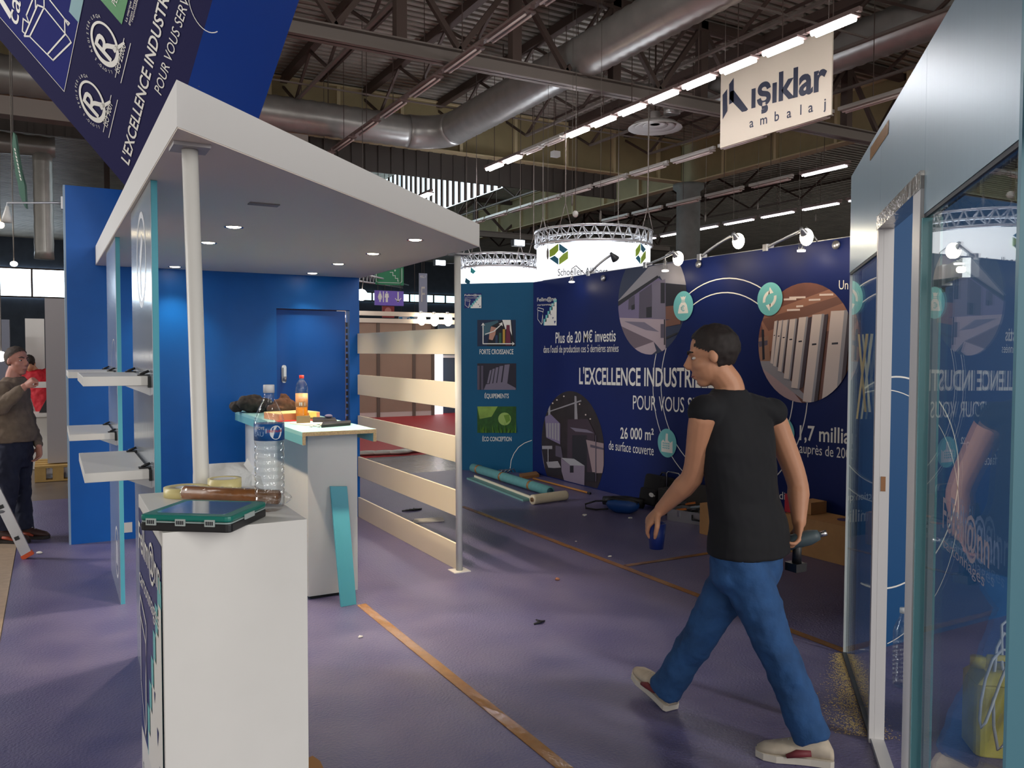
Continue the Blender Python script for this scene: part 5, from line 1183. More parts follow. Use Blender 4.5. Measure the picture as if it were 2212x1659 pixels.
# blue inner panel with box drawing
m = MB(); c0 = HQ(139, 199, 1); a0 = HQ(0, 38, 1); ud = (a0-c0).normalized(); m.poly([c0, c0+ud*2.2, c0+ud*2.2+HV*2.4, c0+HV*2.4]); m.build('print_panel', HPB, t)
x = MB(); w = 0.004
cc_ = HQ(139, 199, 2); s = HV*0.005; x.poly([cc_, cc_+ud*2.2, cc_+ud*2.2+s, cc_+s]); s2 = ud*0.005; x.poly([cc_, cc_+HV*2.4, cc_+HV*2.4+s2, cc_+s2])
Z = 300/1914.
def zz(pts): return [(a*Z, b*Z) for a, b in pts]
for pl in ([(515, 70), (607, 105), (410, 500), (335, 498), (515, 70)], [(607, 105), (940, 515), (980, 585), (730, 830), (410, 505)], [(660, 740), (895, 475)], [(685, 0), (890, 260), (955, 318), (935, 345), (890, 260), (895, 460), (938, 515)], [(447, 0), (363, 210), (395, 305)], [(335, 455), (308, 430), (320, 258), (400, 320)], [(487, 0), (490, 105)], [(607, 0), (607, 105)]):
    hline(x, zz(pl), 0.006, 2.5)
# part of the word mark: a large F foot and the letters c a
hline(x, zz([(-60, -120), (130, 195)]), 0.028, 2.5)
def htext(mb, st, a_px, b_px, frac, k, bold=0.0, l=2.5):
    """lettering on the sign from pixel a towards b; b lies at fraction frac of the line; k = cap height over length to b"""
    a, b = HQ(*a_px, l), HQ(*b_px, l); U = (b-a); w = U.length; U.normalize(); N_ = HN.cross(U)
    if N_.dot(-HU) < 0: N_ = -N_
    return text(mb, st, a, U, N_, w/frac, w*k, bold)
htext(x, 'ca', (38, 58), (45, 5), 1.0, 0.62, 0.004)
htext(x, "L'EXCELLENCE INDUSTRIELLE", (278, 358), (326, 161), 0.49, 0.105, 0.016)
htext(x, 'POUR VOUS SERVIR', (348, 207), (402, 28), 0.80, 0.11, 0.0)
htext(x, 'ISO 9001', (232, 276), (243, 228), 1.0, 0.24); htext(x, 'ISO 22000', (257, 160), (272, 100), 1.0, 0.2)
for (a, b) in (((223, 285), (240, 206)), ((235, 297), (254, 216)), ((249, 167), (268, 83)), ((261, 179), (282, 94))): hline(x, [a, b], 0.003, 2.5)
x.build('lettering', LET, t)
# register marks: ring, R and tail
def HL(o, a, b): return o+HV*a-HU*b
for (cx_, cy_) in ((199, 220), (226, 96)):
    rg = MB()
    o = HQ(cx_, cy_, 3); P = []; Q = []
    for k in range(41):
        a = 2*PI*k/40; P.append(HL(o, 0.145*math.cos(a), 0.145*math.sin(a))); Q.append(HL(o, 0.007+0.119*math.cos(a), 0.006+0.119*math.sin(a)))
    rg.add(P+Q, [(i, i+1, 42+i, 41+i) for i in range(40)])
    text(rg, 'R', HL(o, -0.075, -0.085), HV, -HU, 0.155, 0.18, 0.014)
    rg.poly([HL(o, 0.03, -0.07), HL(o, 0.165, -0.15), HL(o, 0.16, -0.165), HL(o, 0.02, -0.10)])
    # circular lettering
    st = "LLOYD'S REGISTER·LRQA"; n_ = len(st)
    for i, ch in enumerate(st):
        if ch == ' ': continue
        a = math.radians(222-i*9.2); c = HL(o, 0.165*math.cos(a), 0.165*math.sin(a)); rad = (HV*math.cos(a)-HU*math.sin(a)); tan = (HV*math.sin(a)+HU*math.cos(a))
        text(rg, ch, c, tan, rad, None, 0.022)
    rg.build('register_mark', LET, t)
g = MB(); o = HQ(263, 53, 2); g.poly([o, o+ud*0.72, o+ud*0.72+HV*0.9, o+HV*0.9]); g.build('green_label', mat('sign_green', srgb(40, 140, 62), 0.5), t)
x = MB(); htext(x, 'PEFC', (250, 14), (258, -12), 1.0, 0.45, 0.004, 4); htext(x, 'La marque de la', (274, 48), (290, -20), 1.0, 0.08, 0.0, 4); htext(x, 'gestion forestière', (280, 55), (298, -20), 1.0, 0.075, 0.0, 4); htext(x, 'responsable', (286, 48), (298, 0), 1.0, 0.1, 0.0, 4); x.build('lettering', LET, t)
g = MB(); g.poly([HQ(*p, 2.2) for p in zz([(950, 160), (1085, 315), (1150, 0), (1000, -100)])]); g.build('mint_square', mat('sign_mint', srgb(120, 170, 180), 0.5), t)
a, b = HQ(452, 30, 2), HQ(420, 26, 2); rr = MB()
P = []
for k in range(15):
    ang = math.radians(100+k*10); P.append(HL(HQ(446, 8, 2), 0.16*math.cos(ang), 0.16*math.sin(ang)))
for i in range(14):
    d = (P[i+1]-P[i]).normalized(); s = d.cross(HN)*0.003; rr.poly([P[i]-s, P[i+1]-s, P[i+1]+s, P[i]+s])
rr.build('ring_lines', LET, t)
# hanging cables of the sign
m = MB()
for p in (B0+dB*1.2, B0+dB*2.8, T1-HU*0, B1+HV*1.0): m.tube([p+wv*0.1, (p.x+0.02, p.y, 9.08)], 0.006, 6) if False else m.tube([p+wv*0.1, Vector((p.x+0.02, p.y, 9.08))], 0.006, 6)
m.build('hanging_cable', STEELL, t)

# ================================================================ hanging drums
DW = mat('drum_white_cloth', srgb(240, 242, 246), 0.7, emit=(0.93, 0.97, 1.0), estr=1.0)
TRUSS = mat('truss_aluminium', srgb(210, 212, 216), 0.35, metal=0.5)
LG, LB_ = mat('mark_green', srgb(168, 204, 66), 0.5), mat('mark_petrol', srgb(32, 112, 142), 0.5)
def drum(cpx, top_px, bot_px, half_px, dep, label, texts, marks, gl):
    c = at_d(cpx, 760, dep); R_ = half_px*dep/FPX*0.995; z1 = at_d(cpx, top_px, dep-R_).z; z0 = at_d(cpx, bot_px, dep-R_).z
    t = thing('drum_sign', label, 'hanging sign', (c.x, c.y, z0))
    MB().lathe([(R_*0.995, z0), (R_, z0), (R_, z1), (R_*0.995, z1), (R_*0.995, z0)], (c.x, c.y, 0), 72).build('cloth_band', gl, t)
    MB().lathe([(R_*1.005, z0-0.03), (R_*1.005, z0), (R_*0.98, z0), (R_*0.98, z0-0.03), (R_*1.005, z0-0.03)], (c.x, c.y, 0), 72).build('lower_hoop', TRUSS, t)
    hh = 0.33
    m = MB(); n = 64
    for (rr, z_) in ((R_*1.03, z1+0.04), (R_*1.03, z1+0.04+hh), (R_*0.93, z1+0.04+hh/2)):
        m.tube([(c.x+rr*math.cos(2*PI*k/n), c.y+rr*math.sin(2*PI*k/n), z_) for k in range(n)], 0.028, 8, closed=True)
    t2 = m.build('ring_truss', TRUSS, t); m = MB()
    for k in range(n):
        a0, a1 = 2*PI*k/n, 2*PI*(k+1)/n
        za, zb2 = (z1+0.04, z1+0.04+hh) if k % 2 else (z1+0.04+hh, z1+0.04)
        m.tube([(c.x+R_*1.03*math.cos(a0), c.y+R_*1.03*math.sin(a0), za), (c.x+R_*1.03*math.cos(a1), c.y+R_*1.03*math.sin(a1), zb2)], 0.014, 5)
        m.tube([(c.x+R_*1.03*math.cos(a0), c.y+R_*1.03*math.sin(a0), za), (c.x+R_*0.93*math.cos(a1), c.y+R_*0.93*math.sin(a1), z1+0.04+hh/2)], 0.012, 5)
    m.build('lacing', TRUSS, t2)
    m = MB()
    for k in range(4):
        a = 0.5+k*PI/2; e = Vector((c.x+R_*1.03*math.cos(a), c.y+R_*1.03*math.sin(a), z1+0.04+hh)); u = Vector((e.x, e.y, 9.097))
        m.tube([e+Vector((0.15, 0, 0)), e+Vector((0, 0, 0.5)), u], 0.01, 5); m.tube([e-Vector((0.15, 0, 0)), e+Vector((0, 0, 0.5))], 0.01, 5)
    m.build('hanging_cable', STEELL, t)
    def on(px, py, l):
        d = Vector(ray(px, py)); o = Vector(CC); Rl = R_+0.02*l
        A = d.x**2+d.y**2; Bq = 2*(d.x*(o.x-c.x)+d.y*(o.y-c.y)); Cq = (o.x-c.x)**2+(o.y-c.y)**2-Rl*Rl
        D = Bq*Bq-4*A*Cq; k = (-Bq-math.sqrt(max(0, D)))/(2*A); return o+d*k
    for (sh, m_) in marks:
        mb = MB()
        for P in sh: mb.poly([on(x_, y_, 1) for x_, y_ in P])
        mb.build('drum_mark', m_, t)
    for (st, a, b, top, m_) in texts:
        A, B = on(*a, 1), on(*b, 1); h = (on(a[0], top, 1)-A).z; a0 = math.atan2(A.y-c.y, A.x-c.x); a1 = math.atan2(B.y-c.y, B.x-c.x); da = a1-a0
        while da > PI: da -= 2*PI
        while da < -PI: da += 2*PI
        w_ = abs(da)*R_; sg = 1 if da > 0 else -1; Rl = R_+0.02; mb = MB()
        text(mb, st, None, None, None, w_, h, 0.0, lambda p, q: Vector((c.x+Rl*math.cos(a0+sg*p/R_), c.y+Rl*math.sin(a0+sg*p/R_), A.z+q)))
        mb.build('drum_lettering', m_, t)
    return t, c, R_, z0, z1
def gem(cx_, cy_, w_, h_):
    """faceted hexagonal ring in four pieces"""
    f = lambda a, b: (cx_+a*w_, cy_+b*h_)
    g1 = [[f(-1, 0.3), f(-1, -0.38), f(-0.04, -1), f(-0.04, -0.33), f(-0.45, 0.08)], [f(1, -0.3), f(1, 0.42), f(0.04, 1), f(0.04, 0.38), f(0.5, -0.02)]]
    b1 = [[f(0.04, -1), f(1, -0.42), f(0.5, -0.08), f(0.04, -0.38)], [f(-0.04, 1), f(-1, 0.42), f(-0.45, 0.14), f(-0.04, 0.42)]]
    return [(g1, LG), (b1, LB_)]
DK = mat('dark_print', srgb(48, 58, 72), 0.5)
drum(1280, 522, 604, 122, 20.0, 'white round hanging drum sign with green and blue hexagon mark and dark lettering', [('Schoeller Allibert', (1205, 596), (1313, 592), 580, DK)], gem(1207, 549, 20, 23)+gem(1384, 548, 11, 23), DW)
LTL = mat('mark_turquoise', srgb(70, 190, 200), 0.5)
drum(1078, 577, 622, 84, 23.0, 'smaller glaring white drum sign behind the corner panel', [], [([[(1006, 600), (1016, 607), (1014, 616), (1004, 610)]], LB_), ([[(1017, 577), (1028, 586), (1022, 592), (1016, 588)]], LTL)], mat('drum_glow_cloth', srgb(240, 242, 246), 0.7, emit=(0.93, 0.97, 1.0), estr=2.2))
# flood lamps shining on the drums
for i, (px, py, dep) in enumerate(((1120, 525, 20.5), (950, 568, 23))):
    p = at_d(px, py, dep)
    t = thing('flood_lamp', 'lit flood lamp on an arm left of the %s' % ('large white drum sign' if i == 0 else 'smaller white drum sign'), 'lamp', p, 'flood lamps by the drums')
    M = Matrix.Translation(p); MB().box((-0.16, -0.05, -0.08), (0.16, 0.1, 0.08), M).build('housing', DGREY, t)
    MB().box((-0.14, -0.062, -0.065), (0.14, -0.052, 0.065), M).build('lamp_front', glow('flood_front', (0.75, 0.88, 1.0), 12), t)
    MB().tube([p+Vector((0.16, 0.02, 0)), p+Vector((0.55, 0.1, 0.02))], 0.015, 6).build('arm', DGREY, t)

# ================================================================ hanging white banner
XB = 12.0
def BP(px, py, l=1): return at_x(px, py, XB-0.004*l)
b0, b1 = BP(1555, 320), BP(1795, 247); zt = BP(1556, 158).z
t = thing('hanging_banner', 'white hanging banner with dark angular mark and lettering under the glaring lights', 'sign', (XB, (b0.y+b1.y)/2, b0.z))
BW = mat('banner_white', srgb(226, 214, 196), 0.6)
MB().box((XB, b1.y, b0.z), (XB+0.03, b0.y, zt)).build('panel', BW, t)
BN = mat('banner_navy', srgb(44, 50, 72), 0.5)
x = MB(); text_px(x, 'ışıklar', (1623, 232), (1786, 191), 172, lambda a, b: BP(a, b, 1), 0.03); x.build('lettering', BN, t)
x = MB(); o = BP(1619, 276); e = BP(1787, 233); u = (e-o).normalized(); W_ = (e-o).length
for i, ch in enumerate('ambalaj'): text(x, ch, o+u*(W_*(0.0, 0.15, 0.345, 0.505, 0.675, 0.775, 0.955)[i]), u, (0, 0, 1), None, 0.19, 0.012)
x.build('lettering', BN, t)
m = MB()
for P in ([(1561, 205), (1571, 192), (1571, 240), (1561, 258)], [(1575, 182), (1585, 168), (1585, 220), (1575, 226)], [(1577, 198), (1585, 195), (1616, 236), (1612, 240), (1603, 242), (1576, 214)]): m.poly([BP(a, b, 1) for a, b in P])
m.build('angular_mark', BN, t)
m = MB()
for yy in (b1.y+0.1, b0.y-0.1): m.tube([(XB+0.015, yy, zt), (XB+0.015, yy, 9.097)], 0.006, 6)
m.build('hanging_cable', STEELL, t)
# loose hanging cables with hooks
CB = mat('steel_cable', srgb(112, 106, 100), 0.5, metal=0.3)
for i, (px, y0, y1, dep) in enumerate(((1183, 380, 560, 17), (1236, 400, 445, 16), (1297, 335, 480, 15.5), (1400, 370, 520, 18), (1524, 380, 480, 21), (1637, 360, 455, 22), (1725, 310, 540, 21), (1762, 300, 480, 22), (1683, 280, 570, 21), (1583, 330, 600, 22))):
    a, b = at_d(px, y1, dep), at_d(px, y0, dep); b.x, b.y = a.x, a.y
    t = thing('hanging_cable', 'thin steel hanging cable over the mural wall and drums', 'cable', a, 'thin hanging cables')
    MB().tube([a, Vector((a.x, a.y, 9.097))], 0.004, 5).build('cable', CB, t)
    MB().tube([a, a+Vector((0, 0, 0.06)), a+Vector((0, 0, 0.16)), a+Vector((0, 0, 0.22))], [0.008, 0.022, 0.022, 0.008], 6).build('hook', CB, t)
p = at_d(1487, 462, 17) if False else at_d(1243, 462, 17)
t = thing('dome_camera', 'small white dome camera hanging left of the large drum sign', 'camera', p)
MB().ball(tuple(p), (0.06, 0.06, 0.07), 12, 8).build('dome', WHITE, t); MB().tube([p, Vector((p.x, p.y, 9.097))], 0.006, 6).build('pole', CB, t)
# green leaf shaped hanging sign and pipe at far left
t = thing('hanging_flag', 'narrow wavy dark green hanging sign at far left', 'sign', at_d(40, 450, 9))
pts = [(28, 285), (32, 290), (38, 330), (45, 370), (53, 400), (56, 450), (50, 440), (42, 420), (38, 395), (33, 375), (29, 340), (26, 310)]
d_ = 9.0; lo = [at_d(x_, y_, d_) for x_, y_ in pts]; MB().hexa(lo, [v+cam_v(0, 0, 0.04) for v in lo]).build('panel', mat('flag_green', srgb(66, 110, 92), 0.5), t)
m = MB()
for i in range(9):
    a, b = at_d(31+i*1.6, 320+i*8, d_-0.006), at_d(33+i*1.6, 326+i*8, d_-0.006); s = cam_v(0.006, 0, 0); m.poly([a-s, a+s, b+s, b-s])
m.build('printed_strokes', LET, t); v = at_d(28, 285, d_); MB().tube([v, Vector((v.x, v.y, 9.097))], 0.006, 5).build('hanging_cable', CB, t)
p0, p1 = at_d(92, 360, 22), at_d(96, 560, 22); p0.x, p0.y = p1.x, p1.y
t = thing('drop_duct', 'grey vertical duct hanging at far left behind the green sign', 'duct', p1)
corr = MB(); corr_tube(corr, [Vector((p1.x, p1.y, p1.z)), Vector((p1.x, p1.y, p0.z+0.3))], 0.24, 0.2, 20); corr.build('duct_pipe', DUCTM, t)
corr = MB(); corr_tube(corr, [Vector((p1.x-7, p1.y, p0.z+0.5)), Vector((p1.x+0.3, p1.y, p0.z+0.5))], 0.28, 0.2, 20); corr.build('cross_duct', DUCTM, t)
g0 = at_d(0, 255, 16); o = struct(MB().box((g0.x-9, g0.y, at_d(0, 245, 16).z), (g0.x+6, g0.y+0.4, at_d(0, 205, 16).z)).build('roof_girder', STEELL))

def hang_lamp(p, r, m_, label):
    t = thing('spot_lamp', label, 'lamp', p); MB().ball(tuple(p), r, 12, 8).build('bulb', m_, t)
    MB().tube([p, Vector((p.x, snap(p.y), p.z+0.3)), Vector((p.x, snap(p.y), 9.097))], 0.008, 5).build('hanging_cable', CB, t); return t
# ================================================================ neighbouring stands far behind
def wallpx(xa, xb, yb, zt, m_, label, nm='stand_wall', th=0.08, ref=None):
    """upright wall panel facing the viewer; foot at pixel row yb, between pixel columns xa..xb"""
    a, b = at_z(xa, yb, 0), at_z(xb, yb, 0); b = Vector(at_y(xb, 760, a.y)); b.z = 0
    return a, b
NB = mat('beige_stand_wall', srgb(150, 128, 112), 0.6, noise=0.05, nscale=2); NBJ = mat('wall_joint', srgb(96, 84, 76), 0.6)
yN = at_z(850, 900, 0).y
xa, xb = at_y(700, 800, yN).x, at_y(936, 800, yN).x
zN = at_y(850, 690, yN).z
t = thing('stand_wall', 'brown beige panel wall of a stand behind the slats', 'wall', ((xa+xb)/2, yN, 0))
MB().box((xa, yN, 0.12), (xb, yN+0.08, zN)).build('panel', NB, t)
MB().box((xa, yN+0.01, 0), (xb, yN+0.07, 0.12)).build('plinth', mat('pale_plinth', srgb(200, 190, 186), 0.5), t)
m = MB()
for p in (817, 894, 935): x_ = at_y(p, 800, yN).x; m.box((x_-0.04, yN-0.02, 0), (x_+0.04, yN+0.0, zN))
m.box((xa, yN-0.02, zN-0.1), (xb, yN, zN)); m.build('joint_post', NBJ, t)
xw = at_y(964, 800, yN).x
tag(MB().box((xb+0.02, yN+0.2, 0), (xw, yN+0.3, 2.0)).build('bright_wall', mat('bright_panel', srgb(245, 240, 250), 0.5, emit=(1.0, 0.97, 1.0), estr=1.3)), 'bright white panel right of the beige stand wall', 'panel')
t = thing('stand_screen', 'dark blue stand window frame beside the bright white panel', 'window', (xw+0.5, yN+0.6, 0))
MB().box((xw+0.02, yN+0.5, 0.0), (xw+2.2, yN+0.58, 2.35)).build('pane', mat('dark_pane', srgb(60, 76, 96), 0.2), t)
MB().box((xw+0.02, yN+0.42, 1.45), (xw+2.2, yN+0.49, 1.52)).build('rail', WHITE, t)
# white aluminium rails over the stand wall
for i, (py, zz_) in enumerate(((679, 0), (694, 0))):
    z_ = at_y(880, py, yN-1).z
    tag(MB().box((xa, yN-1.06, z_-0.05), (at_y(990, 690, yN-1).x, yN-1, z_+0.05)).build('beam_rail', mat('pale_rail', srgb(216, 206, 190), 0.4)), ['upper pale rail over the beige stand wall', 'lower pale rail over the beige stand wall'][i], 'rail')
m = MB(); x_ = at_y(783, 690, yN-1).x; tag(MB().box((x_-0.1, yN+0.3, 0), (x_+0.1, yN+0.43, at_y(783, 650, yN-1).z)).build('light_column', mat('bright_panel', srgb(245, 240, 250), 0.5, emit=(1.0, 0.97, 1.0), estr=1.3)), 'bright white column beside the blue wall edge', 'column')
p = at_y(781, 637, yN-1.2); hang_lamp(p, 0.13, glow('far_spot', (1.0, 0.96, 0.92), 14), 'glaring round lamp beside the blue wall edge')
lm = None
for i, (px, py) in enumerate(((911, 690), (939, 692), (968, 692))):
    p = at_y(px, py, yN-1.15)
    if lm is None:
        lm = thing('spot_lamp', 'warm glaring lamp on the pale rail, leftmost of three', 'lamp', p, 'three warm lamps on the rail')
        MB().ball(tuple(p), (0.10, 0.10, 0.14), 12, 8).build('bulb', glow('far_warm_spot', (1.0, 0.86, 0.66), 14), lm); MB().box((p.x-0.02, p.y-0.0, p.z+0.12), (p.x+0.02, p.y+0.09, p.z+0.2)).build('clip', ALU, lm)
    else: dup(lm, p, 'warm glaring lamp on the pale rail, %s of three' % ('middle' if i == 1 else 'rightmost'))
a = at_z(800, 972, 0)
RC = mat('red_carpet', srgb(196, 60, 66), 0.55, noise=0.12, nscale=30)
tag(MB().box((a.x-3, at_z(850, 985, 0).y, -0.006), (a.x+14, yN+6, 0.0)).build('red_carpet', RC), 'red carpet of the stand seen between the slats', 'carpet')
AG = mat('aisle_film', srgb(112, 118, 128), 0.22, noise=0.15, nscale=4, bump=0.4, bscale=18)
tag(MB().box((a.x-4, 10.16, -0.006), (a.x+16, at_z(850, 986, 0).y-0.02, -0.001)).build('aisle_floor', AG), 'grey film covered aisle floor beyond the purple carpet', 'floor covering')
c = at_z(850, 982, 0); m = MB(); rnd = random.Random(6)
for k in range(9): m.ball((c.x-0.9+0.25*k, c.y+rnd.random()*0.2, 0.04), (0.22, 0.12, 0.035), 10, 6)
tag(m.build('crumpled_film', mat('film_heap', srgb(186, 182, 172), 0.25, bump=0.8, bscale=20)), 'crumpled clear film along the edge of the red carpet', 'film')
c = at_z(925, 1127, 0); m = MB().hexa([c+Vector(v) for v in ((-0.16, 0, 0.001), (0.14, -0.06, 0.001), (0.17, 0.05, 0.001), (-0.1, 0.1, 0.001))], [c+Vector(v) for v in ((-0.16, 0, 0.01), (0.14, -0.06, 0.012), (0.17, 0.05, 0.02), (-0.1, 0.1, 0.02))])
tag(m.build('paper_sheet', LW), 'folded white paper on the carpet behind the slats', 'paper')
c = at_z(888, 1103, 0); m = MB()
for k in range(4): m.tube([c+Vector((-0.1+0.05*k, 0.02*k, 0.006)), c+Vector((-0.02+0.03*k, -0.03, 0.012)), c+Vector((0.06+0.02*k, 0.02, 0.006))], 0.008, 6)
tag(m.build('black_scrap', BLK), 'black scrap on the carpet behind the slats', 'scrap')
# signs hanging over the aisle
yS = snap(24.0)-0.025
def sign_panel(px0, py0, px1, py1, y, m_, nm, label, cables=True):
    a, b = at_y(px0, py1, y), at_y(px1, py1, y); c = at_y(px0, py0, y)
    t = thing(nm, label, 'sign', ((a.x+b.x)/2, y, a.z)); MB().box((a.x, y, a.z), (b.x, y+0.05, c.z)).build('panel', m_, t)
    if cables:
        m = MB()
        for x_ in (a.x+0.1, b.x-0.1): m.tube([(x_, y+0.025, c.z), (x_, y+0.025, 9.097)], 0.008, 5)
        m.build('hanging_cable', CB, t)
    return t
def SP(y): return lambda px, py: at_y(px, py, y-0.006)
def shape(t, y, polys, nm, m_=LET, k=1):
    mb = MB()
    for P in polys: mb.poly([at_y(a, b, y-0.006*k) for a, b in P])
    mb.build(nm, m_, t)
S_ = 240/2212.
def Q(pts): return [(765+a*S_, 560+b*S_) for a, b in pts]
t = sign_panel(812, 560, 872, 614, yS, mat('exit_green', srgb(24, 104, 66), 0.5, emit=srgb(24, 104, 66), estr=0.25), 'stairs_sign', 'green hanging sign with stairs outline and arrow')
st = [(710, 255), (765, 255), (765, 320), (815, 320), (815, 375), (862, 375), (862, 430), (885, 430)]
pol = [Q([st[i], st[i+1], (st[i+1][0]+(0 if st[i][1] == st[i+1][1] else 12), st[i+1][1]+(12 if st[i][1] == st[i+1][1] else 0)), (st[i][0]+(0 if st[i][1] == st[i+1][1] else 12), st[i][1]+(12 if st[i][1] == st[i+1][1] else 0))]) for i in range(len(st)-1)]
pol += [Q([(795, 210), (835, 210), (812, 250)]), Q([(436, 200), (446, 200), (446, 430), (436, 430)]), Q([(946, 180), (956, 180), (956, 440), (946, 440)]), Q([(436, 428), (470, 455), (470, 465), (436, 440)]), Q([(470, 455), (920, 468), (920, 478), (470, 465)]), Q([(920, 468), (950, 435), (956, 442), (925, 478)])]
shape(t, yS, pol, 'stairs_symbol')
t = sign_panel(810, 627, 872, 659, yS-0.52, mat('sign_violet', srgb(98, 74, 158), 0.5, emit=srgb(98, 74, 158), estr=0.25), 'toilet_sign', 'violet hanging sign with toilet figures and down arrow')
y5 = yS-0.52
fig = [Q([(500+15*math.cos(k*PI/5)+15, 655+15*math.sin(k*PI/5)) for k in range(10)]), Q([(495, 675), (535, 675), (560, 760), (545, 770), (550, 800), (530, 800), (530, 850), (500, 850), (500, 800), (478, 800), (485, 770), (470, 760)]),
       Q([(572, 640), (592, 640), (592, 855), (572, 855)]), Q([(634+15*math.cos(k*PI/5)+15, 658+15*math.sin(k*PI/5)) for k in range(10)]), Q([(620, 680), (680, 680), (692, 760), (672, 765), (672, 855), (628, 855), (628, 765), (608, 760)]),
       Q([(862, 650), (888, 650), (888, 850), (862, 850)]), Q([(810, 780), (822, 770), (876, 832), (932, 770), (942, 780), (876, 862)])]
shape(t, y5, fig, 'toilet_symbol')
t = sign_panel(906, 590, 923, 677, yS+1.04, mat('hall_grey', srgb(120, 122, 138), 0.5, emit=srgb(120, 122, 138), estr=0.3), 'hall_banner', 'tall grey hall banner with a white F')
x = MB(); text_px(x, 'HALL 6', (908, 601), (920, 600), 594, SP(yS+1.04), 0.0); text_px(x, 'F', (910, 652), (918, 652), 617, SP(yS+1.04), 0.0); x.build('lettering', LET, t)
t = sign_panel(826, 661, 852, 686, yS+2.08, mat('sign_red', srgb(150, 50, 48), 0.5), 'red_sign', 'small dark red square sign with pale disc below the violet sign')
shape(t, yS+2.08, [Q([(675+65*math.cos(k*PI/10), 1030+70*math.sin(k*PI/10)) for k in range(20)])], 'pale_disc', mat('pale_red', srgb(200, 130, 120), 0.5))
t = sign_panel(862, 682, 902, 703, yS+4.16, mat('stand_white', srgb(214, 216, 220), 0.5), 'stand_sign', 'white stand sign with blue disc behind the pale rails')
HB = mat('logo_blue', srgb(30, 130, 180), 0.5)
shape(t, yS+4.16, [Q([(1130+95*math.cos(k*PI/12), 1240+100*math.sin(k*PI/12)) for k in range(24)]), Q([(895, 1150), (960, 1150), (965, 1220), (895, 1220)])], 'blue_disc', HB)
x = MB(); text_px(x, 'hp', (883, 692), (896, 692), 685, lambda a, b: at_y(a, b, yS+4.16-0.012), 0.01); x.build('lettering', LET, t)
p0 = at_d(778, 606, 21); p1 = at_d(812, 612, 21)
t = thing('truss_beam', 'short silver lattice truss behind the green stairs sign', 'truss', p0)
m = MB()
a, b = at_d(776, 607, 21), at_d(870, 622, 40)
for dz, dx_ in ((0, 0), (0.3, 0.0), (0.15, 0.3)): m.tube([a+Vector((dx_, 0, dz)), b+Vector((dx_, 0, dz))], 0.025, 6)
for k in range(40):
    u0 = a.lerp(b, k/40); u1 = a.lerp(b, (k+1)/40); m.tube([u0+Vector((0, 0, 0.3*(k % 2))), u1+Vector((0, 0, 0.3*((k+1) % 2)))], 0.014, 5)
m.build('lattice', TRUSS, t)
# ---- left background: white columns, pallet, furniture
def colbox(px0, px1, pyb, pyt, y, m_, label, nm='stand_column'):
    a, b = at_y(px0, pyb, y), at_y(px1, pyb, y); zt_ = at_y(px0, pyt, y).z
    return tag(MB().box((a.x, y, max(0, a.z)), (b.x, y+0.3, zt_)).build(nm, m_), label, 'column')
yP = at_z(120, 1037, 0).y
zb_ = at_y(120, 1003, yP).z
GW = mat('grey_white_wall', srgb(186, 180, 180), 0.6)
colbox(103, 153, 1001, 644, yP+0.05, GW, 'tall greyish white panel standing on the pallet at left')
t = thing('pallet', 'wooden pallet at left behind the standing man', 'pallet', at_y(120, 1037, yP))
WD = mat('pallet_wood', srgb(196, 160, 96), 0.8, noise=0.1, nscale=8)
xa_, xb2 = at_y(75, 1020, yP).x, at_y(175, 1020, yP).x
zt_ = zb_-0.004
m = MB()
for k in range(4): m.box((xa_, yP-0.1+k*0.22, zt_-0.025), (xb2, yP+0.04+k*0.22, zt_))
m.build('deck_board', WD, t)
for f in (0.0, 0.45, 0.9): MB().box((xa_+(xb2-xa_-0.12)*f/0.9, yP-0.1, 0.022), (xa_+(xb2-xa_-0.12)*f/0.9+0.12, yP+0.7, zt_-0.026)).build('block', WD, t)
MB().box((xa_, yP-0.1, 0.0), (xb2, yP+0.02, 0.022)).build('bottom_board', WD, t)
colbox(62, 103, 1100, 688, yP+3.4, WHITE, 'white panel column behind the standing man at left')
t = thing('display_counter', 'white display counter with sloping front behind the standing man', 'counter', at_y(85, 1000, yP+1.2))
a_, b_ = at_y(60, 1000, yP+1.2), at_y(103, 1000, yP+1.2); za_, zb3 = at_y(80, 900, yP+1.2).z, at_y(80, 840, yP+1.2).z
MB().box((a_.x, yP+1.2, 0.0), (b_.x, yP+1.6, za_)).build('body', WHITE, t)
MB().box((a_.x-0.05, yP+1.1, za_+0.001), (b_.x, yP+1.65, za_+0.04)).build('top', WHITE, t)
MB().box((a_.x, yP+1.55, zb3), (b_.x, yP+1.7, zb3+0.08)).build('shelf', WHITE, t)
tr = MB().prism([(0, 0), (0.36, 0), (0.36, 0.72)], 0, 0.05, Matrix.Translation((at_y(84, 890, yP+1.3).x, yP+1.35, za_+0.045)) @ Matrix.Rotation(PI/2, 4, 'X'))
tag(tr.build('black_display', BLK), 'black triangular display on the white counter at left', 'display')
tag(MB().box((at_y(-60, 800, yP+3).x, yP+3, 0), (at_y(22, 800, yP+3).x, yP+3.2, at_y(0, 690, yP+3).z)).build('stand_wall', mat('grey_stand_wall', srgb(120, 124, 140), 0.5)), 'grey stand wall at the left picture edge', 'wall')
p = at_d(2, 770, 11); hang_lamp(p, 0.07, glow('left_spot', (1.0, 0.95, 0.85), 4), 'glaring lamp at the left edge behind the man')
p = at_d(30, 570, 12); t = hang_lamp(p, (0.05, 0.05, 0.04), glow('left_spot', (1.0, 0.95, 0.85), 20), 'small glaring lamp over the window strip at left')
p = at_d(1, 486, 12); t = hang_lamp(p, (0.05, 0.05, 0.05), glow('warm_left_spot', (1.0, 0.8, 0.5), 16), 'small warm lamp at the left edge under the green sign')
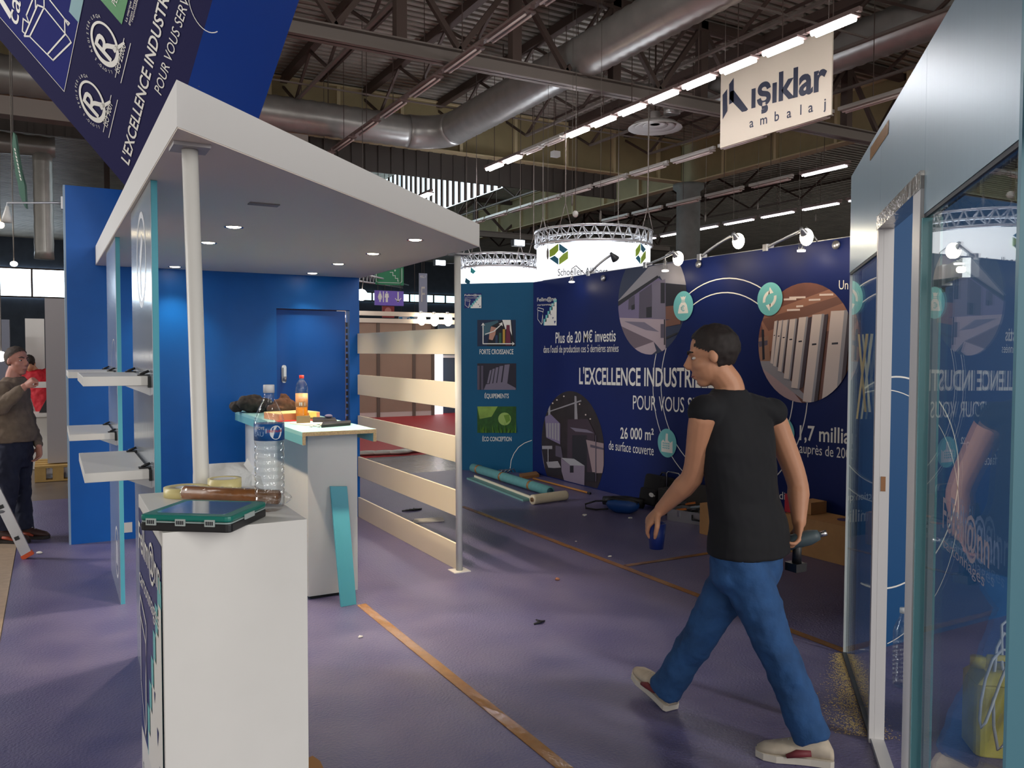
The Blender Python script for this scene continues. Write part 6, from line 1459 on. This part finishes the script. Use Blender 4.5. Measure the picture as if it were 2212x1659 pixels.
# ---- small white boxes high in the roof
for (px, py, w_, dep, lb) in ((650, 248, 22, 22.5, 'small white box high in front of the beige girder over the left duct'), (1195, 335, 17, 25, 'small white box hanging high left of the round air diffuser')):
    p = at_d(px, py, dep); h = w_*dep/FPX/2; y_ = snap(p.y)
    t = thing('loudspeaker_box', lb, 'loudspeaker', p); MB().box((p.x-h, y_-0.1, p.z-h*0.7), (p.x+h, y_+0.1, p.z+h*0.7)).build('cabinet', WHITE, t)
    MB().tube([(p.x, y_, p.z+h*0.7), (p.x, y_, 9.097)], 0.01, 6).build('hanging_rod', STEEL, t)
# ---- step ladder leg
l0 = at_z(62, 1206, 0.0)
t = thing('ladder', 'aluminium ladder leg with orange foot at left', 'ladder', l0)
top = at_d(-40, 1000, (l0-Vector(CC)).dot(Vector(FW))-0.15); d = (top-l0); 
m = MB(); beam(l0+d*0.05, l0+d*1.6, 0.03, 0.075, m); m.build('stile', ALU, t)
m = MB(); beam(l0+Vector((0, 0, 0.012)), l0+d*0.055, 0.04, 0.085, m); m.build('foot', mat('orange_plastic', srgb(232, 92, 40), 0.45), t)
m = MB()
for f in (0.22, 0.55, 0.9): c = l0+d*f+cam_v(0, 0, -0.02); beam(c-d.normalized()*0.014, c+d.normalized()*0.014, 0.024, 0.03, m)
m.build('rung_socket', BLK, t)
m = MB()
for f in (0.5, 0.88): c = l0+d*f; m.tube([c, c+Vector((-0.35, -0.12, 0))], 0.014, 8)
m.build('rung', ALU, t)
# ================================================================ people
def V(*a): return Vector(a)
def loft(mb, rings, seg=20):
    """rings: (centre, vector a, vector b)"""
    vs = []; fs = []; n = len(rings)
    for c, a, b in rings:
        for k in range(seg): t = 2*PI*k/seg; vs.append(c+a*math.cos(t)+b*math.sin(t))
    for i in range(n-1):
        for k in range(seg): fs.append((i*seg+k, i*seg+(k+1) % seg, (i+1)*seg+(k+1) % seg, (i+1)*seg+k))
    fs.append(tuple(range(seg-1, -1, -1))); fs.append(tuple((n-1)*seg+k for k in range(seg)))
    s0 = mb.sm; mb.sm = True; mb.add(vs, fs); mb.sm = s0; return mb
def limb(mb, pts, rs, n=6, seg=14, endball=True):
    """smooth tapered limb through joints"""
    P = [Vector(p) for p in pts]; out = []; rr = []
    for i in range(len(P)-1):
        for k in range(n):
            u = k/n; out.append(P[i].lerp(P[i+1], u)); rr.append(rs[i]+(rs[i+1]-rs[i])*u)
    out.append(P[-1]); rr.append(rs[-1])
    for _ in range(2):
        o2 = [out[0]]+[(out[i-1]+out[i]*2+out[i+1])/4 for i in range(1, len(out)-1)]+[out[-1]]; out = o2
    mb.tube(out, rr, seg); mb.ball(tuple(out[0]), rr[0], 12, 8)
    if endball: mb.ball(tuple(out[-1]), rr[-1], 12, 8)
    return mb
def remesh(o, vox, smooth=4, tex=None, st=0.0, ts=0.08):
    r = o.modifiers.new('one_skin', 'REMESH'); r.mode = 'VOXEL'; r.voxel_size = vox; r.use_smooth_shade = True
    s = o.modifiers.new('smooth', 'SMOOTH'); s.iterations = smooth; s.factor = 0.5
    if st:
        tx = bpy.data.textures.new('cloth_folds', 'CLOUDS'); tx.noise_scale = ts
        d = o.modifiers.new('folds', 'DISPLACE'); d.texture = tx; d.strength = st; d.texture_coords = 'GLOBAL'; d.mid_level = 0.5
    return o
def hand(mb, w, d, n, curl, side, s=1.0):
    """palm with four bent fingers and a thumb; w wrist, d along the hand, n palm side, side +1/-1 for thumb"""
    d = d.normalized(); n = (n-d*n.dot(d)).normalized(); x = d.cross(n).normalized()*side
    loft(mb, [(w-d*0.01, x*0.027*s, n*0.021*s), (w+d*0.03*s, x*0.036*s, n*0.019*s), (w+d*0.07*s, x*0.042*s, n*0.016*s), (w+d*0.09*s, x*0.040*s, n*0.013*s)], 14)
    for k, (off, L) in enumerate(((0.033, 0.072), (0.011, 0.082), (-0.011, 0.077), (-0.032, 0.06))):
        p = w+d*0.085*s+x*off*s; a = 0.15; pts = [p]; dd = d
        for j, f in enumerate((0.45, 0.32, 0.23)):
            a += curl*(0.9 if j else 0.6); dd = (d*math.cos(a)+n*math.sin(a)+x*off*0.8).normalized(); p = p+dd*L*f*s; pts.append(p)
        mb.tube(pts, [0.0095*s, 0.009*s, 0.0085*s, 0.007*s], 10); mb.ball(tuple(pts[-1]), 0.007*s, 8, 6)
    p = w+d*0.025*s+x*0.03*s; pts = [p, p+(d*0.5+x*0.75+n*0.3).normalized()*0.04*s, p+(d*0.5+x*0.75+n*0.3).normalized()*0.04*s+(d*0.75+x*0.1+n*0.65*max(0.3, curl)).normalized()*0.035*s]
    pts.append(pts[-1]+(d*0.7-x*0.1*curl+n*0.7*curl).normalized()*0.024*s)
    if curl > 1: pts = [p, p+(d*0.7+x*0.3+n*0.6).normalized()*0.035*s, p+(d*0.9+n*1.1-x*0.2).normalized()*0.058*s, p+(d*0.9+n*1.1-x*0.9).normalized()*0.07*s]
    mb.tube(pts, [0.014*s, 0.012*s, 0.0105*s, 0.008*s], 10); mb.ball(tuple(pts[-1]), 0.008*s, 8, 6)
    return mb
def head_frame(c, fwd, up):
    f = fwd.normalized(); r = f.cross(up).normalized(); u = r.cross(f)
    return Matrix(((r.x, f.x, u.x, c.x), (r.y, f.y, u.y, c.y), (r.z, f.z, u.z, c.z), (0, 0, 0, 1)))
def local_ball(mb, M, c, r, seg=18, rings=12, keep=None):
    t = MB().ball(c, r, seg, rings); vs = [M @ Vector(v) for v in t.v]; fs = t.f
    if keep: fs = [f for f in fs if keep(sum((Vector(t.v[i]) for i in f), Vector())/len(f))]
    s0 = mb.sm; mb.sm = True; mb.add(vs, fs); mb.sm = s0
def head(mb, M):
    local_ball(mb, M, (0, -0.018, 0.035), (0.074, 0.096, 0.092)); local_ball(mb, M, (0, 0.018, -0.03), (0.06, 0.072, 0.078))
    local_ball(mb, M, (0, 0.048, -0.088), (0.032, 0.032, 0.024)); local_ball(mb, M, (0.03, 0.04, -0.02), (0.032, 0.04, 0.03)); local_ball(mb, M, (-0.03, 0.04, -0.02), (0.032, 0.04, 0.03))
    mb.tube([M @ V(0, 0.078, 0.03), M @ V(0, 0.094, 0.005), M @ V(0, 0.108, -0.016)], [0.009, 0.011, 0.014], 10); local_ball(mb, M, (0, 0.098, -0.02), (0.017, 0.014, 0.011))
    mb.tube([M @ V(-0.045, 0.062, 0.036), M @ V(0, 0.079, 0.034), M @ V(0.045, 0.062, 0.036)], 0.011, 8)
    mb.tube([M @ V(-0.02, 0.080, -0.055), M @ V(0, 0.089, -0.053), M @ V(0.02, 0.080, -0.055)], 0.0075, 8); mb.tube([M @ V(-0.018, 0.079, -0.065), M @ V(0, 0.086, -0.066), M @ V(0.018, 0.079, -0.065)], 0.008, 8)
    for s in (1, -1): local_ball(mb, M, (s*0.075, -0.012, 0.0), (0.010, 0.018, 0.028), 12, 8)
    return mb
def face_bits(root, M, hairm, brow=True):
    e = MB()
    for s in (1, -1): local_ball(e, M, (s*0.031, 0.0655, 0.012), (0.012, 0.0105, 0.0065), 12, 8)
    e.build('eyes', mat('eye_white', srgb(220, 214, 208), 0.25), root)
    e = MB()
    for s in (1, -1): local_ball(e, M, (s*0.0315, 0.0732, 0.012), (0.0058, 0.0042, 0.0055), 10, 6)
    e.build('irises', mat('eye_dark', srgb(40, 28, 24), 0.2), root)
    e = MB()
    for s in (1, -1): e.tube([M @ V(s*0.013, 0.088, 0.034), M @ V(s*0.032, 0.083, 0.042), M @ V(s*0.050, 0.064, 0.036)], [0.004, 0.005, 0.003], 8)
    e.build('eyebrows', hairm, root)
    MB().tube([M @ V(-0.024, 0.083, -0.060), M @ V(0, 0.0945, -0.0595), M @ V(0.024, 0.083, -0.060)], [0.002, 0.0035, 0.002], 8).build('lips', mat('lips', srgb(150, 84, 76), 0.5), root)
def hair(root, M, m_, cond, puff=1.06, nm='hair', st=0.012):
    h = MB(); local_ball(h, M, (0, -0.020, 0.036), (0.074*puff, 0.096*puff, 0.092*puff), 72, 44, cond)
    local_ball(h, M, (0, -0.018, 0.036), (0.070, 0.091, 0.088), 72, 44, cond)
    o = h.build(nm, m_, root); tx = bpy.data.textures.new('hair_tufts', 'CLOUDS'); tx.noise_scale = 0.025
    d = o.modifiers.new('tufts', 'DISPLACE'); d.texture = tx; d.strength = st; d.texture_coords = 'GLOBAL'; return o
def shoe(root, heel, toe, upv, m_up, m_sole, w=0.048, h=0.075, red=None, nm='shoe'):
    heel = Vector(heel); toe = Vector(toe); f = (toe-heel); L = f.length; f.normalize(); r = f.cross(upv).normalized(); u = r.cross(f)
    m = MB()
    pr = [(0.0, .62, .5), (0.06, .82, .95), (0.2, .86, 1.25), (0.38, .85, 1.15), (0.55, .95, .85), (0.75, 1.0, .62), (0.9, .82, .5), (1.0, .35, .3)]
    loft(m, [(heel+f*L*a+u*(0.018+h*c*0.5), r*w*b, u*h*c*0.5) for a, b, c in pr], 18)
    o = m.build(nm, m_up, root)
    s = MB(); P = [(0, .7), (0.05, .88), (0.3, .82), (0.5, .88), (0.75, 1.06), (0.92, .85), (1.02, .3)]
    lo = [heel+f*L*a+r*w*b*1.02 for a, b in P]+[heel+f*L*a-r*w*b*1.02 for a, b in P[::-1]]
    s.hexa([p for p in lo], [p+u*0.026 for p in lo]); s.build('sole', m_sole, o)
    l = MB()
    for k in range(4):
        a = 0.42+k*0.08; zc = 0.018+h*(1.12-(a-0.38)*1.7)*0.98
        l.tube([heel+f*L*a+r*w*0.5+u*(zc-0.012), heel+f*L*a+u*(zc+0.004), heel+f*L*a-r*w*0.5+u*(zc-0.012)], 0.004, 6)
    l.build('laces', mat('lace', srgb(230, 226, 220), 0.7), o)
    if red:
        q = MB()
        for sd in (1, -1):
            q.tube([heel+f*L*0.3+r*w*0.86*sd+u*0.05, heel+f*L*0.48+r*w*0.93*sd+u*0.045, heel+f*L*0.62+r*w*0.98*sd+u*0.03], [0.012, 0.016, 0.008], 8)
        q.build('side_stripe', red, o)
    return o
SKIN = mat('skin_tone', srgb(196, 140, 108), 0.5, noise=0.05, nscale=12)
# ---------------- walking man
Fd = V(-0.18, 0.98, 0).normalized(); Rd = V(0.98, 0.18, 0).normalized(); Z = V(0, 0, 1)
pel = at_d(1612, 1172, 3.40)
t = thing('person', 'walking man in black sleeveless top and blue jeans, face turned left', 'person', (pel.x, pel.y, 0))
chest = at_d(1594, 965, 3.38); nb = at_d(1576, 842, 3.36); hc = at_d(1537, 772, 3.36)
Lsh, Rsh = at_d(1517, 898, 3.27), at_d(1670, 900, 3.50)
Lel, Lwr = at_d(1500, 1028, 3.36), at_d(1428, 1100, 3.50)
Rel, Rwr = at_d(1724, 1040, 3.50), at_d(1726, 1128, 3.44)
Lhip, Rhip = pel-Rd*0.085+Z*0.02, pel+Rd*0.085+Z*0.02
Lkn, Lan = at_d(1676, 1400, 3.30), at_d(1752, 1585, 3.24)
Rkn, Ran = at_d(1524, 1352, 3.56), at_d(1440, 1486, 3.72)
hf = (Vector(-RT)*0.93+Vector(FW)*0.28+Z*-0.22).normalized(); HM = head_frame(hc, hf, Z+hf*0.25)
m = MB()
head(m, HM)
limb(m, [hc-hf*0.03+Z*-0.06, nb+Z*0.02, nb-Z*0.05], [0.056, 0.058, 0.07])
loft(m, [(pel, Rd*0.155, Fd*0.105), (pel+Z*0.15, Rd*0.145, Fd*0.10), (chest, Rd*0.165, Fd*0.105), (chest+Z*0.11, Rd*0.165, Fd*0.09), (nb-Z*0.03, Rd*0.08, Fd*0.06)])
limb(m, [chest.lerp(Lsh, 0.75)+Z*0.03, Lsh, Lel, Lwr], [0.052, 0.054, 0.044, 0.029]); limb(m, [chest.lerp(Rsh, 0.75)+Z*0.03, Rsh, Rel, Rwr], [0.052, 0.054, 0.044, 0.029])
limb(m, [Lel.lerp(Lwr, 0.05), Lel.lerp(Lwr, 0.3), Lwr], [0.042, 0.046, 0.028]); limb(m, [Rel.lerp(Rwr, 0.05), Rel.lerp(Rwr, 0.3), Rwr], [0.042, 0.046, 0.028])
Lhd = (at_d(1404, 1124, 3.53)-Lwr).normalized(); Rhd = (at_d(1722, 1172, 3.40)-Rwr).normalized()
hand(m, Lwr, Lhd, -Z*0.8+Rd*0.5, 0.62, 1); hand(m, Rwr, Rhd, -Rd*0.6+Fd*0.5, 0.75, 1)
limb(m, [Lhip, Lkn, Lan], [0.075, 0.05, 0.036]); limb(m, [Rhip, Rkn, Ran], [0.075, 0.05, 0.036])
remesh(m.build('body', SKIN, t), 0.0055, 3)
BT = mat('black_top', srgb(16, 16, 22), 0.85, noise=0.1, nscale=10)
m = MB()
hem = at_d(1617, 1186, 3.40)
loft(m, [(hem-Z*0.015, Rd*0.200, Fd*0.148), (hem+Z*0.05, Rd*0.198, Fd*0.146), (hem+Z*0.12, Rd*0.188, Fd*0.136), (chest.lerp(hem, 0.5), Rd*0.176, Fd*0.122), (chest, Rd*0.192, Fd*0.126), (chest+Z*0.09, Rd*0.188, Fd*0.108), (nb-Z*0.06, Rd*0.135, Fd*0.088), (nb-Z*0.01, Rd*0.082, Fd*0.075), (nb+Z*0.005, Rd*0.07, Fd*0.066)], 28)
for s, sh in ((-1, Lsh), (1, Rsh)): m.ball(tuple(sh-Rd*s*0.02+Z*0.018), (0.072, 0.07, 0.066), 16, 10); loft(m, [(nb-Z*0.035, Fd*0.065, Z*0.045), (nb.lerp(sh, 0.5)-Z*0.01, Fd*0.065, Z*0.052), (sh-Rd*s*0.015+Z*0.012, Fd*0.068, Z*0.062)], 16)
remesh(m.build('sleeveless_top', BT, t), 0.008, 6, st=0.012, ts=0.10)
JE = mat('blue_denim', srgb(40, 80, 130), 0.85, noise=0.25, nscale=9, bump=0.2, bscale=90)
m = MB()
loft(m, [(pel+Z*0.03, Rd*0.150, Fd*0.100), (pel-Z*0.02, Rd*0.165, Fd*0.118), (pel-Z*0.06, Rd*0.182, Fd*0.130), (pel-Z*0.14, Rd*0.178, Fd*0.128), (pel-Z*0.2, Rd*0.13, Fd*0.10)], 24)
def trouser(hip, kn, an, cuff):
    limb(m, [hip-Z*0.04, hip.lerp(kn, 0.5), kn, kn.lerp(an, 0.5), an+(an-kn).normalized()*cuff], [0.106, 0.094, 0.076, 0.072, 0.074], 6, 18, False)
trouser(Lhip, Lkn, Lan, 0.02); trouser(Rhip, Rkn, Ran, 0.015)
remesh(m.build('jeans', JE, t), 0.009, 6, st=0.03, ts=0.10)
SH = mat('grey_white_shoe', srgb(196, 182, 164), 0.7, noise=0.1, nscale=30); SO = mat('white_sole', srgb(214, 206, 194), 0.6); SR = mat('maroon_stripe', srgb(120, 46, 54), 0.6)
hl, tl = at_z(1800, 1652, 0.0), at_z(1657, 1634, 0.0); tl = hl+(tl-hl).normalized()*0.285
shoe(t, hl+Z*0.002, tl+Z*0.002, Z, SH, SO, red=SR)
hr = at_z(1452, 1536, 0.0); tr_ = at_d(1368, 1452, 3.95); tr_ = hr+(tr_-hr).normalized()*0.285
shoe(t, hr+Z*0.004, tr_, (Z-(tr_-hr).normalized()*0.2).normalized(), SH, SO, red=SR)
HD = mat('dark_hair', srgb(34, 24, 22), 0.7, noise=0.2, nscale=60)
hair(t, HM, HD, lambda p: p.z > 0.02+max(0, p.y)*0.75+(0.03 if abs(p.x) < .05 and p.y > 0 else 0) or (p.y < -0.02 and p.z > -0.045), 1.07)
face_bits(t, HM, HD)
# what he holds
cpc = Lwr+Lhd*0.085+(-Z*0.8+Rd*0.5).normalized()*0.045+V(0, 0, -0.075)
c = tag(MB().lathe([(0.030, -0.055), (0.041, 0.055), (0.038, 0.055), (0.028, -0.05), (0, -0.05)], tuple(at_d(1418, 1157, 3.535)), 24).build('cup', mat('dark_blue_cup', srgb(18, 40, 110), 0.5)), 'dark blue cup held low in the left hand of the walking man', 'cup')
g = at_d(1722, 1168, 3.40); ax = (at_d(1800, 1150, 3.36)-at_d(1690, 1180, 3.40)).normalized()
tt = thing('power_tool', 'dark grey cordless tool held in the right hand of the walking man', 'tool', g)
MB().tube([g-ax*0.06, g-ax*0.055, g+ax*0.05, g+ax*0.07, g+ax*0.09], [0.02, 0.03, 0.031, 0.026, 0.02], 14).build('motor_housing', mat('tool_grey', srgb(70, 84, 90), 0.5), tt)
MB().tube([g+ax*0.0, g+V(0, 0, -0.05), g+V(0.0, 0, -0.09)], [0.02, 0.018, 0.02], 12).build('grip', BLK, tt)
MB().box((g.x-0.03, g.y-0.025, g.z-0.125), (g.x+0.03, g.y+0.035, g.z-0.091)).build('battery', BLK, tt)
MB().tube([g+ax*0.0905, g+ax*0.12], 0.012, 10).build('chuck', CHROME, tt)

# ---------------- man standing at left
D = 7.02
def A(px, py, d=0.0): return at_d(px, py, D+d)
F2 = Vector(RT).normalized(); R2 = F2.cross(Z).normalized()      # his right side faces the viewer
t = thing('person', 'man in grey brown pullover standing at left with fist at his chin', 'person', (A(30, 1160).x, A(30, 1160).y, 0))
pel = A(30, 965); chest = A(22, 868); nb = A(29, 813); hc = A(38, 781)
hf = (Vector(RT)*0.95-Vector(FW)*0.3-Z*0.05).normalized(); HM = head_frame(hc, hf, Z)
Rsh, Lsh = A(2, 846, -0.20), A(40, 846, 0.19)
Rel, Rwr = A(-8, 888, -0.30), A(52, 836, -0.24)
Lel, Lwr = A(66, 925, 0.22), A(84, 962, 0.12)
Rhip, Lhip = pel+R2*0.09+Z*0.0, pel-R2*0.09
Rkn, Ran = A(18, 1055, -0.1), A(8, 1140, -0.12); Lkn, Lan = A(44, 1055, 0.08), A(52, 1140, 0.04)
m = MB(); head(m, HM); limb(m, [hc-hf*0.02-Z*0.06, nb+Z*0.01, nb-Z*0.05], [0.058, 0.06, 0.07])
loft(m, [(pel, R2*0.15, F2*0.11), (pel+Z*0.2, R2*0.15, F2*0.12), (chest, R2*0.17, F2*0.115), (nb-Z*0.05, R2*0.10, F2*0.08)])
limb(m, [Rsh, Rel, Rwr], [0.055, 0.045, 0.03]); limb(m, [Lsh, Lel, Lwr], [0.055, 0.045, 0.03])
hand(m, Rwr, (A(74, 818, -0.22)-Rwr), -Z*0.8+Vector(FW)*0.6, 1.5, -1); hand(m, Lwr, A(85, 985, 0.1)-Lwr, -F2*0.3+R2*0.6, 0.5, 1)
limb(m, [Rhip, Rkn, Ran], [0.08, 0.052, 0.04]); limb(m, [Lhip, Lkn, Lan], [0.08, 0.052, 0.04])
remesh(m.build('body', mat('skin_tone_pink', srgb(200, 140, 124), 0.5), t), 0.006, 3)
PU = mat('grey_brown_wool', srgb(124, 108, 94), 0.9, noise=0.15, nscale=20)
m = MB()
loft(m, [(pel+Z*0.045, R2*0.18, F2*0.155), (pel+Z*0.10, R2*0.19, F2*0.165), (chest.lerp(pel, 0.5), R2*0.185, F2*0.16), (chest, R2*0.195, F2*0.14), (nb-Z*0.06, R2*0.15, F2*0.10), (nb-Z*0.005, R2*0.075, F2*0.075)], 26)
limb(m, [nb.lerp(Rsh, 0.6)-Z*0.03, Rsh, Rel, Rel.lerp(Rwr, 0.85)], [0.07, 0.078, 0.066, 0.048]); limb(m, [nb.lerp(Lsh, 0.6)-Z*0.03, Lsh, Lel, Lel.lerp(Lwr, 0.9)], [0.07, 0.075, 0.06, 0.046])
remesh(m.build('pullover', PU, t), 0.009, 5, st=0.03, ts=0.09)
JD = mat('dark_denim', srgb(36, 40, 62), 0.85, noise=0.2, nscale=12)
m = MB(); loft(m, [(pel+Z*0.06, R2*0.165, F2*0.13), (pel-Z*0.05, R2*0.18, F2*0.14), (pel-Z*0.17, R2*0.15, F2*0.11)], 24)
for hip, kn, an in ((Rhip, Rkn, Ran), (Lhip, Lkn, Lan)): limb(m, [hip-Z*0.03, hip.lerp(kn, .5), kn, kn.lerp(an, .5), an-Z*0.02], [0.105, 0.095, 0.08, 0.074, 0.072], 6, 18, False)
remesh(m.build('jeans', JD, t), 0.009, 5, st=0.03, ts=0.09)
SB = mat('brown_shoe', srgb(64, 40, 36), 0.6); SBS = mat('dark_sole', srgb(40, 34, 32), 0.7)
for an in (Ran, Lan):
    hl = Vector((an.x, an.y, 0.003))-F2*0.07; shoe(t, hl, hl+F2*0.28-Vector(FW)*0.03*0, Z, SB, SBS, h=0.08, red=mat('orange_patch', srgb(170, 70, 44), 0.6))
HB2 = mat('short_brown_hair', srgb(70, 58, 52), 0.75, noise=0.2, nscale=60)
hair(t, HM, HB2, lambda p: p.z > 0.045+max(0, p.y)*0.8 or (p.y < -0.01 and p.z > -0.035), 1.045, st=0.006)
face_bits(t, HM, HB2)
# ---------------- person in red bending behind the counter
D = 12.6
t = thing('person', 'person in red jacket bending down behind the standing man at left', 'person', (A(90, 1000).x, A(90, 1000).y, 0))
pel = A(112, 902); sh = A(78, 806); hc = A(63, 786, -0.1); F3 = (Vector(-RT)*0.6+Vector(FW)*0.8).normalized(); R3 = F3.cross(Z).normalized()
hf = (Vector(-RT)*0.5+Vector(FW)*0.6-Z*0.6).normalized(); HM = head_frame(hc, hf, Z+hf*0.3)
m = MB(); head(m, HM); ax = (sh-pel).normalized()
loft(m, [(pel, R3*0.15, F3*0.11), (pel.lerp(sh, .5), R3*0.15, F3*0.11), (sh, R3*0.17, F3*0.1)]); limb(m, [sh, hc], [0.06, 0.055])
fl = Vector((pel.x, pel.y, 0.06))
for s in (1, -1):
    limb(m, [pel+R3*0.09*s, (pel+fl)/2+R3*0.1*s+F3*0.04, fl+R3*0.1*s], [0.075, 0.05, 0.04])
    e = sh+R3*0.2*s-Z*0.25; w = e+F3*0.15-Z*0.15; limb(m, [sh+R3*0.17*s, e, w], [0.055, 0.045, 0.03]); hand(m, w, F3-Z*0.6, -Z, 0.5, s)
remesh(m.build('body', SKIN, t), 0.008, 3)
m = MB(); loft(m, [(pel+ax*0.02, R3*0.18, F3*0.14), (pel.lerp(sh, .5), R3*0.19, F3*0.15), (sh, R3*0.2, F3*0.13), (sh+ax*0.06, R3*0.1, F3*0.09)], 24)
for s in (1, -1): e = sh+R3*0.2*s-Z*0.25; w = e+F3*0.15-Z*0.15; limb(m, [sh+R3*0.14*s, e, w], [0.08, 0.065, 0.05])
remesh(m.build('jacket', mat('red_jacket', srgb(186, 22, 40), 0.7), t), 0.012, 4, st=0.03)
m = MB(); loft(m, [(pel+ax*0.03, R3*0.165, F3*0.13), (pel-Z*0.08, R3*0.18, F3*0.14), (pel-Z*0.2, R3*0.15, F3*0.11)], 20)
for s in (1, -1): limb(m, [pel+R3*0.09*s, (pel+fl)/2+R3*0.1*s+F3*0.04, fl+R3*0.1*s], [0.1, 0.08, 0.075])
remesh(m.build('trousers', JD, t), 0.012, 4)
for s in (1, -1): hl = Vector((fl.x, fl.y, 0.003))+R3*0.1*s-F3*0.07; shoe(t, hl, hl+F3*0.28, Z, SB, SBS)
hair(t, HM, HD, lambda p: p.z > 0.02+max(0, p.y)*0.75 or (p.y < -0.01 and p.z > -0.05), 1.08); face_bits(t, HM, HD)
